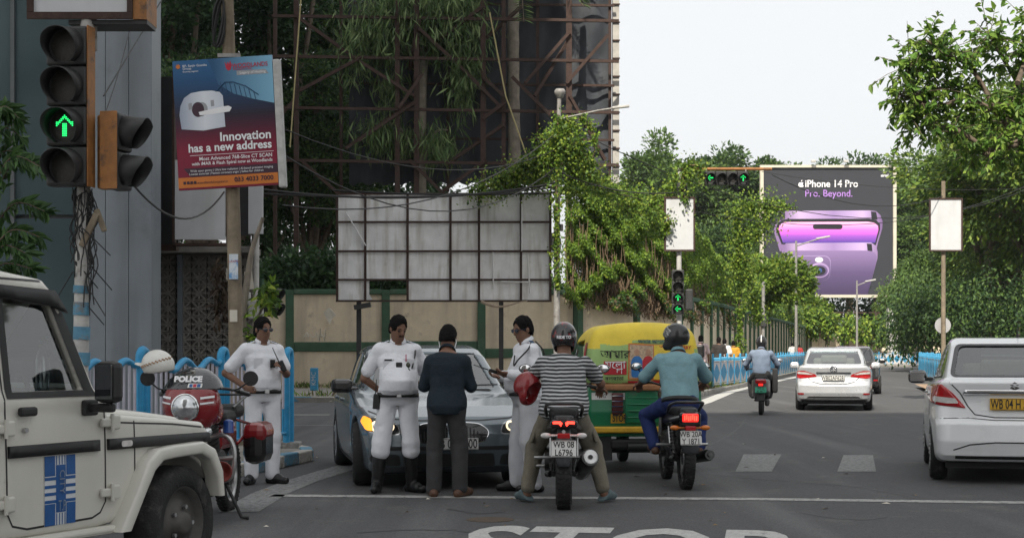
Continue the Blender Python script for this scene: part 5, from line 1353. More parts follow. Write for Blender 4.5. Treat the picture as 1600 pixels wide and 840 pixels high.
for i, (x, y) in enumerate(((17.5, 3), (18.5, 13), (19.5, 24))): plant_tree('occluder_tree', 'unseen tree added beyond the taxi to cut sky light from the side', rt[i], (x, y, 0), i * 2.0, 1.15, 'unseen trees added to cut sky light')  # out-of-view trees added to block side sky light and reflect in the cars
r = np.random.default_rng(171); b = MB()
for k in range(46):
 p = gp(r.uniform(380, 1500), r.uniform(690, 830)); a = r.uniform(0, 6); w = r.uniform(.012, .045); u, v = Vector((math.cos(a), math.sin(a), 0)) * w, Vector((-math.sin(a), math.cos(a), 0)) * w * r.uniform(.3, .9)
 b.add([p + u + Vector((0, 0, .012)), p + v + Vector((0, 0, .022)), p - u + Vector((0, 0, .012)), p - v + Vector((0, 0, .014))], [(0, 1, 2, 3)], False, int(k % 3 == 0))
b.build('litter', [mat('dead_leaf', (.22, .15, .08), .9, var=.3), m_paper], kind='stuff', label='scraps of paper and dead leaves on the road', cat='litter')
# ================================================================== vehicles
def paint(name, col, rough=.28, metal=.0, flake=.05, dust=.35): return mat(name, col, rough, metal, var=flake, scale=3, coat=.8, spec=.5, dirt=[((.30, .28, .25), dust, 2.2, .56), ((.25, .23, .2), dust * .8, 11, .62)])
m_tyre = mat('tyre_rubber', (.022, .022, .023), .85, var=.3, scale=14, bump=.4, bscale=60, dirt=[((.10, .095, .085), .6, 7, .55)])
m_rim = mat('alloy_rim', (.42, .42, .43), .35, .85, var=.15, scale=8, dirt=[((.12, .11, .10), .6, 8, .55)])
m_steel = mat('steel_rim', (.09, .085, .08), .6, .4, var=.25, scale=9)
m_glass = mat('car_glass', (.5, .5, .5), .02, var=0, alpha=((.52, .60, .60), .10, 1.25))
m_glassd = mat('car_glass_dark', (.5, .5, .5), .02, var=0, alpha=((.10, .12, .125), .05, 1.2))
m_trim = mat('black_trim', (.022, .022, .023), .5, var=.15, scale=12)
m_gloss = mat('gloss_black', (.015, .015, .016), .15, var=.05, coat=.5)
m_chrome = mat('chrome', (.72, .72, .73), .1, 1.0, var=.03)
m_tail = mat('tail_red', (.42, .012, .015), .12, var=.12, scale=18, coat=.7)
m_tailw = mat('tail_clear', (.62, .60, .58), .15, var=.15, scale=26, coat=.6)
m_lamp_on = mat('brake_light_on', (.8, .02, .02), .2, var=0, emit=((1, .035, .02), 4.5))
m_lamp_soft = mat('brake_lens_lit', (.6, .02, .02), .2, var=0, emit=((1, .03, .02), .9))
m_amber_on = mat('amber_light_on', (.9, .45, .05), .2, var=0, emit=((1, .33, .02), 1.15))
m_warm_on = mat('headlight_on', (.9, .85, .7), .2, var=0, emit=((1, .80, .52), 1.1))
m_amber = mat('amber_lens', (.6, .16, .01), .2, var=.1, coat=.5)
m_lampglass = mat('lamp_reflector', (.55, .57, .58), .12, .7, var=.25, scale=22, coat=.6)
m_plate = mat('plate_white', (.66, .66, .64), .45, var=.07, scale=9, dirt=[((.4, .38, .33), .5, 12, .6)])
m_platey = mat('plate_yellow', (.62, .36, .03), .45, var=.07, scale=9)
m_plateg = mat('plate_green', (.05, .42, .26), .45, var=.07, scale=9)
m_letter = mat('plate_black', (.02, .02, .02), .5, var=0)
m_seat = mat('seat_fabric', (.05, .05, .052), .9, var=.15, scale=14); m_seatb = mat('seat_beige', (.42, .37, .30), .9, var=.1, scale=12)
m_under = mat('underbody', (.02, .02, .021), .8, var=.2)

def wheel(parent, c, R_, W_, side, rim='alloy', nsp=5, steer=0.0, name='wheel'):
 """side: +1 = outer face towards +x"""
 w = bpy.data.objects.new(name, None); link(w, parent); w.location = c; w.rotation_euler = (0, 0, steer)
 b = MB(); h = W_ / 2
 b.lathe([(R_ * .66, -h), (R_ * .90, -h * 1.04), (R_ * .975, -h * .8), (R_, -h * .45), (R_, h * .45), (R_ * .975, h * .8), (R_ * .90, h * 1.04), (R_ * .66, h), (R_ * .60, h * .5), (R_ * .60, -h * .5)], axis=(1, 0, 0), n=40, closed=True)
 b.build('tyre', m_tyre, w)
 s = side
 if rim == 'alloy':
  b = MB(); b.lathe([(R_ * .68, s * h * .9), (R_ * .64, s * h * .96), (R_ * .60, s * h * .6), (R_ * .58, -s * h * .5)], axis=(1, 0, 0), n=36)
  for k in range(nsp):
   a = 2 * math.pi * k / nsp
   for d_ in (-.13, .13):
    p = lambda rr, dd, xx: Vector((xx, rr * math.cos(a + dd), rr * math.sin(a + dd)))
    b.tube([p(R_ * .12, d_ * 2, s * h * .72), p(R_ * .40, d_, s * h * .82), p(R_ * .64, d_ * .9, s * h * .86)], [.026, .022, .024], 6)
  b.lathe([(0, s * h * .95), (.03, s * h * .95), (R_ * .17, s * h * .8), (R_ * .18, s * h * .5)], axis=(1, 0, 0), n=16)
  b.build('rim', m_rim, w)
  b = MB(); b.lathe([(0, s * h * .1), (R_ * .57, s * h * .1)], axis=(1, 0, 0), n=24); b.build('brake_disc', m_steel, w)
 else:
  b = MB(); b.lathe([(R_ * .67, s * h * .88), (R_ * .62, s * h * .9), (R_ * .58, s * h * .45), (R_ * .46, s * h * .35), (R_ * .40, s * h * .62), (R_ * .22, s * h * .72), (R_ * .20, s * h * 1.05), (R_ * .10, s * h * 1.12), (0, s * h * 1.12)], axis=(1, 0, 0), n=32)
  b.build('rim', m_steel, w)
  b = MB()
  for k in range(5): a = 2 * math.pi * k / 5; c_ = Vector((s * h * .74, R_ * .30 * math.cos(a), R_ * .30 * math.sin(a))); b.cyl(c_, c_ + Vector((s * .02, 0, 0)), .014, n=6)
  b.build('wheel_nuts', m_rim, w)
 return w
def car_shape(sp):
 lo, up = sp['lower'], sp['upper']; W2, Wg = sp['W'] / 2, sp['Wg'] / 2; zb = sp['belt']; yc = sp.get('yc', 0.0)
 def lower(x, y, z):
  ax = np.abs(x); yy = yc + (y - yc) * (1 + sp.get('nose', .05) * (ax / W2) ** 4)
  wl = W2 * (1 - sp.get('tf', .12) * np.clip((y - sp['y1']) / (sp['yF'] - sp['y1']), 0, 1.3) ** 2 - sp.get('tr', .10) * np.clip((sp['y0'] - y) / (sp['y0'] - sp['yR']), 0, 1.3) ** 2)
  wl = wl - sp.get('barrel', .05) * ((z - .62) / .5) ** 2 + sp.get('flank', 0) * np.exp(-((z - sp.get('fz', .85)) / .05) ** 2)
  return smax(poly_sd(yy, z, lo), ax - wl, sp.get('k1', .07))
 def upper(x, y, z):
  ax = np.abs(x); yy = yc + (y - yc) * (1 + sp.get('gcurve', .05) * (ax / Wg) ** 2)
  wg = Wg - sp.get('tumble', .32) * (z - zb) - sp.get('gt', .05) * np.clip(np.abs(y - yc) - .5, 0, 2) ** 2
  return smax(poly_sd(yy, z, up), ax - wg, sp.get('k2', .10))
 def outer(x, y, z): return smin(lower(x, y, z), upper(x, y, z), sp.get('k3', .035))
 return lower, upper, outer
def seat(parent, c, m, w=.5, back=.62, rot=0):
 o = bpy.data.objects.new('seat', None); link(o, parent); o.location = c; o.rotation_euler = (0, 0, rot)
 b = MB(); b.box((0, 0, .08), (w, .5, .16), bev=.05); b.build('cushion', m, o)
 b = MB(); b.box((0, -.26, .16 + back / 2), (w, .15, back), Matrix.Rotation(R(12), 3, 'X'), bev=.06); b.build('backrest', m, o)
 b = MB(); b.box((0, -.35, .28 + back), (w * .5, .1, .18), Matrix.Rotation(R(10), 3, 'X'), bev=.04); b.build('headrest', m, o)
def car(name, label, sp, loc, heading, mpaint, cat='car', h=.022):
 """heading: clockwise from +Y"""
 o = thing(name, label, cat, loc, -heading)
 lower, upper, outer = car_shape(sp); ax_f, ax_r, Rw = sp['axf'], sp['axr'], sp['R']
 wins = sp.get('side_win', []); fw, rw = sp.get('front_win'), sp.get('rear_win')
 def full(x, y, z):
  d = outer(x, y, z); ax = np.abs(x)
  if sp.get('hollow', True):
   cav = np.maximum(upper(x, y, z) + .055, .75 - z)
   c2 = np.maximum(np.maximum(ax - (sp['Wg'] / 2 - .05), np.abs(y - sp['cab'][0]) - sp['cab'][1]), np.maximum(.42 - z, z - (sp['belt'] + .02)))
   d = smax(d, -np.minimum(cav, c2), .015)
   for w in wins: d = np.maximum(d, -np.maximum(poly_sd(y, z, w), .35 - ax))
   if fw is not None: d = np.maximum(d, -np.maximum(poly_sd(x, z, fw), sp['fw_y'] - y))
   if rw is not None: d = np.maximum(d, -np.maximum(poly_sd(x, z, rw), y - sp['rw_y']))
  for ya in (ax_f, ax_r):
   rr = np.sqrt((y - ya) ** 2 + (z - Rw) ** 2) - (Rw + sp.get('arch', .05))
   d = smax(d, -np.maximum(rr, sp['W'] / 2 - .30 - ax), .012)
  return d
 yF, yR = max(p[0] for p in sp['lower']), min(p[0] for p in sp['lower'])
 me = sdf_mesh('body', full, (-sp['W'] / 2 - .06, yR - .08, sp.get('zmin', .1) - .04), (sp['W'] / 2 + .06, yF + .08, sp['H'] + .06), h, [mpaint], True, sym=True)
 obj_mesh('body', me, o)
 st = sp.get('track', sp['W'] - .24) / 2
 for ya, sg_, steer in ((ax_f, 1, sp.get('steer', 0)), (ax_f, -1, sp.get('steer', 0)), (ax_r, 1, 0), (ax_r, -1, 0)):
  wheel(o, (sg_ * st, ya, Rw), Rw, sp.get('tw', .2), sg_, sp.get('rim', 'alloy'), 5, steer)
 b = MB(); b.span((-sp['W'] / 2 + .16, yR + .25, sp.get('zmin', .1) + .06), (sp['W'] / 2 - .16, yF - .25, sp.get('zmin', .1) + .14)); b.build('underside', m_under, o)
 return o, outer
def wins_glass(o, outer, sp, mg, off=-.012):
 for w in sp.get('side_win', []):
  for f in ('x+', 'x-'): patch('side_window', outer, [((y - sp['wc'][0]) * 1.01 + sp['wc'][0], z) for y, z in w], f, mg, o, off=off, step=.08)
def band(poly, t):
 """polyline -> closed thin polygon of width t"""
 L_, R_ = [], []; P = [Vector(p) for p in poly]
 for i, p in enumerate(P):
  d = (P[min(i + 1, len(P) - 1)] - P[max(i - 1, 0)]).normalized(); n = Vector((-d.y, d.x)); L_.append(p + n * t / 2); R_.append(p - n * t / 2)
 return [(p.x, p.y) for p in L_] + [(p.x, p.y) for p in reversed(R_)]
def seam(o, outer, line, face, t=.011, m=None, name='panel_gap', off=.0015): return patch(name, outer, band(line, t), face, m or m_trim, o, off=off, step=.05)
def plate(o, c, w, h, lines, mp, face='y-', tilt=0.0, size=None, rz=None, sx=.72):
 p = bpy.data.objects.new('number_plate', None); link(p, o); p.location = c; p.rotation_euler = (tilt, 0, (0 if face == 'y-' else math.pi) if rz is None else rz)
 b = MB(); b.box((0, 0, 0), (w, .012, h), bev=.004); b.build('plate', mp, p)
 b = MB(); t = .006
 for a, c_ in (((-w / 2 + t, h / 2 - t * 1.6), (w / 2 - t, h / 2 - t)), ((-w / 2 + t, -h / 2 + t), (w / 2 - t, -h / 2 + t * 1.6))): b.span((a[0], -.0085, a[1]), (c_[0], -.0075, c_[1]))
 b.build('border', m_letter, p)
 n = len(lines); s = size or h / n * 1.12
 for i, ln in enumerate(lines): text(ln, s, m_letter, p, (0, -.0095, h / n * ((n - 1) / 2 - i) - s * .02), bold=s * .012, sx=sx)
 return p

# ------------------------------------------------------------------ grey saloon stopped by the officers
SP = dict(W=1.85, Wg=1.60, H=1.47, belt=.98, y1=.9, yF=2.28, y0=-1.3, yR=-2.56, tf=.13, tr=.10, barrel=.055, flank=.012, fz=.80, nose=.055, axf=1.445, axr=-1.445, R=.335, tw=.24, track=1.60, yc=-.1, steer=R(-4),
  lower=[(2.10, .17), (2.24, .24), (2.29, .42), (2.285, .56), (2.24, .66), (2.12, .735), (1.75, .83), (1.3, .905), (.85, .965), (.5, 1.0), (-1.7, 1.03), (-2.35, 1.04), (-2.52, 1.02), (-2.56, .75), (-2.52, .35), (-2.3, .2), (0, .16)],
  upper=[(1.12, .90), (.92, 1.0), (.2, 1.36), (-.05, 1.43), (-.5, 1.468), (-.95, 1.45), (-1.3, 1.38), (-2.02, 1.03), (-2.0, .9)],
  side_win=[[(.72, 1.03), (.14, 1.32), (-.10, 1.365), (-.42, 1.38), (-.42, 1.04)], [(-.50, 1.04), (-.50, 1.38), (-.95, 1.36), (-1.25, 1.27), (-1.62, 1.07)]], wc=(-.4, 1.2),
  front_win=[(-.67, 1.0), (.67, 1.0), (.55, 1.36), (0, 1.40), (-.55, 1.36)], fw_y=.1, rear_win=[(-.62, 1.08), (.62, 1.08), (.5, 1.36), (-.5, 1.36)], rw_y=-1.2, cab=(-.35, 1.15))
m_bmw = paint('grey_blue_paint', (.135, .168, .19), .24, .35, .06, .10)
pB = Vector((-.76, 16.95, .004))
hdB = R(180 - 10)
# midpoint of the wheelbase lies behind the front axle
ctr = pB + Vector((math.sin(hdB), math.cos(hdB), 0)) * -1.445
bmw, bo_ = car('grey_saloon', 'blue grey saloon with glowing headlamps facing the two officers', SP, ctr, hdB, m_bmw)
wins_glass(bmw, bo_, SP, m_glassd)
patch('windscreen', bo_, SP['front_win'], 'y+', m_glass, bmw, off=-.012, step=.07)
patch('rear_window', bo_, SP['rear_win'], 'y-', m_glassd, bmw, off=-.012, step=.1)
for x in (-.38, .38): seat(bmw, (x, -.1, .40), m_seat)
seat(bmw, (0, -1.05, .42), m_seat, 1.25)
b = MB(); b.box((0, .78, .93), (1.3, .4, .12), bev=.05); b.build('dashboard', m_seat, bmw)
b = MB(); b.lathe([(.17 + .016 * math.cos(t), .016 * math.sin(t)) for t in [i * math.pi / 3 for i in range(6)]], (.38, .48, .92), (0, -.9, .45), 24, closed=True); b.build('steering_wheel', m_seat, bmw)
b = MB(); b.box((0, .14, 1.27), (.22, .03, .07), bev=.015); b.build('rear_view_mirror', m_trim, bmw)
# face: kidney grilles, lamps, intake, plate
for s in (-1, 1):
 kid = smooth_poly([(s * .03, .475), (s * .03, .655), (s * .10, .69), (s * .30, .675), (s * .40, .60), (s * .36, .50), (s * .22, .455)], .05)
 patch('grille_surround', bo_, kid, 'y+', m_chrome, bmw, off=.004, step=.05)
 kc = (s * .20, .575); g_ = patch('grille', bo_, [((x - kc[0]) * .965 + kc[0], (z - kc[1]) * .94 + kc[1]) for x, z in kid], 'y+', m_gloss, bmw, off=.009, step=.05)
 for k in range(9):
  x = s * (.055 + .036 * k); zt, zb_ = .668 - .002 * k * k, .49 + .0008 * k
  patch('grille_bar', bo_, [(x - .006, zb_), (x + .006, zb_), (x + .006, zt), (x - .006, zt)], 'y+', m_trim, bmw, off=.018, step=.06)
 hl = smooth_poly([(s * .50, .565), (s * .53, .67), (s * .70, .735), (s * .86, .765), (s * .895, .70), (s * .86, .60), (s * .68, .555)], .04)
 patch('headlamp', bo_, hl, 'y+', m_lampglass, bmw, off=.004, step=.04)
 patch('headlamp_bezel', bo_, [((x - s * .70) * .93 + s * .70, (z - .66) * .84 + .655) for x, z in hl], 'y+', m_gloss, bmw, off=.008, step=.04)
 for cx, r0 in ((.62, .052), (.745, .056)):
  ring = [(s * cx + r0 * math.cos(R(a)), .645 + r0 * math.sin(R(a))) for a in range(0, 360, 24)]
  patch('angel_ring', bo_, ring, 'y+', m_warm_on, bmw, off=.013, step=.04)
  patch('lamp_core', bo_, [((x - s * cx) * .66 + s * cx, (z - .645) * .66 + .645) for x, z in ring], 'y+', m_lampglass, bmw, off=.018, step=.04)
 # amber at the outer corner, blinking on the driver's side
 patch('indicator', bo_, smooth_poly([(s * .785, .60), (s * .79, .72), (s * .86, .75), (s * .885, .69), (s * .85, .61)], .02), 'y+', m_amber_on if s > 0 else m_lampglass, bmw, off=.02, step=.04)
 patch('corner_intake', bo_, smooth_poly([(s * .50, .25), (s * .52, .36), (s * .78, .38), (s * .82, .31), (s * .76, .25)], .03), 'y+', m_trim, bmw, off=.004, step=.05)
 b = MB(); b.box((s * .985, .62, 1.02), (.23, .12, .15), bev=.045); mi_ = b.build('door_mirror', m_gloss, bmw)
 b = MB(); b.box((s * .985, .555, 1.02), (.18, .012, .11), bev=.004); b.build('mirror_glass', m_chrome, mi_)
 b = MB(); b.box((s * .86, .63, .985), (.12, .07, .05), bev=.02); b.build('mirror_arm', m_gloss, mi_)
 f = 'x+' if s > 0 else 'x-'
 for ln in ([(.86, .24), (.84, .7), (.80, 1.0)], [(-.46, .24), (-.46, 1.03)], [(.86, .24), (-.9, .24)], [(-1.05, .75), (-1.42, .98), (-1.62, 1.05)]): seam(bmw, bo_, ln, f)
 for y in (-.3, -1.2): patch('door_handle', bo_, rrect(.2, .035, .016, 3, y, .85), f, m_bmw, bmw, off=.022, thick=.02, step=.05)
 patch('sill_trim', bo_, [(1.0, .19), (-1.0, .19), (-1.0, .23), (1.0, .23)], f, m_trim, bmw, off=.003, step=.1)
 patch('side_marker', bo_, rrect(.1, .04, .015, 3, 1.10, .74), f, m_amber, bmw, off=.004, step=.05)
 patch('window_trim', bo_, band([(.78, 1.02), (-.4, 1.03), (-1.66, 1.055)], .022), f, m_gloss, bmw, off=.003, step=.08)
patch('lower_intake', bo_, smooth_poly([(-.46, .24), (-.44, .37), (.44, .37), (.46, .24)], .03), 'y+', m_trim, bmw, off=.004, step=.06)
patch('intake_band', bo_, smooth_poly([(-.80, .405), (.80, .405), (.78, .445), (-.78, .445)], .01), 'y+', m_trim, bmw, off=.003, step=.06)
seam(bmw, bo_, [(-.80, .79), (-.62, .72), (-.3, .70), (0, .705), (.3, .70), (.62, .72), (.80, .79)], 'y+', .012)
plate(bmw, (-.02, 2.34, .47), .5, .115, ['WB 06 0200'], m_plate, 'y+', 0)
cx = 0; b = MB(); b.cyl((0, 2.155, .742), (0, 2.17, .748), .04, n=20); b.build('round_badge', m_dbl, bmw)
for s in (-1, 1): b = MB(); b.tube([(.1 + s * .3, .985, 1.012), (.1 + s * .3 - .3, .955, 1.03), (.1 + s * .3 - .5, .93, 1.035)], .008, 5); b.build('wiper', m_trim, bmw)

# ------------------------------------------------------------------ white taxi saloon seen from behind
SD = dict(W=1.695, Wg=1.50, H=1.555, belt=1.05, y1=.8, yF=2.03, y0=-1.0, yR=-1.965, tf=.14, tr=.085, barrel=.05, flank=.012, fz=.88, nose=.05, axf=1.21, axr=-1.22, R=.30, tw=.175, track=1.50, yc=-.1, k1=.09,
  lower=[(1.85, .19), (2.0, .28), (2.03, .5), (1.95, .72), (1.5, .90), (1.1, 1.0), (.8, 1.03), (-1.2, 1.07), (-1.75, 1.10), (-1.86, 1.105), (-1.915, 1.07), (-1.875, .86), (-1.90, .70), (-1.965, .64), (-1.975, .45), (-1.93, .30), (-1.85, .24), (-1.5, .2), (0, .17)],
  upper=[(1.35, .92), (1.1, 1.04), (.42, 1.45), (.15, 1.525), (-.3, 1.556), (-.75, 1.545), (-1.08, 1.48), (-1.72, 1.09), (-1.7, .95)],
  side_win=[[(.86, 1.09), (.36, 1.40), (.1, 1.45), (-.12, 1.46), (-.12, 1.10)], [(-.2, 1.10), (-.2, 1.46), (-.7, 1.44), (-.98, 1.38), (-1.22, 1.2), (-1.2, 1.13)]], wc=(-.2, 1.28),
  front_win=[(-.63, 1.08), (.63, 1.08), (.54, 1.44), (-.54, 1.44)], fw_y=.4, rear_win=smooth_poly([(-.60, 1.145), (.60, 1.145), (.525, 1.46), (-.525, 1.46)], .06), rw_y=-1.0, cab=(-.2, .95), gcurve=.05, k2=.09)
m_whitecar = paint('taxi_white', (.80, .81, .82), .3, 0, .03, .10)
hdD = R(13); pR = gp(1466, 748)          # rear wheel on the kerb-facing side
cD = Vector((pR.x, pR.y, .004)) + Vector((math.sin(hdD), math.cos(hdD), 0)) * 1.22 + Vector((math.cos(hdD), -math.sin(hdD), 0)) * .75
tx, do_ = car('white_taxi', 'white taxi saloon with a yellow number plate seen from behind', SD, cD, hdD, m_whitecar, 'taxi')
wins_glass(tx, do_, SD, m_glassd)
patch('windscreen', do_, SD['front_win'], 'y+', m_glass, tx, off=-.012, step=.1)
patch('rear_window', do_, SD['rear_win'], 'y-', m_glass, tx, off=-.010, step=.06)
b_out = [((x) * 1.075, (z - 1.30) * 1.13 + 1.30) for x, z in SD['rear_win']]
for k in range(1):
 # black ceramic border round the rear glass, laid as four strips
 n = len(b_out); seg = [list(range(0, n // 2 + 1)), list(range(n // 2, n + 1))]
 for idx in seg:
  po = [b_out[i % n] for i in idx] + [SD['rear_win'][i % n] for i in reversed(idx)]
  patch('window_border', do_, po, 'y-', m_gloss, tx, off=.003, step=.08)
for x in (-.36, .36): seat(tx, (x, .15, .42), m_seat, .48)
seat(tx, (0, -.75, .44), m_seatb, 1.2, .5)
for x in (-.35, .35): b = MB(); b.box((x, -1.03, 1.19), (.28, .1, .16), bev=.05); b.build('rear_headrest', m_seatb, tx)
b = MB(); b.box((0, -1.28, 1.10), (1.15, .4, .03), bev=.01); b.build('parcel_shelf', m_seat, tx)
b = MB(); b.box((.35, -1.22, 1.16), (.16, .18, .08), bev=.02); b.build('tissue_box', m_red, tx)
b = MB(); b.box((0, .95, .98), (1.2, .35, .1), bev=.04); b.build('dashboard', m_seat, tx)
b = MB(); b.box((.1, .62, 1.40), (.22, .02, .06), bev=.01); b.build('sticker', m_plate, tx)
for s in (-1, 1):
 tl = smooth_poly([(s * .485, .80), (s * .63, .965), (s * .74, 1.055), (s * .835, 1.04), (s * .85, .845), (s * .74, .825)], .025)
 patch('tail_lamp', do_, tl, 'y-', m_tail, tx, off=.008, thick=.006, step=.04)
 patch('tail_lamp_clear', do_, smooth_poly([(s * .565, .85), (s * .60, .905), (s * .82, .925), (s * .83, .87), (s * .68, .85)], .02), 'y-', m_tailw, tx, off=.014, step=.04)
 f = 'x+' if s > 0 else 'x-'
 patch('tail_lamp_side', do_, smooth_poly([(-1.86, .86), (-1.84, 1.045), (-1.66, 1.0), (-1.60, .93), (-1.70, .87)], .02), f, m_tail, tx, off=.006, step=.05)
 b = MB(); b.box((s * .93, .78, 1.09), (.22, .12, .16), bev=.05); mi_ = b.build('door_mirror', m_gloss, tx)
 b = MB(); b.box((s * .93, .715, 1.09), (.17, .012, .12), bev=.005); b.build('mirror_glass', m_chrome, mi_); b = MB(); b.box((s * .80, .79, 1.06), (.12, .07, .05), bev=.02); b.build('mirror_arm', m_gloss, mi_)
 for ln in ([(.85, .26), (.86, .7), (.82, 1.08)], [(-.16, .26), (-.16, 1.1)], [(.85, .26), (-.85, .26)], [(-.85, .26), (-.95, .6), (-1.15, .85), (-1.24, 1.12)]): seam(tx, do_, ln, f)
 for y in (0.0, -1.02): patch('door_handle', do_, rrect(.19, .032, .015, 3, y, .93), f, m_chrome, tx, off=.025, thick=.02, step=.05)
 patch('window_trim', do_, band([(.88, 1.085), (-.2, 1.095), (-1.25, 1.125)], .02), f, m_trim, tx, off=.003, step=.08)
 patch('pillar_black', do_, [(-.115, 1.10), (-.205, 1.10), (-.205, 1.455), (-.115, 1.455)], f, m_gloss, tx, off=.003, step=.06)
patch('chrome_strip', do_, smooth_poly([(-.53, .945), (-.5, .995), (.5, .995), (.53, .945)], .012), 'y-', m_chrome, tx, off=.024, thick=.02, step=.05)
seam(tx, do_, [(-.66, 1.075), (-.55, .96), (-.47, .82), (-.40, .735), (-.2, .705), (.2, .705), (.40, .735), (.47, .82), (.55, .96), (.66, 1.075)], 'y-', .012)
seam(tx, do_, [(-.80, .69), (-.47, .70), (-.2, .678), (.2, .678), (.47, .70), (.80, .69)], 'y-', .009)
seam(tx, do_, [(-.62, .36), (-.45, .42), (-.2, .445), (.2, .445), (.45, .42), (.62, .36)], 'y-', .014)
patch('bumper_lower_lip', do_, [(-.6, .265), (.6, .265), (.6, .30), (-.6, .30)], 'y-', m_trim, tx, off=.004, step=.07)  # thin black strip along the lower bumper edge
patch('plate_recess', do_, smooth_poly([(-.34, .77), (.34, .77), (.34, .925), (-.34, .925)], .02), 'y-', m_whitecar, tx, off=.002, step=.06)
plate(tx, (.0, -1.915, .845), .5, .125, ['WB 04 H 5127'], m_platey, 'y-', R(-2), sx=.56)
# angular S emblem
em = bpy.data.objects.new('emblem', None); link(em, tx); em.location = (0, -1.905, 1.035); em.rotation_euler = (R(8), 0, 0)
b = MB(); b.add([(x * .9, -.004, z * .9) for x, z in [(-.055, .012), (.0, .05), (.055, .018), (.03, .004), (.0, .022), (-.025, .004), (.055, -.02), (.0, -.052), (-.055, -.02), (-.03, -.004), (.0, -.024), (.022, -.006)]], [(0, 1, 2, 3, 4, 5), (6, 7, 8, 9, 10, 11)]); b.add([(x * .9, -.004, z * .9) for x, z in [(-.055, .012), (-.025, .004), (.03, -.024), (.055, -.02), (.022, -.006)]], [(0, 1, 4, 3, 2)]); b.build('mark', m_steel, em)
b = MB(); b.cyl((.15, -.35, 1.555), (.15, -.35, 1.60), .018, .012, 8); b.cyl((.15, -.35, 1.60), (.15, -.47, 1.72), .006, .004, 6); b.build('aerial', m_trim, tx)

# ------------------------------------------------------------------ silver saloon ahead
SCo = dict(W=1.775, Wg=1.55, H=1.475, belt=1.0, y1=.9, yF=2.3, y0=-1.2, yR=-2.32, tf=.14, tr=.10, barrel=.055, flank=.010, fz=.86, axf=1.35, axr=-1.35, R=.32, tw=.2, track=1.56, yc=-.1, k1=.08,
  lower=[(2.1, .19), (2.27, .28), (2.3, .5), (2.2, .68), (1.7, .84), (1.2, .94), (.9, .97), (-1.5, 1.02), (-2.1, 1.055), (-2.24, 1.055), (-2.28, 1.01), (-2.22, .80), (-2.25, .68), (-2.33, .60), (-2.33, .42), (-2.25, .28), (-1.9, .2), (0, .17)],
  upper=[(1.45, .88), (1.2, .98), (.45, 1.38), (.1, 1.455), (-.4, 1.475), (-.9, 1.44), (-1.2, 1.37), (-1.98, 1.04), (-1.95, .9)],
  side_win=[[(.85, 1.03), (.35, 1.32), (0, 1.38), (-.25, 1.39), (-.25, 1.04)], [(-.33, 1.04), (-.33, 1.39), (-.9, 1.36), (-1.45, 1.10)]], wc=(-.3, 1.2),
  front_win=[(-.64, 1.0), (.64, 1.0), (.54, 1.36), (-.54, 1.36)], fw_y=.3, rear_win=smooth_poly([(-.64, 1.085), (.64, 1.085), (.53, 1.39), (-.53, 1.39)], .06), rw_y=-1.1, cab=(-.3, 1.05))
m_silver = paint('silver_paint', (.56, .575, .60), .28, .35, .04, .08)
hdC = R(12.0); pC = gp(1303, 640)
cC = Vector((pC.x, pC.y, .004)) + Vector((math.sin(hdC), math.cos(hdC), 0)) * 1.35
co, co_ = car('silver_saloon', 'silver saloon with a white plate driving away along the footpath fence', SCo, cC, hdC, m_silver, 'car', .03)
wins_glass(co, co_, SCo, m_glassd)
patch('windscreen', co_, SCo['front_win'], 'y+', m_glass, co, off=-.012, step=.12)
patch('rear_window', co_, SCo['rear_win'], 'y-', m_glass, co, off=-.006, step=.08)
for x in (-.36, .36): seat(co, (x, .1, .40), m_seatb, .48)
seat(co, (0, -.9, .42), m_seatb, 1.2, .5)
for x in (-.35, .35): b = MB(); b.box((x, -1.2, 1.14), (.26, .1, .16), bev=.05); b.build('rear_headrest', m_seatb, co)
b = MB(); b.box((0, .95, .94), (1.2, .35, .1), bev=.04); b.build('dashboard', m_seat, co)
for s in (-1, 1):
 tl = smooth_poly([(s * .375, .795), (s * .42, .85), (s * .66, .93), (s * .84, .925), (s * .84, .765), (s * .72, .755)], .025)
 patch('tail_lamp', co_, tl, 'y-', m_tail, co, off=.01, step=.05)
 patch('tail_lamp_clear', co_, smooth_poly([(s * .45, .84), (s * .62, .895), (s * .82, .905), (s * .82, .86), (s * .55, .84)], .012), 'y-', m_tailw, co, off=.018, step=.05)
 patch('reflector', co_, rrect(.15, .04, .012, 3, s * .745, .40), 'y-', m_tail, co, off=.008, step=.05)
 f = 'x+' if s > 0 else 'x-'
 b = MB(); b.box((s * .99, .78, 1.03), (.22, .12, .15), bev=.05); mi_ = b.build('door_mirror', m_silver, co); b = MB(); b.box((s * .86, .79, 1.0), (.12, .07, .05), bev=.02); b.build('mirror_arm', m_trim, mi_)
 for ln in ([(.85, .26), (.82, 1.03)], [(-.29, .26), (-.29, 1.04)]): seam(co, co_, ln, f, .014)
patch('chrome_strip', co_, [(-.38, .865), (.38, .865), (.40, .90), (-.40, .90)], 'y-', m_chrome, co, off=.016, step=.06)
patch('lower_bumper', co_, smooth_poly([(-.62, .30), (.62, .30), (.56, .34), (-.56, .34)], .02), 'y-', m_trim, co, off=.004, step=.08)
seam(co, co_, [(-.7, .92), (-.58, .78), (-.48, .68), (-.3, .63), (.3, .63), (.48, .68), (.58, .78), (.7, .92)], 'y-', .014)
plate(co, (0, -2.285, .765), .5, .12, ['WB02AF6281'], m_plate, 'y-', 0)
eb = MB(); eb.tube([(.075 * math.cos(R(a)), 0, .05 * math.sin(R(a))) for a in range(0, 360, 24)], .009, 5, closed=True); eb.tube([(.028 * math.cos(R(a)), 0, .046 * math.sin(R(a))) for a in range(0, 360, 30)], .008, 5, closed=True); eb.tube([(.055 * math.cos(R(a)), 0, .022 + .022 * math.sin(R(a))) for a in range(0, 360, 30)], .007, 5, closed=True)
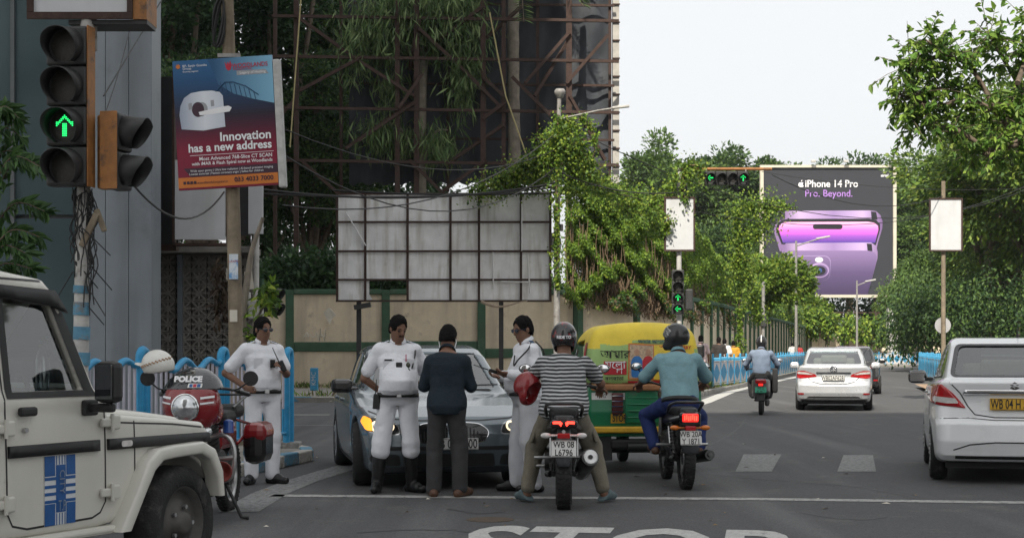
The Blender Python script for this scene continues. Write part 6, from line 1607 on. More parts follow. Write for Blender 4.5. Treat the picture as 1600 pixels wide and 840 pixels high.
e_ = eb.build('emblem', m_chrome, co); e_.location = (0, -2.30, .985)

# ------------------------------------------------------------------ dark hatchback half hidden ahead of it
SH = dict(SCo); SH.update(W=1.70, Wg=1.5, H=1.52, yR=-1.85, yF=1.95, axf=1.2, axr=-1.2, R=.30, hollow=True,
lower=[(1.75, .2), (1.93, .3), (1.95, .5), (1.85, .72), (1.4, .9), (.9, 1.0), (-1.5, 1.04), (-1.8, 1.04), (-1.84, .8), (-1.86, .55), (-1.82, .3), (-1.6, .2), (0, .17)],
upper=[(1.25, .92), (1.0, 1.0), (.4, 1.42), (0, 1.50), (-.6, 1.52), (-1.3, 1.47), (-1.76, 1.05), (-1.7, .9)], side_win=[[(.75, 1.06), (.3, 1.36), (-.15, 1.42), (-.15, 1.07)], [(-.23, 1.07), (-.23, 1.42), (-.9, 1.40), (-1.25, 1.15)]],
rear_win=smooth_poly([(-.58, 1.1), (.58, 1.1), (.5, 1.42), (-.5, 1.42)], .06), rw_y=-1.1, cab=(-.2, .95), front_win=[(-.62, 1.05), (.62, 1.05), (.52, 1.4), (-.52, 1.4)])
m_darkcar = paint('black_paint', (.02, .021, .023), .22, 0, .05, .1)
pH = gp(1363, 615); hk, ho_ = car('dark_hatchback', 'black hatchback driving ahead of the silver saloon', SH, Vector((pH.x - .62, pH.y, .004)) + Vector((math.sin(hdC), math.cos(hdC), 0)) * 1.2, hdC, m_darkcar, 'car', .035)
wins_glass(hk, ho_, SH, m_glassd); patch('rear_window', ho_, SH['rear_win'], 'y-', m_glass, hk, off=-.006, step=.1); patch('windscreen', ho_, SH['front_win'], 'y+', m_glass, hk, off=-.01, step=.12)
patch('roof_panel', ho_, [(-.55, .3), (.55, .3), (.5, -1.25), (-.5, -1.25)], 'z+', m_silver, hk, off=.004, step=.12)
for s in (-1, 1):
 patch('tail_lamp', ho_, smooth_poly([(s * .50, .84), (s * .60, 1.02), (s * .80, 1.02), (s * .82, .84)], .03), 'y-', m_tail, hk, off=.012, step=.06)
 patch('reflector', ho_, rrect(.13, .05, .012, 3, s * .70, .45), 'y-', m_tail, hk, off=.01, step=.06)
 b = MB(); b.box((s * .95, .7, 1.05), (.22, .12, .16), bev=.05); b.build('door_mirror', m_gloss, hk)
patch('plate_garnish', ho_, rrect(.7, .05, .02, 3, 0, .86), 'y-', m_chrome, hk, off=.012, step=.06)
plate(hk, (0, -1.89, .74), .5, .12, ['WB 02 K 3184'], m_plate)
# ------------------------------------------------------------------ white police jeep
SJ = dict(W=1.62, Wg=1.58, H=1.88, belt=1.12, y1=1.2, yF=1.95, y0=-1.6, yR=-2.05, tf=.04, tr=.02, barrel=.012, nose=.02, axf=1.34, axr=-1.34, R=.355, tw=.22, track=1.50, yc=0, k1=.05, k2=.08, k3=.03, tumble=.13, gt=.0, gcurve=.02, rim='steel', arch=.07, zmin=.38,
  lower=[(1.70, .50), (1.74, .70), (1.72, .91), (1.66, .965), (1.2, 1.01), (.72, 1.05), (.68, 1.17), (-1.9, 1.2), (-2.05, 1.15), (-2.05, .45), (-1.9, .42), (.6, .40), (1.0, .44)],
  upper=[(.78, 1.08), (.66, 1.18), (.40, 1.72), (.30, 1.81), (-.2, 1.865), (-1.8, 1.86), (-2.0, 1.80), (-2.05, 1.1)],
  side_win=[[(.50, 1.19), (.30, 1.66), (-.07, 1.70), (-.07, 1.19)], [(-.22, 1.19), (-.22, 1.70), (-1.0, 1.70), (-1.0, 1.19)]], wc=(.2, 1.4),
  front_win=[(-.66, 1.20), (.66, 1.20), (.60, 1.68), (-.60, 1.68)], fw_y=.3, rear_win=[(-.55, 1.25), (.55, 1.25), (.5, 1.68), (-.5, 1.68)], rw_y=-1.8, cab=(-.55, 1.2), steer=R(4))
m_jeep = mat('jeep_cream', (.60, .585, .53), .38, var=.05, scale=2.5, coat=.35, dirt=[((.40, .37, .31), .45, 1.7, .54), ((.16, .09, .05), .85, 9, .72), ((.30, .26, .2), .5, 5, .62)])
hJ = R(25); uJ = Vector((math.sin(hJ), math.cos(hJ), 0)); rJ = Vector((math.cos(hJ), -math.sin(hJ), 0))
cJ = Vector((-2.09, 9.8, .004)) - uJ * 1.34 - rJ * .76
jp, jo0 = car('police_jeep', 'cream white police jeep with a blue and white door crest', SJ, cJ, hJ, m_jeep, 'jeep')
def bonnet(x, y, z):
 zt = 1.105 - .085 * np.clip((y - .72) / .9, 0, 1.2) ** 1.5 - .03 * (np.abs(x) / .6) ** 2
 return smax(smax(np.abs(x) - (.66 - .05 * np.clip((y - .7) / 1.2, 0, 1)), np.maximum(.72 - y, y - 1.66), .05), np.maximum(z - zt, .9 - z), .05)
me = sdf_mesh('bonnet', bonnet, (-.75, .65, .85), (.75, 1.98, 1.2), .02, [m_jeep], True); obj_mesh('bonnet', me, jp)
jo = lambda x, y, z: smin(jo0(x, y, z), bonnet(x, y, z), .02)
wins_glass(jp, jo0, SJ, mat('jeep_glass', (.5, .5, .5), .03, var=0, alpha=((.72, .78, .78), .10, 1.0)), -.03)
patch('windscreen', jo0, SJ['front_win'], 'y+', m_glass, jp, off=-.02, step=.12)
for s in (-1, 1):
 f = 'x+' if s > 0 else 'x-'
 wf = SJ['side_win'][0]; wo = [(.60, 1.155), (.36, 1.735), (-.12, 1.76), (-.12, 1.155)]
 n = 4
 for i in range(4):
  q = [wo[i], wo[(i + 1) % 4], wf[(i + 1) % 4], wf[i]]; patch('window_surround', jo0, q, f, m_trim, jp, off=.004, step=.06)
 patch('rain_visor', jo0, [(.42, 1.62), (.33, 1.745), (-.12, 1.765), (-.12, 1.70), (.28, 1.66)], f, m_trim, jp, off=.03, thick=.02, step=.06)
 for ln in ([(.665, 1.15), (.665, .55), (.62, .49), (.55, .465), (.02, .455), (-.09, .48), (-.13, .55), (-.145, 1.75)], [(.665, 1.15), (.42, 1.74), (.30, 1.795), (-.14, 1.80)], [(-.20, .45), (-.20, 1.78)], [(.93, .62), (.93, 1.0)]): seam(jp, jo0, ln, f, .012)
 seam(jp, jo, [(.70, 1.0), (.95, .985), (1.3, .965), (1.64, .93)], f, .010)
 patch('rub_strip', jo0, [(.60, .842), (.60, .905), (-.125, .905), (-.125, .842)], f, m_trim, jp, off=.022, thick=.02, step=.08)
 patch('rub_strip', jo0, [(.68, .842), (.68, .905), (1.66, .90), (1.68, .84)], f, m_trim, jp, off=.022, thick=.02, step=.08)
 patch('rub_strip', jo0, [(-.21, .842), (-.21, .905), (-1.2, .905), (-1.2, .842)], f, m_trim, jp, off=.022, thick=.02, step=.1)
 patch('marker_lamp', jo0, rrect(.10, .035, .015, 3, .83, .872), f, m_tailw, jp, off=.028, step=.05)
 for y, z in ((.69, 1.0), (.69, .60), (-.17, 1.0), (-.17, .60)):
  b = MB(); b.box((s * .835, y + .03, z), (.035, .07, .085), bev=.012); b.box((s * .83, y - .045, z), (.025, .085, .05), bev=.01); b.cyl((s * .845, y - .005, z - .05), (s * .845, y - .005, z + .05), .012, n=8); b.build('hinge', m_jeep, jp)
 b = MB(); b.box((s * .835, .0, 1.085), (.035, .13, .05), bev=.014); hh = b.build('door_handle', m_trim, jp)
 b = MB(); b.cyl((s * .81, .0, .985), (s * .83, .0, .985), .014, n=10); b.build('door_lock', m_rim, jp)
 # arch flare round the front wheel
 path = [(.70, .37), (.86, .60), (.96, .76), (1.06, .825), (1.20, .84), (1.50, .85), (1.62, .80), (1.70, .66), (1.72, .50)]
 inn = [(.80, .37), (.93, .57), (1.02, .70), (1.10, .755), (1.22, .765), (1.48, .775), (1.575, .735), (1.645, .62), (1.665, .50)]
 b = MB(); k = len(path); xs_ = (s * .78, s * .90)
 vs = [(xs_[0], y, z) for y, z in path] + [(xs_[1], y, z) for y, z in path] + [(xs_[1], y, z) for y, z in inn] + [(xs_[0], y, z) for y, z in inn]
 fs = []
 for i in range(k - 1):
  for q in range(4): a_, c_ = q * k, ((q + 1) % 4) * k; fs.append((a_ + i, a_ + i + 1, c_ + i + 1, c_ + i))
 b.add(vs, fs, True); fl = b.build('arch_flare', m_jeep, jp)
 mdf = fl.modifiers.new('edge', 'BEVEL'); mdf.width = .018; mdf.segments = 2; mdf.limit_method = 'ANGLE'
 b = MB(); b.box((s * .78, -.2, .385), (.12, 1.9, .05), bev=.02); b.build('sill', m_jeep, jp)
 # mirror
 b = MB(); b.box((s * .955, .52, 1.235), (.165, .09, .235), Matrix.Rotation(R(-8 * s), 3, 'Z'), bev=.035); mr_ = b.build('door_mirror', m_trim, jp)
 b = MB(); b.box((s * .955, .472, 1.235), (.135, .012, .195), Matrix.Rotation(R(-8 * s), 3, 'Z'), bev=.005); b.build('mirror_glass', mat('mirror_face', (.12, .13, .14), .03, .9, var=0), mr_)
 b = MB(); b.box((s * .88, .52, 1.09), (.22, .05, .05), bev=.015); b.cyl((s * .95, .52, 1.09), (s * .965, .52, 1.15), .018, n=8); b.box((s * .82, .52, 1.09), (.03, .12, .09), bev=.012); b.build('mirror_bracket', m_trim, mr_)
# door crest
def crest(rects, m, off, nm='crest_print'):
 for (y0, y1, z0, z1) in rects: patch(nm, jo0, [(y0, z0), (y1, z0), (y1, z1), (y0, z1)], 'x+', m, jp, off=off, step=.12)
m_cb = mat('crest_blue', (.012, .085, .27), .4, var=.12, scale=14, dirt=[((.3, .33, .36), .5, 20, .66)]); m_cw = mat('crest_white', (.62, .64, .66), .4, var=.06); m_cg = mat('crest_grey', (.20, .24, .30), .4)
y0, y1, z0, z1 = .155, .405, .455, .835; yy = lambda u: y0 + (y1 - y0) * u; zz_ = lambda v: z1 - (z1 - z0) * v
crest([(y0, y1, z0, z1)], m_cw, .003)
blu = [(0, .335, 0, .29), (.70, 1, 0, .29), (0, .335, .69, 1), (.70, 1, .69, 1)] + [(0, 1, v, v + .045) for v in (.305, .42, .525, .635)] + [(.36, .68, .135, .82)]
crest([(yy(a), yy(c), zz_(d), zz_(b_)) for a, c, b_, d in blu], m_cb, .005)
crest([(yy(a), yy(c), zz_(d), zz_(b_)) for a, c, b_, d in [(.37 + .0, .40, 0, .13), (.46, .49, 0, .13), (.55, .58, 0, .13), (.64, .67, 0, .13), (.37, .40, .83, 1), (.46, .49, .83, 1), (.55, .58, .83, 1), (.64, .67, .83, 1)]], m_cb, .005)
t_ = text('CITY', .062, m_cg, jp, (.824, yy(.52), zz_(.38)), (R(90), R(0), R(90)), name='crest_lettering'); t_.rotation_euler = Matrix(((0, 0, 1), (0, 1, 0), (-1, 0, 0))).to_euler()
t_ = text('T.P', .085, m_cg, jp, (.824, yy(.52), zz_(.73)), (R(90), 0, R(90)), name='crest_lettering', sx=.55)
for x in (-.38, .38): seat(jp, (x, -.2, .62), m_seat, .5, .58)
b = MB(); b.box((0, .52, 1.08), (1.3, .32, .2), bev=.06); b.build('dashboard', m_seat, jp)
b = MB(); b.lathe([(.18 + .015 * math.cos(t), .015 * math.sin(t)) for t in [i * math.pi / 3 for i in range(6)]], (.38, .28, 1.13), (0, -.8, .6), 24, closed=True); b.build('steering_wheel', m_seat, jp)
b = MB(); b.box((0, 1.76, .58), (1.6, .14, .2), bev=.05); b.build('front_bumper', m_trim, jp)
b = MB(); b.box((0, 1.735, .78), (1.1, .03, .26), bev=.01); b.build('radiator_grille', m_trim, jp)
for s in (-1, 1): b = MB(); b.cyl((s * .62, 1.73, .80), (s * .62, 1.765, .80), .09, n=18); b.build('headlamp', m_lampglass, jp)
bt = MB(); bt.lathe([(0, 0), (.038, 0), (.04, .02), (.04, .17), (.03, .21), (.013, .24), (.013, .27), (0, .27)], (0, 0, 0), n=14)
bo2 = bt.build('water_bottle', mat('clear_plastic', (.7, .75, .8), .1, var=0, alpha=((.8, .85, .88), .12, .8)), None, loc=cJ + uJ * .47 - rJ * -.52 + Vector((0, 0, 1.185)), label='clear plastic water bottle standing on the jeep dashboard', cat='bottle')
b = MB(); b.lathe([(0, .015), (.014, .015), (.014, 0), (0, 0)], (0, 0, .268), n=10); b.build('cap', m_kblue, bo2)

# ------------------------------------------------------------------ auto rickshaw
m_ryel = mat('hood_yellow', (.80, .61, .06), .55, var=.10, scale=5, bump=.25, bscale=6, dirt=[((.40, .28, .05), .5, 3, .6), ((.16, .12, .06), .6, 9, .66)])
m_rgrn2 = mat('hood_lime', (.34, .50, .18), .6, var=.12, scale=5, bump=.2, bscale=7, dirt=[((.18, .25, .11), .6, 3, .55)])
m_rgreen = mat('rickshaw_green', (.012, .17, .072), .4, var=.12, scale=4, coat=.3, dirt=[((.10, .13, .09), .6, 4, .58), ((.03, .04, .03), .7, 8, .66)])
m_rorange = mat('hood_edge_orange', (.36, .17, .075), .7, var=.25, scale=7, dirt=[((.12, .08, .05), .8, 5, .54)])
hA = R(-3.5); cA = Vector((1.47, 19.35, .004))
ar = thing('auto_rickshaw', 'green and yellow auto rickshaw with posters on its back hood', 'auto rickshaw', cA, -hA)
def rick_hood(x, y, z):
 ax = np.abs(x)
 w = .655 - .10 * np.clip((z - 1.25) / .5, 0, 1) ** 1.6
 yb = -.98 + .10 * np.clip((z - 1.15) / .55, 0, 1) ** 2 + .05 * (ax / .6) ** 2
 return smax(smax(ax - w, np.maximum(yb - y, y - .72), .11), smax(z - (1.735 - .06 * (ax / .6) ** 2 - .10 * np.clip((y - .0) / .8, 0, 1) ** 2), .98 - z, .06), .13)
def rick_full(x, y, z):
 d = rick_hood(x, y, z); ax = np.abs(x)
 cav = np.maximum(rick_hood(x, y, z) + .035, -1)
 d = np.maximum(d, -np.maximum(cav, -(y + .90)))
 side = poly_sd(y, z, [(-.30, .9), (-.30, 1.45), (-.22, 1.53), (.60, 1.50), (.9, 1.4), (.9, .9)])
 d = np.maximum(d, -np.maximum(side, .3 - ax)); d = np.maximum(d, -np.maximum(np.maximum(ax - .52, np.abs(z - 1.25) - .25), .4 - y))
 return d
def split_mats(me, fn, mats):
 me.materials.clear()
 for m in mats: me.materials.append(m)
 co_ = np.empty(len(me.polygons) * 3, np.float32); me.polygons.foreach_get('center', co_); co_ = co_.reshape(-1, 3)
 me.polygons.foreach_set('material_index', fn(co_).astype(np.int32))
me = sdf_mesh('hood', rick_full, (-.75, -1.1, .95), (.75, .85, 1.82), .018, [m_ryel], True, sym=True)
split_mats(me, lambda c: np.where(c[:, 2] < 1.035, 2, np.where(c[:, 2] < 1.49 + .02 * np.sin(c[:, 0] * 5) - .06 * (np.abs(c[:, 0]) > .52) * (c[:, 1] < -.6), 1, 0)), [m_ryel, m_rgrn2, m_rorange]); obj_mesh('hood', me, ar)
def rick_body(x, y, z):
 ax = np.abs(x); w = .66 - .02 * ((z - .7) / .4) ** 2 - .38 * np.clip((y - .2) / 1.3, 0, 1) ** 1.5
 return smax(smax(ax - w, poly_sd(y, z, [(-.96, .42), (-1.0, .70), (-.98, .99), (-.28, .99), (-.24, .52), (.35, .50), (.55, .62), (.75, 1.02), (1.02, 1.02), (1.22, .62), (1.20, .42)]), .045), -1 - z, .04)
me = sdf_mesh('body', rick_body, (-.75, -1.1, .35), (.75, 1.3, 1.08), .018, [m_rgreen], True, sym=True); obj_mesh('body', me, ar)
RP = lambda nm, poly, m, off=.004, st=.06, th=0.0: patch(nm, rick_body, poly, 'y-', m, ar, off=off, step=st, thick=th)
RH = lambda nm, poly, m, off=.004, st=.06: patch(nm, rick_hood, poly, 'y-', m, ar, off=off, step=st)
m_ryb = mat('bumper_yellow', (.62, .36, .03), .5, var=.15, scale=8, dirt=[((.2, .13, .05), .7, 7, .6)])
b = MB(); b.box((0, -1.0, .50), (1.30, .06, .075), bev=.02); b.build('bumper', m_ryb, ar)
b = MB(); b.box((0, -1.02, .985), (1.26, .05, .075), bev=.02); b.build('hood_hem', m_rorange, ar)
RP('white_band', [(-.62, .845), (-.23, .845), (-.23, .925), (-.62, .925)], m_plate, .005)
for k in range(4): RP('pressed_rib', rrect(.46, .016, .007, 2, .02, .64 + .075 * k), m_rgreen, .014, .06, .012)
for x0, x1 in ((-.23, .27),): RP('panel_rim', band([(x0, .58), (x0, .95), (x1, .95), (x1, .58), (x0, .58)], .014), m_rgreen, .012, .05, .01)
for s in (-1, 1):
 b = MB(); b.box((s * .325 if s < 0 else .47, -1.01, .80), (.13, .05, .25), bev=.015); tlp = b.build('tail_lamp', mat('dark_red_lens', (.10, .02, .02), .25, var=.3, scale=14), ar)
 for k in range(4): b = MB(); b.box((s * .325 if s < 0 else .47, -1.045, .71 + .06 * k), (.14, .012, .012)); b.build('lamp_guard', m_chrome, tlp)
 b = MB(); b.box((s * .53, -.93, .29), (.30, .02, .30), Matrix.Rotation(R(3 * s), 3, 'Y'), bev=.01); b.build('mud_flap', m_trim, ar)
 wheel(ar, (s * .53, -.72, .23), .23, .12, s, 'steel')
wheel(ar, (0, 1.02, .23), .23, .11, 1, 'steel')
RP('stop_plate', [(-.40, .575), (-.21, .575), (-.21, .685), (-.40, .685)], m_platey, .008)
text('STOP', .115, m_letter, ar, (-.305, -1.03, .63), sx=.58, bold=.003); text('LPG', .06, m_letter, ar, (-.50, -1.02, .885), sx=.8)
b = MB(); b.box((0, -.9, .33), (.8, .12, .12), bev=.03); b.cyl((-.2, -.95, .30), (.25, -.95, .30), .055, n=12); b.tube([(-.5, -.8, .26), (.5, -.8, .26)], .035, 8); b.build('rear_axle', m_trim, ar)
# posters and print on the hood
RH('poster_frame', [(-.20, 1.075), (.235, 1.06), (.25, 1.475), (-.19, 1.49)], m_orn, .006)
m_pp = [mat('print_blue', (.03, .16, .42), .5, var=.2, scale=20), mat('print_red', (.45, .02, .03), .5, var=.1, scale=15), mat('print_skin', (.42, .24, .15), .5, var=.2, scale=30), mat('print_yellow', (.72, .52, .05), .5, var=.1, scale=20), mat('print_tan', (.45, .33, .22), .5, var=.4, scale=30)]
RH('photo_print', [(-.185, 1.09), (.09, 1.085), (.095, 1.46), (-.175, 1.475)], m_pp[4], .009)
for cx, m_ in ((-.095, m_pp[0]), (.035, m_pp[1])):
 RH('figure_print', smooth_poly([(cx - .065, 1.10), (cx + .06, 1.10), (cx + .065, 1.29), (cx + .03, 1.345), (cx - .03, 1.345), (cx - .07, 1.29)], .03), m_, .011, .05)
 RH('figure_print', [(cx + .032 * math.cos(R(a)), 1.385 + .042 * math.sin(R(a))) for a in range(0, 360, 30)], m_pp[2], .012, .05)
RH('poster_print', [(.10, 1.075), (.60, 1.075), (.575, 1.47), (.105, 1.47)], m_pp[3], .009)
for k, (s_, z, sz) in enumerate((('MAHA LOTTERY', 1.44, .05), ('LOTTERY', 1.33, .075), ('DAILY 1 CRORE', 1.21, .055), ('WINNERS', 1.13, .06))):
 t_ = text(s_, sz, m_pp[1], ar, (.35, -1.0, z), bold=.002); t_.location.y = float(project(rick_hood, [(.35, 0, z)], (0, 1, 0), 2, .02)[0][1])
RH('red_sign', [(-.475, 1.13), (-.215, 1.13), (-.215, 1.285), (-.475, 1.285)], m_pp[1], .009); RH('white_strip', [(-.20, 1.035), (.60, 1.035), (.60, 1.06), (-.20, 1.06)], m_pp[1], .009)
RH('white_strip', [(-.15, 1.495), (.45, 1.495), (.43, 1.525), (-.14, 1.525)], m_rgrn2, .009)
for s_, x, z, sz, m_ in (('আমার', -.345, 1.36, .13, m_letter), ('মেলা', -.345, 1.24, .12, m_ink), ('চা', -.30, 1.17, .09, m_ink), ('আমার আপনার সবার', .16, 1.51, .055, m_dbl), ('কলকাতা', -.36, 1.085, .06, m_letter)):
 t_ = text(s_, sz, m_, ar, (x, 0, z), bold=.001); t_.location.y = float(project(rick_hood, [(x, 0, z)], (0, 1, 0), 2, .022)[0][1])
# side panel with window sticker, mirror, seats, handlebar
for s in (-1, 1):
 f = 'x+' if s > 0 else 'x-'
 patch('side_sticker', rick_hood, rrect(.24, .2, .02, 3, -.56, 1.40), f, m_rorange, ar, off=.006, step=.06); patch('side_sticker', rick_hood, rrect(.19, .15, .02, 3, -.56, 1.40), f, m_pp[1], ar, off=.009, step=.06)
 patch('side_vent', rick_hood, rrect(.16, .2, .02, 3, -.62, 1.14), f, m_trim, ar, off=.006, step=.06)
 b = MB(); b.tube([(s * .60, .62, 1.0), (s * .66, .60, 1.22), (s * .62, .55, 1.42)], .014, 6); b.build('side_rail', m_chrome, ar)
 b = MB(); b.tube([(s * .45, .85, 1.05), (s * .72, .80, 1.15)], .01, 6); b.box((s * .76, .78, 1.16), (.14, .05, .11), bev=.025); b.build('wing_mirror', m_trim, ar)
b = MB(); b.box((0, -.55, .70), (1.1, .45, .15), bev=.05); b.build('rear_seat', m_seat, ar); b = MB(); b.box((0, .25, .68), (.5, .3, .14), bev=.05); b.build('driver_seat', m_seat, ar)
b = MB(); b.box((0, .82, 1.28), (.95, .03, .5), bev=.01); b.build('windscreen', m_glass, ar)
b = MB(); b.tube([(-.32, .62, 1.02), (-.1, .7, 1.0), (.1, .7, 1.0), (.32, .62, 1.02)], .016, 6); b.build('handlebar', m_trim, ar)

# ------------------------------------------------------------------ motorcycles
m_bikeblack = mat('bike_black', (.018, .018, .019), .35, var=.2, scale=10, coat=.3, dirt=[((.10, .09, .08), .5, 7, .6)])
m_engine = mat('engine_metal', (.10, .10, .10), .5, .6, var=.3, scale=14, dirt=[((.05, .04, .03), .8, 8, .52)])
m_fgrey = mat('fender_grey', (.075, .08, .085), .5, var=.15, scale=10)
m_alu = mat('brushed_metal', (.5, .5, .5), .35, .85, var=.15, scale=16)
def bike_wheel(o, y, R_, w, disc=True, spokes=False):
 wl_ = bpy.data.objects.new('wheel', None); link(wl_, o); wl_.location = (0, y, R_); h = w / 2
 b = MB(); b.lathe([(R_ * .74, -h * .7), (R_ * .86, -h), (R_ * .95, -h * .75), (R_ * .99, -h * .35), (R_, 0), (R_ * .99, h * .35), (R_ * .95, h * .75), (R_ * .86, h), (R_ * .74, h * .7)], axis=(1, 0, 0), n=40)
 for k in range(44):                       # tread blocks
  a = 2 * math.pi * k / 44
  for sx in (-1, 1):
   b.box(Vector((sx * h * .45, R_ * .992 * math.cos(a), R_ * .992 * math.sin(a))), (h * .72, R_ * .10, .012), Matrix.Rotation(a - math.pi / 2, 3, 'X') @ Matrix.Rotation(R(16 * sx), 3, 'Z'))
 b.build('tyre', m_tyre, wl_)
 b = MB(); b.lathe([(R_ * .76, -h * .6), (R_ * .70, -h * .55), (R_ * .68, 0), (R_ * .70, h * .55), (R_ * .76, h * .6)], axis=(1, 0, 0), n=36)
 if spokes:
  for k in range(28):
   a = 2 * math.pi * k / 28; sgn = 1 if k % 2 else -1
   b.tube([(sgn * .035, .045 * math.cos(a + .5), .045 * math.sin(a + .5)), (0, R_ * .70 * math.cos(a), R_ * .70 * math.sin(a))], .003, 4)
 else:
  for k in range(6):
   a = 2 * math.pi * k / 6; b.tube([(0, .04 * math.cos(a), .04 * math.sin(a)), (0, R_ * .69 * math.cos(a + .12), R_ * .69 * math.sin(a + .12))], [.022, .016], 6)
 b.cyl((-h * .8, 0, 0), (h * .8, 0, 0), .045, n=14); b.build('rim', m_alu if spokes else m_bikeblack, wl_)
 if disc: b = MB(); b.lathe([(.06, -h * .72), (.12, -h * .72), (.12, -h * .66), (.06, -h * .66)], axis=(1, 0, 0), n=24, closed=True); b.build('brake_disc', m_alu, wl_)
 return wl_
def motorcycle(name, label, loc, heading, plate_lines, kind, mirror_face=True):
 o = thing(name, label, 'motorcycle', loc, -heading)
 Rr, wr_ = (.31, .145) if kind == 'v' else (.30, .115)
 bike_wheel(o, -.66, Rr, wr_); bike_wheel(o, .68, .30, .10)
 # frame, swingarm, engine
 b = MB()
 for s in (-1, 1): b.tube([(s * .09, -.66, Rr), (s * .10, -.35, .36), (s * .12, -.12, .40)], [.026, .03, .03], 8)
 b.build('swingarm', m_bikeblack, o)
 b = MB(); b.box((0, .05, .42), (.26, .36, .30), bev=.05); b.cyl((0, .16, .55), (0, .24, .74), .10, .09, 14)
 for k in range(6): b.cyl((0, .165 + .014 * k, .57 + .028 * k), (0, .168 + .014 * k, .576 + .028 * k), .125, n=16)
 b.cyl((.10, .0, .40), (.19, .0, .40), .10, n=18); b.cyl((-.10, .0, .40), (-.18, .0, .40), .11, n=18); b.build('engine', m_engine, o)
 b = MB(); b.tube([(0, .46, .92), (0, .30, .86), (0, -.1, .76), (0, -.45, .74)], .035, 8); b.tube([(0, .46, .90), (0, .34, .6), (0, .22, .34), (0, -.1, .30)], .03, 8); b.build('frame', m_bikeblack, o)
 b = MB()
 for s in (-1, 1): b.tube([(s * .075, .68, .30), (s * .075, .56, .62), (s * .075, .44, 1.0)], [.028, .028, .022], 8)
 b.box((0, .45, .98), (.22, .07, .05), bev=.015); b.build('front_fork', m_alu if kind == 'c' else m_bikeblack, o)
 b = MB(); b.lathe([(.31, -.05), (.33, 0), (.31, .05)], (0, .68, .30), (1, 0, 0), 32); b.v = [v for v in b.v]; b.f = [f for f in b.f if all(b.v[i][2] > .36 for i in f)]; b.sm = b.sm[:len(b.f)]; b.mi = b.mi[:len(b.f)]; b.build('front_mudguard', m_bikeblack, o)
 # tank, seat, tail
 def tank(x, y, z): return smax(np.sqrt((x / .155) ** 2 + ((y - .20) / .31) ** 2 + ((z - .90) / .145) ** 2) * .15 - .15, .80 - z, .03)
 obj_mesh('fuel_tank', sdf_mesh('fuel_tank', tank, (-.2, -.15, .74), (.2, .55, 1.1), .016, [m_bikeblack], True), o)
 zs = .80 if kind == 'v' else .79
 def seatf(x, y, z):
  w = .135 - .04 * np.clip((y + .1) / .25, 0, 1) - .03 * np.clip((-.45 - y) / .35, 0, 1); zt = zs + .10 * np.clip((-.30 - y) / .14, 0, 1) * (1 if kind == 'v' else .45)
  return smax(smax(np.abs(x) - w, np.maximum(y - .05, -.82 - y), .05), np.maximum(z - zt, zt - .10 - z), .05)
 obj_mesh('seat', sdf_mesh('seat', seatf, (-.2, -.9, .6), (.2, .12, 1.0), .016, [mat('bike_seat', (.02, .02, .021), .7, var=.2, scale=20, bump=.3, bscale=90)], True, sym=True), o)
 def tailf(x, y, z):
  t = np.clip((-.2 - y) / .72, 0, 1); w = .155 - .06 * t; zc_ = zs - .07 + .06 * t
  return smax(smax(np.abs(x) - w - .02 * np.sin(z * 30), np.maximum(y + .15, -.90 - y), .05), np.abs(z - zc_) - (.085 - .03 * t), .05)
 obj_mesh('tail_cowl', sdf_mesh('tail_cowl', tailf, (-.22, -.96, .55), (.22, -.08, .95), .015, [m_bikeblack], True, sym=True), o)
 b = MB(); gz = zs + .12 if kind == 'v' else zs + .075
 b.tube(catmull([(-.155, -.42, gz - .10), (-.165, -.62, gz - .02), (-.13, -.86, gz + .02), (0, -.92, gz + .025), (.13, -.86, gz + .02), (.165, -.62, gz - .02), (.155, -.42, gz - .10)], 5), .016, 8); b.build('grab_rail', m_bikeblack, o)
 # rear mudguard, plate, lamps
 b = MB(); pz = .50
 prof = [(-.84, .74), (-.92, .62), (-.985, .50), (-1.005, .40)] if kind == 'v' else [(-.84, .74), (-.90, .62), (-.945, .48), (-.955, .38)]
 wv = [.055, .07, .075, .05] if kind == 'v' else [.06, .085, .095, .08]
 vs = []
 for (y, z), w in zip(prof, wv): vs += [(-w, y + .03, z), (-w * .8, y, z), (w * .8, y, z), (w, y + .03, z)]
 fs = [(4 * i + k, 4 * i + k + 1, 4 * i + 5 + k, 4 * i + 4 + k) for i in range(3) for k in range(3)]
 b.add(vs, fs, True); mg = b.build('rear_mudguard', m_fgrey, o); sd_ = mg.modifiers.new('thick', 'SOLIDIFY'); sd_.thickness = .008
 pl = plate(o, (0, -1.0 if kind == 'v' else -.965, .555 if kind == 'v' else .535), .215, .145, plate_lines, m_plate, 'y-', R(-14), sx=.78)
 b = MB(); b.box((0, -.955 if kind == 'v' else -.93, .665 if kind == 'v' else .63), (.11, .03, .045), bev=.008); b.build('reflector', m_tail, o)
 if kind == 'v':
  for s in (-1, 1):
   b = MB(); b.add([(s * x, -.945, z) for x, z in [(.012, .775), (.03, .79), (.095, .787), (.095, .768), (.045, .768), (.025, .745)]] + [(s * x, -.915, z) for x, z in [(.012, .775), (.03, .79), (.095, .787), (.095, .768), (.045, .768), (.025, .745)]], [(0, 1, 2, 3, 4, 5), tuple(range(6, 12))] + [(i, (i + 1) % 6, 6 + (i + 1) % 6, 6 + i) for i in range(6)]); b.build('brake_light', m_lamp_on, o)
  b = MB(); b.box((0, -.90, .765), (.24, .05, .07), bev=.02); b.build('tail_lamp_housing', m_gloss, o)
  b = MB(); b.cyl((0, -.93, .70), (0, -.94, .70), .016, n=12); b.build('key_lock', m_alu, o)
 else:
  b = MB(); b.box((0, -.90, .715), (.22, .06, .15), bev=.035); b.build('tail_lamp_housing', m_gloss, o)
  b = MB(); b.box((0, -.93, .735), (.165, .03, .085), bev=.025); b.build('tail_lamp_lens', m_lamp_soft, o)
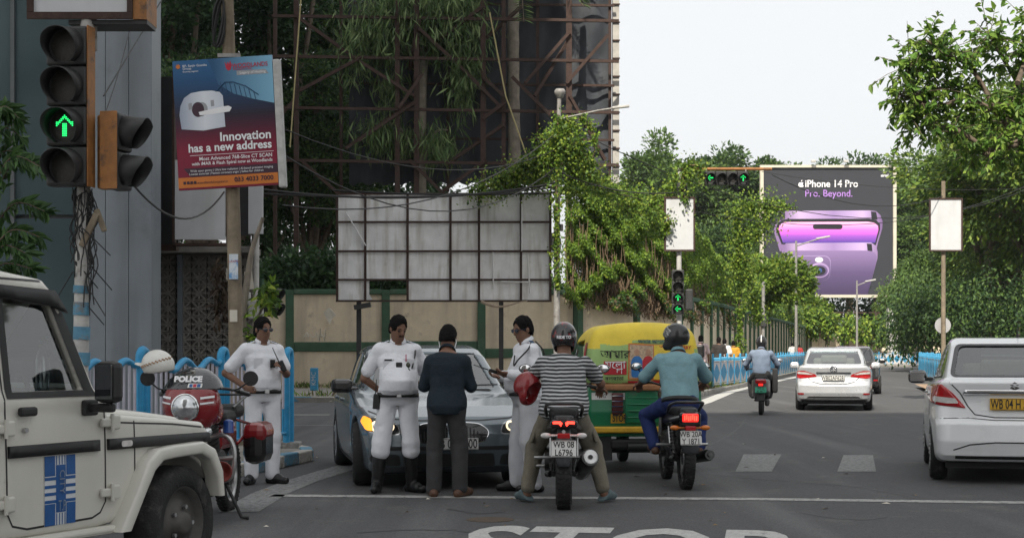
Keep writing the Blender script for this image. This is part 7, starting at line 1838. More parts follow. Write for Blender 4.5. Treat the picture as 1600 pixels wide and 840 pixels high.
  for k in range(7):
   b = MB(); b.box((-.06 + .02 * k, -.9465, .735 + .008 * math.sin(k * 2)), (.012, .006, .05), bev=.002); b.build('brake_light', m_lamp_on, o)
 for s in (-1, 1):
  zi = .665 if kind == 'v' else .635
  b = MB(); b.cyl((s * .05, -.90, zi), (s * .11, -.90, zi), .012, n=8); b.ball((s * .155, -.905, zi), (.05, .028, .026)); b.build('indicator', m_tailw if kind == 'v' else m_amber, o)
 # exhaust
 b = MB()
 if kind == 'v':
  a, c = Vector((.15, -.25, .28)), Vector((.235, -.80, .47)); d = (c - a).normalized()
  b.tube([(.10, .22, .5), (.14, .25, .3), (.13, .0, .24), tuple(a)], [.024, .024, .026, .045], 10); b.tube([a, a + d * .1, c - d * .03, c], [.06, .075, .08, .078], 16); b.build('exhaust', m_bikeblack, o)
  b = MB(); b.lathe([(.0, .004), (.022, .004), (.026, .0), (.045, .006), (.062, .008), (.07, .0), (.072, -.03)], c, d, 20); b.build('exhaust_cap', m_alu, o)
  b = MB(); b.lathe([(0, .0), (.021, .0)], c + d * .007, d, 14); b.build('exhaust_hole', m_letter, o)
 else:
  a, c = Vector((.14, -.2, .28)), Vector((.21, -.86, .36)); b.tube([(.10, .22, .5), (.14, .25, .3), (.13, .0, .25), tuple(a), tuple(a.lerp(c, .2)), tuple(a.lerp(c, .9)), tuple(c)], [.024, .024, .026, .04, .055, .062, .05], 14); b.build('exhaust', m_bikeblack, o)
  b = MB(); b.tube([tuple(c), tuple(c + Vector((0, -.03, .004)))], [.022, .022], 10); b.build('exhaust_tip', m_engine, o)
 # pegs, chain guard, shocks, stand
 for s in (-1, 1):
  b = MB(); b.cyl((s * .12, -.06, .34), (s * .28, -.06, .34), .016, n=8); b.build('foot_peg', m_alu, o); b = MB(); b.cyl((s * .11, -.38, .44), (s * .27, -.40, .44), .014, n=8); b.tube([(s * .12, -.38, .44), (s * .12, -.28, .62)], .014, 6); b.build('foot_peg', m_alu, o)
  if kind == 'c':
   b = MB(); b.tube([(s * .115, -.62, .36), (s * .115, -.46, .68)], .018, 8)
   for k in range(9): b.lathe([(.03 + .006 * math.cos(t), .006 * math.sin(t)) for t in [i * 1.26 for i in range(5)]], Vector((s * .115, -.60, .40)).lerp(Vector((s * .115, -.47, .66)), k / 8), (0, .45, .9), 12, closed=True)
   b.build('shock_absorber', m_engine, o)
 b = MB(); b.box((-.11, -.42, .36), (.02, .42, .09), bev=.01); b.tube([(-.12, -.66, .31), (-.15, -.62, .31)], .03, 8); b.build('chain_guard', m_bikeblack, o)
 b = MB(); b.box((0, -.52, .58), (.14, .25, .16), bev=.04); b.build('inner_mudguard', m_trim, o)
 # handlebar, levers, mirrors, headlamp, instruments
 b = MB(); b.tube(catmull([(-.37, .36, 1.04), (-.24, .42, 1.07), (-.08, .45, 1.03), (.08, .45, 1.03), (.24, .42, 1.07), (.37, .36, 1.04)], 4), .012, 8); hb_ = b.build('handlebar', m_bikeblack, o)
 for s in (-1, 1):
  b = MB(); b.cyl((s * .25, .415, 1.065), (s * .38, .355, 1.04), .019, n=10); b.build('grip', m_tyre, hb_)
  b = MB(); b.tube([(s * .24, .45, 1.06), (s * .38, .44, 1.045)], .007, 5); b.build('lever', m_alu, hb_)
  b = MB(); b.tube([(s * .23, .43, 1.07), (s * .30, .42, 1.15), (s * .35, .40, 1.20)], .007, 6); mst = b.build('mirror', m_bikeblack, o)
  b = MB(); b.ball((s * .37, .40, 1.235), (.065, .018, .045)); b.build('mirror_shell', m_bikeblack, mst)
  b = MB(); b.ball((s * .37, .386, 1.235), (.056, .008, .038)); b.build('mirror_glass', m_chrome, mst)
 b = MB(); b.box((0, .50, 1.05), (.2, .12, .09), bev=.03); b.build('instruments', m_trim, o)
 b = MB(); b.ball((0, .60, .92), (.11, .10, .12)); b.build('headlamp', m_bikeblack, o)
 return o
P1 = gp(881, 795); h1 = R(2)
bike1c = Vector((P1.x, P1.y, .004)) + Vector((math.sin(h1), math.cos(h1), 0)) * .66
bk1 = motorcycle('motorcycle', 'black motorcycle with thin V shaped brake lights at the stop line', bike1c, h1, ['WB 08', 'L6796'], 'v')
P2 = gp(1072, 764); h2 = R(-3)
bike2c = Vector((P2.x, P2.y, .004)) + Vector((math.sin(h2), math.cos(h2), 0)) * .66
bk2 = motorcycle('motorcycle', 'black motorcycle with a large glowing red tail lamp beside the rickshaw', bike2c, h2, ['WB 20A', 'Y 1871'], 'c')

# ------------------------------------------------------------------ scooter further up the road
P3 = gp(1189, 648); h3 = R(10); sc3 = Vector((P3.x, P3.y, .004)) + Vector((math.sin(h3), math.cos(h3), 0)) * .6
sct = thing('scooter', 'dark scooter with a green number plate riding beside the silver saloon', 'scooter', sc3, -h3)
bike_wheel(sct, -.60, .225, .10, False); bike_wheel(sct, .62, .225, .09, False)
m_scoot = mat('scooter_dark', (.05, .05, .055), .35, var=.1, scale=9, coat=.4)
def scoot(x, y, z):
 t = np.clip((-.05 - y) / .75, 0, 1); w = .15 + .06 * np.sin(t * 3) - .07 * t ** 3
 return smax(smax(np.abs(x) - w, np.maximum(y - .02, -.85 - y), .08), np.abs(z - (.55 + .10 * t)) - (.22 - .07 * t), .08)
obj_mesh('rear_body', sdf_mesh('rear_body', scoot, (-.3, -.95, .25), (.3, .12, .95), .02, [m_scoot], True, sym=True), sct)
b = MB(); b.box((0, -.35, .80), (.28, .66, .10), bev=.04); b.build('seat', mat('bike_seat'), sct)
b = MB(); b.box((0, .22, .30), (.32, .5, .05), bev=.02); b.box((0, .50, .62), (.36, .06, .62), Matrix.Rotation(R(-12), 3, 'X'), bev=.03); b.build('front_shield', m_scoot, sct)
b = MB(); b.box((0, -.83, .73), (.24, .06, .10), bev=.03); b.build('tail_lamp', m_tail, sct)
b = MB(); b.box((0, -.86, .66), (.10, .03, .05), bev=.01); b.build('brake_light', m_lamp_soft, sct)
plate(sct, (0, -.875, .55), .24, .13, ['WB 02', 'AS 4417'], m_plateg, 'y-', R(-10), sx=.7)
b = MB(); b.box((0, -.80, .42), (.17, .04, .24), Matrix.Rotation(R(-12), 3, 'X'), bev=.015); b.build('mudguard', m_trim, sct)
b = MB(); b.box((.13, -.35, .27), (.1, .5, .16), bev=.04); b.build('engine_case', m_engine, sct)
b = MB(); b.tube([(-.34, .38, .98), (-.1, .46, 1.0), (.1, .46, 1.0), (.34, .38, .98)], .016, 6); b.box((0, .48, .98), (.24, .16, .16), bev=.05); b.build('handlebar', m_trim, sct)
for s in (-1, 1):
 b = MB(); b.tube([(s * .28, .42, 1.0), (s * .36, .42, 1.14)], .008, 5); ms_ = b.build('mirror', m_trim, sct); b = MB(); b.ball((s * .385, .42, 1.17), (.06, .02, .05)); b.build('mirror_glass', m_chrome, ms_)

# ------------------------------------------------------------------ red police motorcycle
m_pred = mat('police_red', (.22, .012, .016), .25, var=.08, scale=6, coat=.6, dirt=[((.14, .05, .04), .5, 5, .58)])
uP = Vector((.0, -1, 0)); rear = Vector((X_at(356, 14.1), 14.1, .004)); hP = R(180 + 4)
pmc = rear + Vector((math.sin(hP), math.cos(hP), 0)) * .68
pm = thing('police_motorcycle', 'red police motorcycle with windscreen and white stripes parked behind the jeep', 'motorcycle', pmc, -hP)
bike_wheel(pm, -.68, .32, .10, False, True); bike_wheel(pm, .70, .32, .095, True, True)
b = MB(); b.box((0, .0, .42), (.24, .42, .32), bev=.06); b.cyl((0, .12, .55), (0, .18, .80), .10, n=14)
for k in range(7): b.cyl((0, .12 + .009 * k, .57 + .033 * k), (0, .122 + .009 * k, .576 + .033 * k), .135, n=16)
b.cyl((-.11, -.02, .40), (-.19, -.02, .40), .12, n=18); b.cyl((.11, -.02, .40), (.19, -.02, .40), .12, n=18); b.build('engine', m_engine, pm)
def ptank(x, y, z): return smax(np.sqrt((x / .165) ** 2 + ((y - .18) / .30) ** 2 + ((z - .90) / .15) ** 2) * .15 - .15, .79 - z, .03)
obj_mesh('fuel_tank', sdf_mesh('fuel_tank', ptank, (-.2, -.2, .72), (.2, .55, 1.1), .016, [m_pred], True), pm)
for s in (-1, 1): b = MB(); b.cyl((s * .148, .22, .91), (s * .158, .22, .91), .06, n=20); b.build('tank_badge', m_alu, pm)
b = MB(); b.box((0, -.22, .84), (.30, .42, .12), bev=.05); b.box((0, -.58, .88), (.28, .36, .12), bev=.05); b.build('seat', mat('bike_seat'), pm)
b = MB(); b.box((0, -.38, .66), (.18, .6, .2), bev=.05); b.build('side_box', m_pred, pm)
b = MB()
for s in (-1, 1): b.tube([(s * .085, .70, .32), (s * .085, .60, .62), (s * .085, .46, 1.02)], [.03, .034, .03], 8)
b.build('front_fork', m_pred, pm)
for s in (-1, 1):
 for z in (.56, .60): b = MB(); b.cyl((s * .085, .70 - (z - .32) * .33, z), (s * .085, .69 - (z - .32) * .33, z + .022), .037, n=10); b.build('fork_stripe', m_ink, pm)
b = MB(); b.lathe([(.335, -.07), (.35, -.03), (.352, .03), (.335, .07)], (0, .70, .32), (1, 0, 0), 36); b.f = [f for f in b.f if all(b.v[i][2] > .40 for i in f)]; b.sm = b.sm[:len(b.f)]; b.mi = b.mi[:len(b.f)]; b.build('front_mudguard', m_pred, pm)
def fairing(x, y, z):
 d = np.sqrt((x / .235) ** 2 + ((y - .50) / .22) ** 2 + ((z - .97) / .235) ** 2) * .22 - .22
 return smax(smax(d, -(np.sqrt((x / .215) ** 2 + ((y - .44) / .22) ** 2 + ((z - .97) / .22) ** 2) * .21 - .21), .01), .42 - y, .02)
fr_ = sdf_mesh('fairing', lambda x, y, z: np.maximum(fairing(x, y, z), z - 1.10), (-.28, .3, .7), (.28, .8, 1.25), .013, [m_pred], True, sym=True); obj_mesh('fairing', fr_, pm)
scr = sdf_mesh('windscreen', lambda x, y, z: np.maximum(smax(np.sqrt((x / .25) ** 2 + ((y - .45 + (z - 1.08) * .5) / .22) ** 2 + ((z - 1.04) / .235) ** 2) * .22 - .22, -(np.sqrt((x / .235) ** 2 + ((y - .435 + (z - 1.08) * .5) / .21) ** 2 + ((z - 1.04) / .225) ** 2) * .21 - .21), .006), np.maximum(1.095 - z, .36 - y)), (-.3, .2, 1.06), (.3, .75, 1.38), .011, [mat('smoked_screen', (.025, .027, .03), .12, var=.15, coat=.6)], True, sym=True); obj_mesh('windscreen', scr, pm)
sfn = lambda x, y, z: np.sqrt((x / .25) ** 2 + ((y - .45 + (z - 1.08) * .5) / .22) ** 2 + ((z - 1.04) / .235) ** 2) * .22 - .22
ffn = lambda x, y, z: np.sqrt((x / .235) ** 2 + ((y - .50) / .22) ** 2 + ((z - .97) / .235) ** 2) * .22 - .22
y_ = float(project(sfn, [(0, 0, 1.17)], (0, -1, 0), 2, .012)[0][1]); text('POLICE', .066, m_ink, pm, (0, y_ + .006, 1.18), (R(66), 0, math.pi), bold=.004, sx=1.05)
patch('screen_sticker', sfn, rrect(.11, .035, .006, 3, -.06, 1.13), 'y+', m_plate, pm, off=.006, step=.03)
for i, m_ in enumerate((m_cb, m_red, m_cb)): patch('sticker_print', sfn, rrect(.025, .025, .004, 2, -.03 - .03 * i, 1.13), 'y+', m_, pm, off=.009, step=.03)
for s in (-1, 1):
 for z, t_ in ((1.03, .018), (.985, .014)): patch('fairing_stripe', ffn, band([(s * .12, z), (s * .21, z + .012)], t_), 'y+', m_ink, pm, off=.005, step=.03)
b = MB(); b.lathe([(.0, .05), (.06, .042), (.10, .015), (.108, -.01)], (0, .70, .955), (0, 1, 0), 28); b.build('headlamp', m_lampglass, pm)
b = MB(); b.lathe([(.104 + .012 * math.cos(t), .012 * math.sin(t)) for t in [i * 1.05 for i in range(6)]], (0, .70, .955), (0, 1, 0), 32, closed=True); b.build('headlamp_ring', m_chrome, pm)
plate(pm, (0.0, .77, .80), .30, .075, ['WB 01AJ 0962'], m_plate, 'y+', R(6), size=.062, sx=.62)
for s in (-1, 1): b = MB(); b.ball((s * .17, .66, .76), (.04, .045, .04)); b.build('spot_lamp', m_lampglass, pm)
# crash guard, horn, siren light, panniers, bars
b = MB()
for s in (-1, 1): b.tube(catmull([(s * .10, .34, .70), (s * .24, .36, .72), (s * .31, .36, .62), (s * .31, .36, .46), (s * .26, .34, .36), (s * .10, .30, .34)], 5), .02, 8); b.tube([(s * .10, .36, .52), (s * .31, .36, .54)], .018, 8)
b.build('crash_guard', m_alu, pm)
for s in (-1, 1):
 b = MB(); b.lathe([(.02, -.12), (.03, -.05), (.06, .0), (.085, .05), (.08, .055), (.05, .0), (.0, -.04)], (s * .24, .42, .43), (0, 1, 0), 20); b.build('horn', mat('horn_red', (.25, .06, .05), .45, var=.15), pm)
 b = MB(); b.cyl((s * .26, .34, .74), (s * .26, .34, .83), .045, .042, 14); b.ball((s * .26, .34, .83), (.042, .042, .02)); b.build('beacon', mat('beacon_blue', (.015, .07, .30), .12, var=.1, coat=.6), pm)
 b = MB(); b.box((s * .30, -.56, .60), (.20, .44, .34), bev=.08); b.build('pannier', m_gloss, pm)
 b = MB(); b.box((s * .305, -.55, .70), (.205, .43, .18), bev=.07); b.build('pannier_lid', m_pred, pm)
 b = MB(); b.tube(catmull([(s * .05, .44, 1.03), (s * .18, .40, 1.10), (s * .30, .24, 1.08), (s * .36, .12, 1.05)], 4), .013, 8); b.cyl((s * .31, .22, 1.075), (s * .37, .10, 1.045), .02, n=10); b.build('handlebar', m_bikeblack, pm)
 b = MB(); b.tube([(s * .28, .3, 1.08), (s * .34, .3, 1.10), (s * .42, .28, 1.16)], .007, 6); mst = b.build('mirror', m_trim, pm)
 if s > 0 or True: b = MB(); b.cyl((s * .43, .27, 1.18), (s * .43, .285, 1.18), .062, n=20); b.build('mirror_head', m_trim, mst)
b = MB(); b.tube([(.12, -.05, .62), (.16, .24, .45), (.15, .1, .26), (.17, -.3, .28), (.18, -.95, .30)], [.022, .024, .026, .045, .045], 10); b.build('exhaust', m_chrome, pm)
b = MB(); b.tube([(-.14, .02, .34), (-.30, .05, .02), (-.36, .06, .016)], .016, 6); b.build('side_stand', m_trim, pm)
b = MB(); b.tube([(-.2, -.2, .62), (-.22, -.75, .75), (0, -.88, .8), (.22, -.75, .75), (.2, -.2, .62)], .014, 6); b.build('rear_carrier', m_pred, pm)
b = MB(); b.tube([(-.14, -.3, .92), (-.16, -.75, 1.02), (.16, -.75, 1.02), (.14, -.3, .92)], .012, 6); b.build('grab_rail', m_bikeblack, pm)
# ================================================================== people
m_skin = mat('skin_brown', (.20, .108, .072), .55, var=.12, scale=12, spec=.4)
m_hair = mat('hair_black', (.009, .008, .008), .85, var=.3, scale=60, bump=.4, bscale=180, spec=.12)
m_uni = mat('uniform_white', (.76, .77, .81), .85, var=.04, scale=10, bump=.35, bscale=34, sheen=.1)
m_navy = mat('shirt_navy', (.007, .017, .027), .85, var=.15, scale=10, bump=.35, bscale=34)
m_trous = mat('trouser_grey', (.045, .045, .047), .85, var=.12, scale=14, bump=.3, bscale=50)
m_boot = mat('boot_black', (.014, .014, .015), .32, var=.25, scale=12, bump=.3, bscale=30)
m_brown = mat('shoe_brown', (.10, .05, .03), .5, var=.2, scale=14)
m_belt = mat('belt_black', (.016, .016, .017), .45, var=.15)
m_khaki = mat('cargo_khaki', (.185, .168, .13), .9, var=.14, scale=12, bump=.35, bscale=40)
m_aqua = mat('shirt_aqua', (.20, .35, .39), .85, var=.07, scale=10, bump=.35, bscale=34)
m_jean = mat('jeans_blue', (.014, .030, .125), .85, var=.2, scale=14, bump=.3, bscale=60)
m_slip = mat('slipper_teal', (.09, .125, .135), .8, var=.2, scale=30)
m_ltblue = mat('shirt_greyblue', (.20, .25, .34), .85, var=.07, scale=10, bump=.3, bscale=30)
class Field:
 def __init__(s, lo, hi, h):
  s.lo, s.h = np.array(lo, np.float32), h; s.n = np.ceil((np.array(hi) - s.lo) / h).astype(int) + 1
  s.ax = [s.lo[k] + h * np.arange(s.n[k], dtype=np.float32) for k in range(3)]; s.D = np.full(tuple(s.n), .12, np.float32)
 def win(s, lo, hi, m):
  sl = []
  for k in range(3):
   a = int(max(0, math.floor((lo[k] - m - s.lo[k]) / s.h))); b = int(min(s.n[k], math.ceil((hi[k] + m - s.lo[k]) / s.h) + 1))
   if b - a < 1: return None, None
   sl.append(slice(a, b))
  g = (s.ax[0][sl[0]][:, None, None], s.ax[1][sl[1]][None, :, None], s.ax[2][sl[2]][None, None, :]); return tuple(sl), g
 def put(s, sl, d, k): s.D[sl] = smin(s.D[sl], d.astype(np.float32), k) if k > 0 else np.minimum(s.D[sl], d)
 def cap(s, a, b, ra, rb, k=.03):
  a, b = np.array(a, np.float32), np.array(b, np.float32); r = max(ra, rb); sl, g = s.win(np.minimum(a, b) - r, np.maximum(a, b) + r, .06)
  if sl is None: return
  e = b - a; t = np.clip(((g[0] - a[0]) * e[0] + (g[1] - a[1]) * e[1] + (g[2] - a[2]) * e[2]) / (e @ e + 1e-9), 0, 1)
  d = np.sqrt((g[0] - a[0] - e[0] * t) ** 2 + (g[1] - a[1] - e[1] * t) ** 2 + (g[2] - a[2] - e[2] * t) ** 2) - (ra + (rb - ra) * t); s.put(sl, d, k)
 def ell(s, c, r, M=None, k=.03, sub=False):
  c, r = np.array(c, np.float32), np.array(r, np.float32); q = r.max(); sl, g = s.win(c - q, c + q, .06)
  if sl is None: return
  p = [g[i] - c[i] for i in range(3)]
  if M is not None: p = [p[0] * M[0][j] + p[1] * M[1][j] + p[2] * M[2][j] for j in range(3)]      # into the axes given as columns
  k0 = np.sqrt((p[0] / r[0]) ** 2 + (p[1] / r[1]) ** 2 + (p[2] / r[2]) ** 2); k1 = np.sqrt((p[0] / r[0] ** 2) ** 2 + (p[1] / r[1] ** 2) ** 2 + (p[2] / r[2] ** 2) ** 2) + 1e-6
  d = k0 * (k0 - 1) / k1
  if sub: s.D[sl] = smax(s.D[sl], -d, k)
  else: s.put(sl, d, k)
 def torso(s, a, b, rt, prof, k=.03):
  """elliptic loft from a (t=0) to b (t=1); prof rows: t, half width, half depth, forward shift"""
  a, b = np.array(a, np.float32), np.array(b, np.float32); L = np.linalg.norm(b - a); u = (b - a) / L; x = np.array(rt, np.float32); x = x - u * (x @ u); x /= np.linalg.norm(x); f = np.cross(u, x)
  sl, g = s.win(np.minimum(a, b) - .32, np.maximum(a, b) + .32, .02); p = [g[i] - a[i] for i in range(3)]
  dt = lambda v: p[0] * v[0] + p[1] * v[1] + p[2] * v[2]
  t = dt(u) / L; P = np.array(prof, np.float32); W, Dp, C = (np.interp(t, P[:, 0], P[:, i]).astype(np.float32) for i in (1, 2, 3))
  q = np.sqrt((dt(x) / W) ** 2 + ((dt(f) - C) / Dp) ** 2); d = (q - 1) * np.minimum(W, Dp)
  d = smax(d, np.maximum(P[0, 0] - t, t - P[-1, 0]) * L, .03); s.put(sl, d, k)
 def cut(s, p, n, k=.004):
  """remove what lies on the n side of the plane"""
  n = np.array(n, np.float32); n /= np.linalg.norm(n)
  d = (s.ax[0][:, None, None] - p[0]) * n[0] + (s.ax[1][None, :, None] - p[1]) * n[1] + (s.ax[2][None, None, :] - p[2]) * n[2]; s.D = smax(s.D, d.astype(np.float32), k)
 def folds(s, amp, f=38.0, seed=0, stretch=(1, 1, 1.5)):
  r = np.random.default_rng(seed); x, y, z = s.ax[0][:, None, None] / stretch[0], s.ax[1][None, :, None] / stretch[1], s.ax[2][None, None, :] / stretch[2]
  w = np.zeros(tuple(s.n), np.float32)
  for i in range(5):
   d = unit(r.normal(0, 1, 3)); d[2] = abs(d[2]) + .25; w += 1.3 * (.62 - np.abs(np.sin(.5 * (f * (.55 + .3 * i) * (d[0] * x + d[1] * y + d[2] * z) + 1.6 * np.sin(f * .33 * (d[1] * x - d[0] * y + d[2] * z) + i) + r.uniform(0, 6))))) / (1 + .5 * i)
  s.D = s.D + amp * (w - .9)
 def obj(s, name, m, parent):
  V, Q = surface_nets(s.D, s.lo, s.h); return obj_mesh(name, np_mesh(name, V, Q, [m], True), parent)
def hand(F_, w, d, n, side, curl=.5, k=.010, spread=1.0):
 """palm and five fingers; d = pointing, n = palm side, side = +1 thumb on d x n side"""
 w, d, n = np.array(w, float), unit(np.array(d, float)), np.array(n, float); n = unit(n - d * (n @ d)); l = np.cross(d, n) * side
 pc = w + d * .05; F_.ell(pc, (.042, .052, .019), np.stack([l, d, n], 1), .016)
 for i, (o, ln) in enumerate(((.030, .070), (.010, .078), (-.010, .073), (-.029, .058))):
  p = w + d * .088 + l * o; dd = d.copy(); r0 = .0105
  for j in range(3):
   c = curl * (.45 + .35 * j); dd = unit(d * math.cos(c) + n * math.sin(c)) if j == 0 else unit(dd * math.cos(curl * .8) + n * math.sin(curl * .8)); q = p + dd * ln * (.42, .33, .25)[j]
   F_.cap(p, q, r0, r0 * .9, .004); p = q; r0 *= .9
 p = w + d * .03 + l * .036; q = p + unit(d * .6 + l * .75 + n * .25) * .042; F_.cap(p, q, .014, .0115, .01); q2 = q + unit(d * .9 + l * .1 + n * (.2 + curl * .4)) * .032; F_.cap(q, q2, .0115, .009, .004)
def frame(yaw, pitch=0, roll=0):
 M = Matrix.Rotation(yaw, 3, 'Z') @ Matrix.Rotation(pitch, 3, 'X') @ Matrix.Rotation(roll, 3, 'Y'); return np.array(M)
def person(label, loc, rz, J, dress, h=.0095, name='person', group=None, s=1.0):
 """J: joints in the person's own axes (facing +y). dress: what is worn"""
 o = thing(name, label, 'person', loc, rz, group); o.scale = (s, s, s)
 A = lambda k: np.array(J[k], float); V3 = lambda v: tuple(float(q) for q in v)
 allp = np.array([J[k] for k in J if k not in ('head_rot', 'hands', 'right', 'belly', 'fat')]); lo, hi = allp.min(0) - np.array([.2, .22, .12]), allp.max(0) + np.array([.2, .22, .16]); lo[2] = max(lo[2], -.02)
 rt = J.get('right', (1, 0, 0)); bel, fat = J.get('belly', 0), J.get('fat', 0)
 prof = lambda e: [(-.20, .12 + e, .10 + e, -.01), (-.08, .165 + e + fat, .115 + e + fat * .6, -.012), (.1, .162 + e + fat, .112 + e + bel * .45 + fat, bel * .45), (.3, .155 + e + fat, .11 + e + bel * .55 + fat, bel * .55), (.52, .16 + e + fat * .8, .112 + e + bel * .25 + fat * .5, bel * .25), (.74, .170 + e, .115 + e, .0), (.89, .145 + e, .095 + e, -.006), (1.0, .10 + e * .6, .07 + e * .6, -.01), (1.06, .05 + e * .5, .05 + e * .5, -.005)]
 hr = frame(*J.get('head_rot', (0, 0, 0))); hc = A('head'); R_, Fw, Up = hr[:, 0], hr[:, 1], hr[:, 2]
 B = Field(lo, hi, h)
 B.torso(A('pel'), A('neck'), rt, prof(0))
 for sd in 'RL':
  sh, el, wr, hp, kn, an, to = (A(k + sd) for k in ('sh', 'el', 'wr', 'hip', 'kn', 'an', 'toe'))
  B.cap(sh, el, .048, .038, .04); B.cap(el, wr, .042, .028, .015); B.cap(hp, kn, .082, .056, .04); B.cap(kn, an, .055, .037, .02)
  B.cap(an + (0, 0, -.03), to, .034, .026, .02)
  hd_ = J.get('hands', {}).get(sd)
  if hd_: hand(B, wr, hd_[0], hd_[1], (-1 if sd == 'R' else 1) * (hd_[3] if len(hd_) > 3 else 1), hd_[2])
 B.cap(A('neck') - (0, 0, .02), hc - Up * .05, .066, .060, .03)
 B.ell(hc + Up * .022 - Fw * .008, (.074, .094, .098), hr, .02); B.ell(hc + Fw * .022 - Up * .045, (.058, .066, .078), hr, .03); B.ell(hc + Fw * .05 - Up * .098, (.03, .03, .024), hr, .02)
 B.ell(hc + Fw * .098 - Up * .018, (.014, .018, .026), hr, .012); B.cap(hc + Fw * .088 + Up * .012, hc + Fw * .106 - Up * .03, .008, .012, .008); B.ell(hc + Fw * .083 - Up * .063, (.024, .012, .012), hr, .008); B.ell(hc + Fw * .084 + Up * .020, (.055, .012, .010), hr, .012)
 for e in (-1, 1):
  B.ell(hc + R_ * e * .076 - Fw * .008 - Up * .008, (.011, .020, .031), hr, .006); B.ell(hc + R_ * e * .031 + Fw * .094 + Up * .002, (.017, .012, .011), hr, .006, True)
 body = B.obj('body', m_skin, o)
 for e in (-1, 1):
  b = MB(); b.ball(V3(hc + R_ * e * .031 + Fw * .079 + Up * .002), .013, 10, 6); b.build('eye', mat('eye_dark', (.05, .035, .03), .2, var=0), o)
  b = MB(); b.tube([V3(hc + R_ * e * x + Fw * (.094 - abs(x) * .25) + Up * (.024 + .004 * math.sin(x * 80))) for x in (.014, .03, .046)], .0045, 5); b.build('eyebrow', m_hair, o)
 if dress.get('hair', True):
  Hf = Field(hc - .14, hc + .16, h * .8); Hf.ell(hc + Up * .037 - Fw * .012, (.080, .100, .099), hr, .02); Hf.ell(hc - Fw * .036 - Up * .03, (.077, .072, .08), hr, .03)
  Hf.ell(hc + Fw * .102 - Up * .008, (.064, .072, .094), hr, .010, True); Hf.cut(hc - Up * .034, -Up + Fw * .55, .01); [Hf.ell(hc + R_ * e * .088 - Fw * .006 - Up * .018, (.022, .026, .036), hr, .008, True) for e in (-1, 1)]; Hf.folds(.0042, 170, 3, (1, 1, 1)); Hf.obj('hair', m_hair, o)
 if dress.get('moustache'): b = MB(); b.tube([V3(hc + R_ * x + Fw * (.098 - abs(x) * .45) - Up * (.047 + abs(x) * .2)) for x in (-.03, -.015, 0, .015, .03)], [.004, .007, .006, .007, .004], 6); b.build('moustache', m_hair, o)
 if dress.get('glasses'):
  ml = mat('dark_glasses', (.01, .02, .05), .08, var=0, coat=.5) if dress['glasses'] == 'sun' else mat('spectacle_glass', (.05, .05, .06), .08, var=0, coat=.5)
  b = MB()
  for e in (-1, 1):
   c = hc + R_ * e * .034 + Fw * .100 + Up * .001; Mh = Matrix([tuple(R_), tuple(Fw), tuple(Up)]).transposed(); b.ball(V3(c), (.029, .005, .021), 14, 6, rot=Mh); b.tube([V3(hc + R_ * e * .062 + Fw * .095 + Up * .008), V3(hc + R_ * e * .079 + Fw * .01 + Up * .006)], .0035, 5)
  b.tube([V3(hc - R_ * .01 + Fw * .104 + Up * .005), V3(hc + R_ * .01 + Fw * .104 + Up * .005)], .003, 5); b.build('glasses', ml, o)
 # shirt
 sh_ = dress['top']; e = sh_.get('loose', .014); S = Field(lo, hi, h); hem = sh_.get('hem', -.06)
 pr = [(p[0], p[1] + (.016 if hem < -.1 and p[0] < .2 else 0), p[2] + (.02 if hem < -.1 and p[0] < .2 else 0), p[3]) for p in prof(e) if p[0] > hem]; pr = [(hem, np.interp(hem, [q[0] for q in prof(e)], [q[1] for q in prof(e)]) + (.025 if hem < -.1 else -.008), np.interp(hem, [q[0] for q in prof(e)], [q[2] for q in prof(e)]) + (.03 if hem < -.1 else -.008), -.008)] + pr[:-1]
 S.torso(A('pel'), A('neck'), rt, pr)
 for sd in 'RL':
  sh, el, wr = A('sh' + sd), A('el' + sd), A('wr' + sd); sl = sh_['sleeve']; S.cap(A('neck') * .6 + sh * .4 + (0, 0, -.045), sh, .052, .047 + e * .6, .04)
  if sl <= 1:
   en = sh + (el - sh) * sl; S.cap(sh, en, .047 + e * .6, .046 + e, .03)
  else:
   en = el + (wr - el) * (sl - 1); S.cap(sh, el, .047 + e * .6, .041 + e * .8, .03); S.cap(el, en, .041 + e * .8, .031 + e * .7, .015)
 S.folds(sh_.get('fold', .0085), 26, J.get('seed', 1) if isinstance(J.get('seed', 1), int) else 1)
 shirt = S.obj('shirt', sh_['mat'], o)
 # collar
 if sh_.get('collar', True):
  nk = A('neck'); b = MB(); up = unit(hc - nk); fx = unit(np.array(rt, float)); fy = np.cross(up, fx); pts = []
  for i in range(15):
   a = R(-62 + 304 * i / 14) + math.pi / 2 + R(62) - R(0); a = R(118 + 304 * i / 14); q = nk + up * (.045 + .012 * -math.sin(a)) + fx * .073 * math.cos(a) + fy * .073 * math.sin(a) * 1.0; pts.append(q)
  vs = []
  for q in pts: d_ = unit(q - nk - up * .04); vs += [V3(q + up * .016 - d_ * .006), V3(q + d_ * .012 - up * .026)]
  b.add(vs, [(2 * i, 2 * i + 2, 2 * i + 3, 2 * i + 1) for i in range(14)], True); co_ = b.build('collar', sh_['mat'], shirt); md = co_.modifiers.new('t', 'SOLIDIFY'); md.thickness = .006
 # trousers
 tr = dress['bottom']; e = tr.get('loose', .016); T_ = Field(lo, hi, h)
 pp = [p for p in prof(e * .7) if p[0] < .14]; T_.torso(A('pel'), A('neck'), rt, pp)
 for sd in 'RL':
  hp, kn, an = A('hip' + sd), A('kn' + sd), A('an' + sd); T_.cap(hp, kn, .082 + e * .5, .054 + e, .03); en = kn + (an - kn) * tr.get('end', .94); T_.cap(kn, en, .054 + e, tr.get('cuff', .044 + e), .02)
 T_.folds(tr.get('fold', .008), 26, 5, (1, 1, 1.0)); trs = T_.obj('trousers', tr['mat'], o)
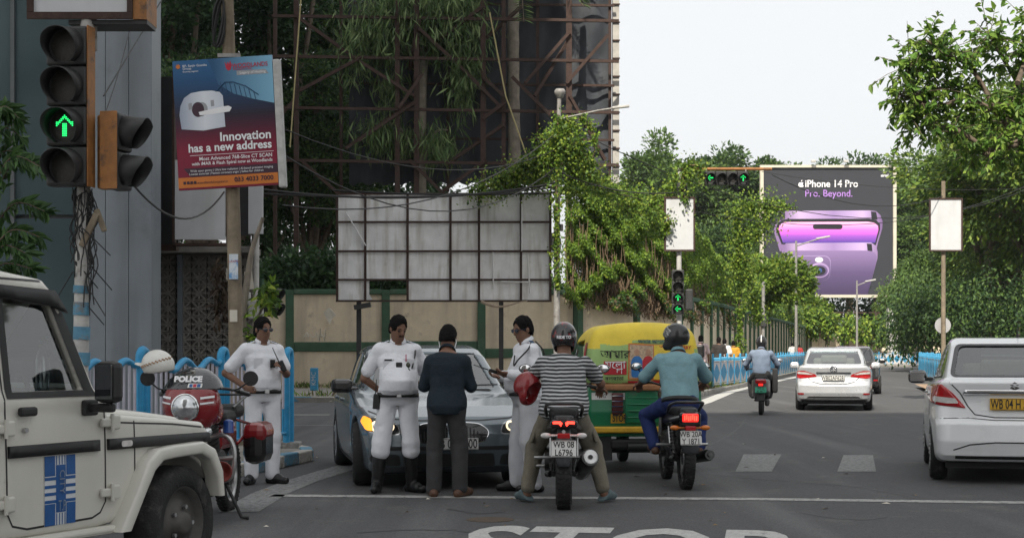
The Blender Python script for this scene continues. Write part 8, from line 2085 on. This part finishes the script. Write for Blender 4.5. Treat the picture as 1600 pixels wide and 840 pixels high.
 if dress.get('belt'):
  Bt = Field(lo, hi, h); q = [p for p in prof(.024)]; bz = dress.get('belt_t', .03); W_, D_, C_ = (float(np.interp(bz, [p[0] for p in q], [p[i] for p in q])) for i in (1, 2, 3))
  b = MB(); a0, u = A('pel'), unit(A('neck') - A('pel')); L = np.linalg.norm(A('neck') - A('pel')); x = np.array(rt, float); x = unit(x - u * (x @ u)); f = np.cross(u, x); vs = []; n = 40
  for i in range(n):
   t = 2 * math.pi * i / n
   for dz in (-.022, .022):
    for rr in (.0, .008): vs.append(V3(a0 + u * (bz * L + dz) + x * (W_ + rr) * math.cos(t) + f * ((D_ + rr) * math.sin(t) + C_)))
  fs = []
  for i in range(n):
   j = (i + 1) % n
   for q0, q1 in ((1, 3), (3, 2), (2, 0), (0, 1)): fs.append((4 * i + q0, 4 * j + q0, 4 * j + q1, 4 * i + q1))
  b.add(vs, fs, True); bt_ = b.build('belt', m_belt, o)
  b = MB(); b.box(V3(a0 + u * bz * L + f * (D_ + C_ + .012)), (.05, .012, .045), bev=.006); b.build('buckle', m_alu, bt_)
 # shoes
 for sd in 'RL':
  an, to = A('an' + sd), A('toe' + sd); d = unit(to - an); dh = unit(np.array([d[0], d[1], 0]) + 1e-6); k_ = dress.get('shoes', 'shoes'); lo2, hi2 = np.minimum(an, to) - .16, np.maximum(an, to) + .16; zf = float(an[2] - .085)
  if k_ == 'boots': hi2[2] = max(hi2[2], J['kn' + sd][2] + .05)
  Sh = Field(lo2, hi2, h)
  Sh.cap(V3(an - dh * .055 + (0, 0, -.048)), V3(to + dh * .02 + (0, 0, .006)), .044, .038, .02); Sh.ell(V3((an + to) / 2 + (0, 0, .0) - dh * .01), (.045, .07, .05), frame(math.atan2(-dh[0], dh[1])), .03)
  if k_ == 'boots': kk_ = A('kn' + sd); Sh.cap(an - (0, 0, .03), an + (kk_ - an) * .84, .054, .070, .02); Sh.cut(an + (kk_ - an) * .88, kk_ - an); Sh.folds(.0025, 60, 4)
  elif k_ == 'shoes': Sh.cap(an - (0, 0, .02), an + (0, 0, .03), .05, .048, .02)
  elif k_ == 'slippers': Sh.cut(an + (0, 0, -.028) - dh * 0, (-dh[0] * .5, -dh[1] * .5, .87))
  Sh.cut((0, 0, zf), (0, 0, -1)); Sh.obj({'boots': 'boot', 'shoes': 'shoe', 'slippers': 'slipper'}[k_], dress['shoe_mat'], o)
 return o, shirt
def stand(**k):
 J = dict(pel=(0, 0, .96), neck=(0, -.01, 1.475), head=(0, .02, 1.622), shR=(.178, -.01, 1.41), shL=(-.178, -.01, 1.41), elR=(.25, -.03, 1.14), elL=(-.25, -.03, 1.14), wrR=(.25, .06, .90), wrL=(-.25, .06, .90),
   hipR=(.095, 0, .91), hipL=(-.095, 0, .91), knR=(.11, .015, .50), knL=(-.11, .015, .50), anR=(.12, -.02, .085), anL=(-.12, -.02, .085), toeR=(.15, .13, .035), toeL=(-.15, .13, .035)); J.update(k); return J
def facing(dx, dy): return math.atan2(-dx, dy)
def wbox(parent, name, c, d, m, rot=None, bev=.006): b = MB(); b.box(c, d, rot, bev=bev); return b.build(name, m, parent)
def radio(parent, c, M=None, s=1.0):
 M = M if M is not None else Matrix.Identity(3); r_ = wbox(parent, 'radio', c, (.055 * s, .035 * s, .12 * s), m_belt, M, .008); c = Vector(c)
 b = MB(); b.cyl(c + M @ Vector((.015, 0, .06)), c + M @ Vector((.015, 0, .22)), .006, .004, 6); b.build('aerial', m_belt, r_); return r_
white = dict(mat=m_uni, sleeve=.72, loose=.018, hem=-.02)
def epaulets(o, J, z=.048):
 for sd, sg_ in (('R', 1), ('L', -1)):
  s_ = Vector(J['sh' + sd]); e = wbox(o, 'epaulet', s_ + Vector((-sg_ * .045, 0, .078)), (.10, .05, .012), m_uni, Matrix.Rotation(R(20 * sg_), 3, 'Y'))
  for k in (-.02, .005, .03): wbox(e, 'rank_bar', s_ + Vector((sg_ * (-.045 + k), 0, .086 - .36 * k)), (.012, .045, .008), m_dbl, Matrix.Rotation(R(20 * sg_), 3, 'Y'), .002)
def lanyard(o, sx, y, z):
 b = MB(); b.tube(catmull([(sx * .17, -.02, z + .10), (sx * .165, .11, z + .04), (sx * .13, .155, z - .10), (sx * .10, .15, z - .16), (sx * .085, .15, z - .05)], 5), .008, 6); b.build('lanyard', m_belt, o)

# officer with spectacles by the railing
J = stand(elR=(.37, -.10, 1.17), wrR=(.205, .05, 1.03), elL=(-.25, .04, 1.16), wrL=(-.16, .22, 1.20), head=(0, .02, 1.63), head_rot=(R(18), R(-4), 0), belly=.05, fat=.004, hands={'R': ((-.35, .9, -.25), (-.9, -.2, 0), .5), 'L': ((.45, .55, .55), (.7, -.3, -.3), 1.0)}, toeR=(.20, .12, .035), toeL=(-.20, .13, .035))
pA = gp(410, 756); of1, _ = person('officer in white with spectacles holding a radio beside the blue railing', (pA.x, pA.y, .004), facing(.42, -.9), J, dict(glasses='spec', top=white, bottom=dict(mat=m_uni, loose=.022, end=.96), belt=True, shoes='shoes', shoe_mat=m_boot))
epaulets(of1, J); radio(of1, (-.13, .29, 1.245), Matrix.Rotation(R(25), 3, 'Y')); wbox(of1, 'body_camera', (-.06, .175, 1.27), (.05, .03, .085), m_belt)
for sx in (-1, 1): wbox(of1, 'chest_pocket', (sx * .085, .138, 1.28), (.10, .012, .11), m_uni, Matrix.Rotation(R(-6), 3, 'X'))
# stout officer facing the driver's documents
J = stand(elR=(.33, -.08, 1.13), wrR=(.13, -.22, .97), elL=(-.31, -.07, 1.13), wrL=(-.12, -.22, .98), head=(.0, .06, 1.625), neck=(0, .0, 1.475), head_rot=(R(24), R(-20), 0), belly=.12, fat=.013, hands={'R': ((-.8, -.1, -.4), (0, -1, 0), .7), 'L': ((.8, -.1, -.4), (0, -1, 0), .7)},
  hipR=(.10, 0, .91), hipL=(-.10, 0, .91), knR=(.165, .02, .50), knL=(-.12, .03, .50), anR=(.21, -.02, .085), anL=(-.14, -.04, .085), toeR=(.24, .13, .035), toeL=(-.23, .10, .035))
pB_ = gp(622, 769); of2, _ = person('stout officer in white with tall black boots standing before the grey car', (pB_.x, pB_.y - .02, .004), facing(.13, -1), J, dict(moustache=True, top=white, bottom=dict(mat=m_uni, loose=.028, end=.20, cuff=.086), belt=True, belt_t=.02, shoes='boots', shoe_mat=m_boot))
epaulets(of2, J); lanyard(of2, -1, 0, 1.34)
wbox(of2, 'name_tag', (.105, .155, 1.315), (.075, .008, .018), m_belt, None, .002); wbox(of2, 'body_camera', (-.0, .185, 1.25), (.06, .03, .085), m_belt)
for sx in (-1, 1): wbox(of2, 'chest_pocket', (sx * .10, .145, 1.27), (.11, .012, .12), m_uni, Matrix.Rotation(R(-8), 3, 'X'))
b = MB(); b.cyl((-.07, .165, 1.30), (-.07, .168, 1.37), .005, n=6); b.build('pen', mat('pen_pink', (.5, .03, .12), .4), of2)
b = MB(); b.ball((-.09, .178, 1.265), (.022, .008, .028)); b.ball((-.09, .186, 1.205), (.022, .008, .028)); b.tube([(-.09, .18, 1.24), (-.09, .186, 1.23)], .004, 5); b.build('hung_sunglasses', mat('olive_lens', (.04, .05, .03), .1, var=0, coat=.5), of2)
radio(of2, (.215, .06, .905), Matrix.Rotation(R(-4), 3, 'Y'), 1.25)
# man in the dark shirt, back to the viewer
J = stand(pel=(0, 0, .90), neck=(0, .05, 1.385), head=(0, .13, 1.525), head_rot=(R(-4), R(-34), 0), shR=(.158, .03, 1.305), shL=(-.158, .03, 1.305), elR=(.232, .07, 1.06), elL=(-.232, .07, 1.06), wrR=(.12, .30, 1.09), wrL=(-.12, .30, 1.09), hipR=(.09, 0, .86), hipL=(-.09, 0, .86), knR=(.115, .03, .48), knL=(-.115, .03, .48), anR=(.135, -.02, .085), anL=(-.13, -.02, .085), toeR=(.20, .12, .035), toeL=(-.17, .13, .035),
  hands={'R': ((-.4, .9, .1), (-.3, 0, .8), .5), 'L': ((.4, .9, .1), (.3, 0, .8), .5)}, fat=-.008)
pC_ = gp(698, 776); mn, _ = person('man in dark navy shirt and grey trousers with his back turned', (pC_.x, pC_.y, .004), facing(.06, 1), J, dict(top=dict(mat=m_navy, sleeve=1.45, loose=.014, hem=-.22, fold=.006), bottom=dict(mat=m_trous, loose=.022, end=1.0), shoes='shoes', shoe_mat=m_brown))
wbox(mn, 'document_wallet', (0, .40, 1.12), (.16, .02, .12), m_plate, Matrix.Rotation(R(-50), 3, 'X'))
b = MB()
for sx in (-1, 1): b = MB(); b.tube([(sx * .078, .10, 1.52), (sx * .085, .09, 1.49), (sx * .07, .06, 1.43)], .0045, 5); b.build('earphone_wire', m_ink, mn)
# officer in profile with sunglasses
J = stand(elL=(-.24, -.02, 1.15), wrL=(-.15, .22, 1.17), elR=(.24, .0, 1.15), wrR=(.10, .24, 1.15), head=(0, .035, 1.62), head_rot=(R(14), R(-12), 0), belly=.07, fat=.008, hands={'L': ((.25, .95, .15), (.5, -.1, .8), .8), 'R': ((-.2, .95, .1), (-.4, 0, .8), .8)}, anR=(.10, .07, .085), toeR=(.13, .22, .035), knR=(.10, .05, .5), anL=(-.11, -.06, .085), toeL=(-.14, .10, .035))
pD_ = gp(822, 768); of3, _ = person('officer in white long sleeves and dark glasses seen in profile', (pD_.x, pD_.y, .004), facing(-1, -.34), J, dict(glasses='sun', top=dict(mat=m_uni, sleeve=1.93, loose=.02, hem=-.02), bottom=dict(mat=m_uni, loose=.024, end=1.0), belt=True, shoes='shoes', shoe_mat=m_boot))
epaulets(of3, J); b = MB(); b.tube(catmull([(-.15, .0, 1.49), (-.23, .06, 1.42), (-.20, .15, 1.32), (-.12, .17, 1.26), (-.09, .15, 1.36)], 5), .008, 6); b.tube(catmull([(-.19, -.03, 1.50), (-.235, -.09, 1.42), (-.21, -.12, 1.34)], 5), .008, 6); b.build('lanyard', m_belt, of3)
radio(of3, (-.08, .36, 1.20), Matrix.Rotation(R(-72), 3, 'X'), .9)

# riders
def helmet(parent, c, hr, m, mv=None, visor_up=False, s=1.0, name='helmet'):
 R_, Fw, Up = (np.array(hr)[:, i] for i in range(3)); c = np.array(c, float); Fd = Field(c - .2, c + .2, .009)
 Fd.ell(c + Up * .015 * s, (.122 * s, .148 * s, .142 * s), hr, .02); Fd.ell(c + Fw * .055 * s - Up * .075 * s, (.098 * s, .105 * s, .075 * s), hr, .03); Fd.cut(c - Up * .125 * s, -Up, .01); Fd.ell(c + Fw * .14 * s - Up * .005 * s, (.095 * s, .10 * s, .052 * s), hr, .01, True); Fd.ell(c - Up * .10 * s, (.085 * s, .11 * s, .12 * s), hr, .01, True)
 o = Fd.obj(name, m, parent)
 if mv:
  V = Field(c - .22, c + .24, .009); q = c + (Up * .055 + Fw * .03) * s if visor_up else c
  hr2 = np.array(hr) @ np.array(Matrix.Rotation(R(38 if visor_up else 0), 3, 'X')); F2, U2 = hr2[:, 1], hr2[:, 2]
  V.ell(c + Up * .01, (.127 * s, .155 * s, .146 * s), hr2, .02); V.ell(c + Up * .01, (.120 * s, .147 * s, .139 * s), hr2, .004, True); V.cut(c + U2 * .065 * s, U2); V.cut(c - U2 * .05 * s, -U2); V.cut(c + F2 * .03, -F2); V.obj('visor', mv, o)
 return o
m_h1 = mat('helmet_graphic', (.02, .02, .022), .2, var=.2, scale=10, coat=.6, dirt=[((.40, .02, .025), .95, 13, .56), ((.55, .55, .55), .9, 17, .63)]); m_h2 = mat('helmet_black', (.018, .018, .019), .35, var=.15, coat=.4); m_hr = mat('helmet_red', (.22, .012, .015), .28, var=.12, scale=8, coat=.4, dirt=[((.5, .45, .42), .6, 14, .68)]); m_vis = mat('visor_clear', (.6, .6, .6), .03, var=0, alpha=((.55, .57, .58), .2, 1.2))
def stripe_mat():
 m = mat('tee_striped', (.04, .043, .045), .9, var=.1, scale=12, bump=.3, bscale=30); N, L = m.node_tree.nodes, m.node_tree.links; P = next(n for n in N if n.type == 'BSDF_PRINCIPLED'); src = P.inputs['Base Color'].links[0].from_socket
 tc = N.new('ShaderNodeTexCoord'); sp = N.new('ShaderNodeSeparateXYZ'); L.new(tc.outputs['Object'], sp.inputs[0]); nz = N.new('ShaderNodeTexNoise'); nz.inputs['Scale'].default_value = 5; L.new(tc.outputs['Object'], nz.inputs[0])
 ad = N.new('ShaderNodeMath'); ad.operation = 'MULTIPLY_ADD'; ad.inputs[1].default_value = .035; L.new(nz.outputs[0], ad.inputs[0]); L.new(sp.outputs[2], ad.inputs[2]); mu = N.new('ShaderNodeMath'); mu.operation = 'MULTIPLY'; mu.inputs[1].default_value = 2 * math.pi / .034; L.new(ad.outputs[0], mu.inputs[0]); si = N.new('ShaderNodeMath'); si.operation = 'SINE'; L.new(mu.outputs[0], si.inputs[0])
 gt = N.new('ShaderNodeMapRange'); gt.inputs[1].default_value = .05; gt.inputs[2].default_value = .35; L.new(si.outputs[0], gt.inputs[0]); mx = N.new('ShaderNodeMix'); mx.data_type = 'RGBA'; L.new(gt.outputs[0], mx.inputs[0]); L.new(src, mx.inputs[6]); mx.inputs[7].default_value = (.50, .51, .52, 1); L.new(mx.outputs[2], P.inputs['Base Color']); return m
m_tee = stripe_mat()
def rider(**k):
 J = dict(pel=(0, -.26, .87), neck=(0, -.12, 1.35), head=(0, -.07, 1.505), shR=(.185, -.11, 1.285), shL=(-.185, -.11, 1.285), elR=(.345, .10, 1.10), elL=(-.345, .10, 1.10), wrR=(.345, .30, 1.055), wrL=(-.345, .30, 1.055),
   hipR=(.10, -.24, .85), hipL=(-.10, -.24, .85), knR=(.27, .02, .50), knL=(-.27, .02, .50), anR=(.37, -.05, .10), anL=(-.34, -.05, .10), toeR=(.45, .09, .045), toeL=(-.42, .09, .045), head_rot=(0, R(-6), 0),
   hands={'R': ((-.05, .9, -.35), (-.2, .1, -1), .9), 'L': ((.05, .9, -.35), (.2, .1, -1), .9)}); J.update(k); return J
J = rider(fat=.016); rd1, _ = person('rider in striped tee and cargo trousers astride the motorcycle at the stop line', bike1c, -h1, J, dict(hair=False, top=dict(mat=m_tee, sleeve=.62, loose=.022, hem=-.20, collar=False), bottom=dict(mat=m_khaki, loose=.032, end=.90, cuff=.062, fold=.006), shoes='slippers', shoe_mat=m_slip))
helmet_root = thing('worn_helmet', 'black helmet with red and white graphics on the striped rider', 'helmet', bike1c, -h1); helmet(helmet_root, (0, -.07, 1.52), frame(R(0), R(-6)), m_h1, m_vis, False, 1.0, 'shell')
t_ = text('RIDE TO', .035, m_ink, helmet_root, (0, -.224, 1.53), bold=.002); wbox(rd1, 'cargo_pocket', (.275, -.10, .64), (.03, .15, .17), m_khaki, Matrix.Rotation(R(-20), 3, 'Y'), .02); wbox(rd1, 'cargo_pocket', (-.275, -.10, .64), (.03, .15, .17), m_khaki, Matrix.Rotation(R(20), 3, 'Y'), .02)
hm = thing('spare_helmet', 'spare red helmet hung on the arm of the striped rider', 'helmet', bike1c + Vector((-.335, -.02, 0)), -h1); helmet(hm, (0, 0, 1.07), frame(R(70), R(-50), R(20)), m_hr, None, False, .95, 'shell')
J = rider(pel=(0, -.25, .875), neck=(.01, -.08, 1.365), head=(.0, -.02, 1.525), head_rot=(R(52), R(-4), 0), shR=(.185, -.09, 1.305), shL=(-.18, -.05, 1.305), knL=(-.30, .14, .72), anL=(-.235, -.04, .40), toeL=(-.25, .12, .37), knR=(.27, .12, .70), anR=(.235, -.06, .40), toeR=(.26, .10, .36))
rd2, _ = person('rider in pale blue shirt and blue jeans looking towards the rickshaw', bike2c, -h2, J, dict(hair=False, top=dict(mat=m_aqua, sleeve=.86, loose=.022, hem=-.02), bottom=dict(mat=m_jean, loose=.018, end=1.0), belt=True, belt_t=.0, shoes='shoes', shoe_mat=m_brown))
hm = thing('worn_helmet', 'plain black helmet with clear visor on the rider in pale blue', 'helmet', bike2c, -h2); helmet(hm, (0, -.02, 1.54), frame(R(52), R(-4)), m_h2, m_vis, True, 1.0, 'shell')
J = rider(pel=(0, -.30, .90), neck=(0, -.20, 1.40), head=(0, -.15, 1.555), shR=(.185, -.19, 1.335), shL=(-.185, -.19, 1.335), elR=(.34, .02, 1.10), elL=(-.34, .02, 1.10), wrR=(.33, .26, 1.02), wrL=(-.33, .26, 1.02), knR=(.24, .18, .74), knL=(-.24, .18, .74), anR=(.18, .16, .42), anL=(-.20, .16, .42), toeR=(.19, .30, .36), toeL=(-.21, .30, .36), hipR=(.10, -.26, .86), hipL=(-.10, -.26, .86))
rd3, _ = person('rider in grey blue shirt on the scooter further up the road', sc3, -h3, J, dict(hair=False, top=dict(mat=m_ltblue, sleeve=1.9, loose=.022, hem=-.05), bottom=dict(mat=m_trous, loose=.02, end=1.0), shoes='shoes', shoe_mat=m_boot), .016)
hm = thing('worn_helmet', 'black helmet with a pale centre stripe on the scooter rider', 'helmet', sc3, -h3); helmet(hm, (0, -.15, 1.57), frame(0, R(-4)), m_h2, None, False, 1.0, 'shell'); b = MB(); b.tube([(0, -.15 - .153 * math.cos(R(a)), 1.585 + .147 * math.sin(R(a))) for a in range(0, 100, 12)], .012, 5); b.build('stripe', m_ink, hm)
bg = MB(); bg.box((0, 0, .32), (.12, .3, .55), bev=.04); bg.build('shoulder_bag', m_trous, None, loc=sc3 + Vector((.30, .0, .42)), rz=-h3, label='dark bag hanging beside the scooter rider', cat='bag')

# white helmet on the police motorcycle
wh = thing('white_helmet', 'white helmet with a tan chequered band on the police motorcycle bar', 'helmet', at(247, 570, 13.0)); m_hw = mat('helmet_white', (.66, .65, .61), .35, var=.06, scale=9, coat=.3, dirt=[((.4, .37, .32), .5, 9, .62)])
Fd = Field((-.2, -.2, -.2), (.2, .2, .2), .009); hrw = frame(R(68), R(14), 0); Fd.ell((0, 0, .0), (.115, .142, .125), hrw, .02); Fd.cut((0, 0, -.07), (.2, 0, -1), .01); pk = -hrw[:, 1]; Fd.ell(hrw[:, 1] * .14 - hrw[:, 2] * .035, (.08, .07, .012), hrw, .02); Fd.ell((0, 0, -.05), (.09, .11, .12), hrw, .006, True); Fd.obj('shell', m_hw, wh)
m_tan = mat('chequer_tan', (.34, .20, .11), .5, var=.1)
for i in range(12):
 for j in range(2):
  a = R(-75 + 12 * i + 6 * j); n_ = Vector((math.sin(a), -math.cos(a), .15 + .35 * math.sin(a) - .16 + j * .085)); p = Vector((n_.x * .134, n_.y * .119, n_.z * .12 + .02)); wbox(wh, 'chequer', p, (.013, .004, .012), m_tan, Matrix.Rotation(a, 3, 'Z'), .001)

# walkers on the far footpath
PED = [('walker in pink shirt with a dark backpack behind the fence end', 1095, 52.2, (.58, .45, .45), m_trous, 1, 5, True, (.5, .5, .5)), ('walker in dark brown shirt on the footpath behind the fence', 1123, 58.0, (.035, .03, .028), m_trous, 1, 4, False, None), ('walker in white shirt half hidden by the man in brown', 1132, 60.0, (.6, .6, .62), m_trous, .97, 4, False, None),
 ('walker in mustard shirt on the footpath', 1146, 61.5, (.52, .27, .03), m_trous, .93, 5, False, None), ('walker in white far along the footpath near the pole', 1238, 112, (.6, .6, .62), m_trous, 1, 5, False, None), ('walker in red far along the footpath', 1249, 118, (.4, .04, .04), m_trous, .95, 5, False, None), ('man in cream standing behind the far fence', 1383, 138, (.55, .5, .38), m_trous, 1.0, 8, False, None)]
for i, (lab, px, Y, c, mt, s_, hd, bag, hc_) in enumerate(PED):
 J = stand(anR=(.10, .14, .085), toeR=(.12, .28, .035), knR=(.10, .10, .5), anL=(-.10, -.16, .10), toeL=(-.11, -.02, .04), hands={'R': ((0, .1, -1), (-1, 0, 0), .5), 'L': ((0, .1, -1), (1, 0, 0), .5)}, head_rot=(0, R(-5), 0))
 o, _ = person(lab, (X_at(px, Y), Y, .134), facing(.28, 1) if i < 6 else facing(-.2, -1), J, dict(top=dict(mat=mat('walker_shirt_%d' % i, c, .85, var=.1, scale=9), sleeve=.8, loose=.022, hem=-.2), bottom=dict(mat=mt, loose=.02, end=1.0), shoes='shoes', shoe_mat=m_boot), .02 if i < 4 else .028, s=s_)
 if bag: b = MB(); b.box((0, -.20, 1.24), (.30, .16, .42), bev=.06); b.build('backpack', m_belt, None, loc=(X_at(px, Y), Y, .134), rz=facing(.28, 1), label='dark backpack on the walker in pink', cat='backpack')
# ================================================================== the air
b = MB(); b.span((-3050, -3050, -1), (3050, 3050, 68)); hz_ = b.build('haze', [], kind='stuff', label='thin summer haze over the street')
mh = bpy.data.materials.new('haze_air'); mh.use_nodes = True; N_, L_h = mh.node_tree.nodes, mh.node_tree.links; N_.clear()
vo = N_.new('ShaderNodeVolumePrincipled'); ou = N_.new('ShaderNodeOutputMaterial'); vo.inputs['Color'].default_value = (.86, .90, .95, 1); vo.inputs['Density'].default_value = .00018; vo.inputs['Anisotropy'].default_value = .3
L_h.new(vo.outputs[0], ou.inputs['Volume']); hz_.data.materials.append(mh)
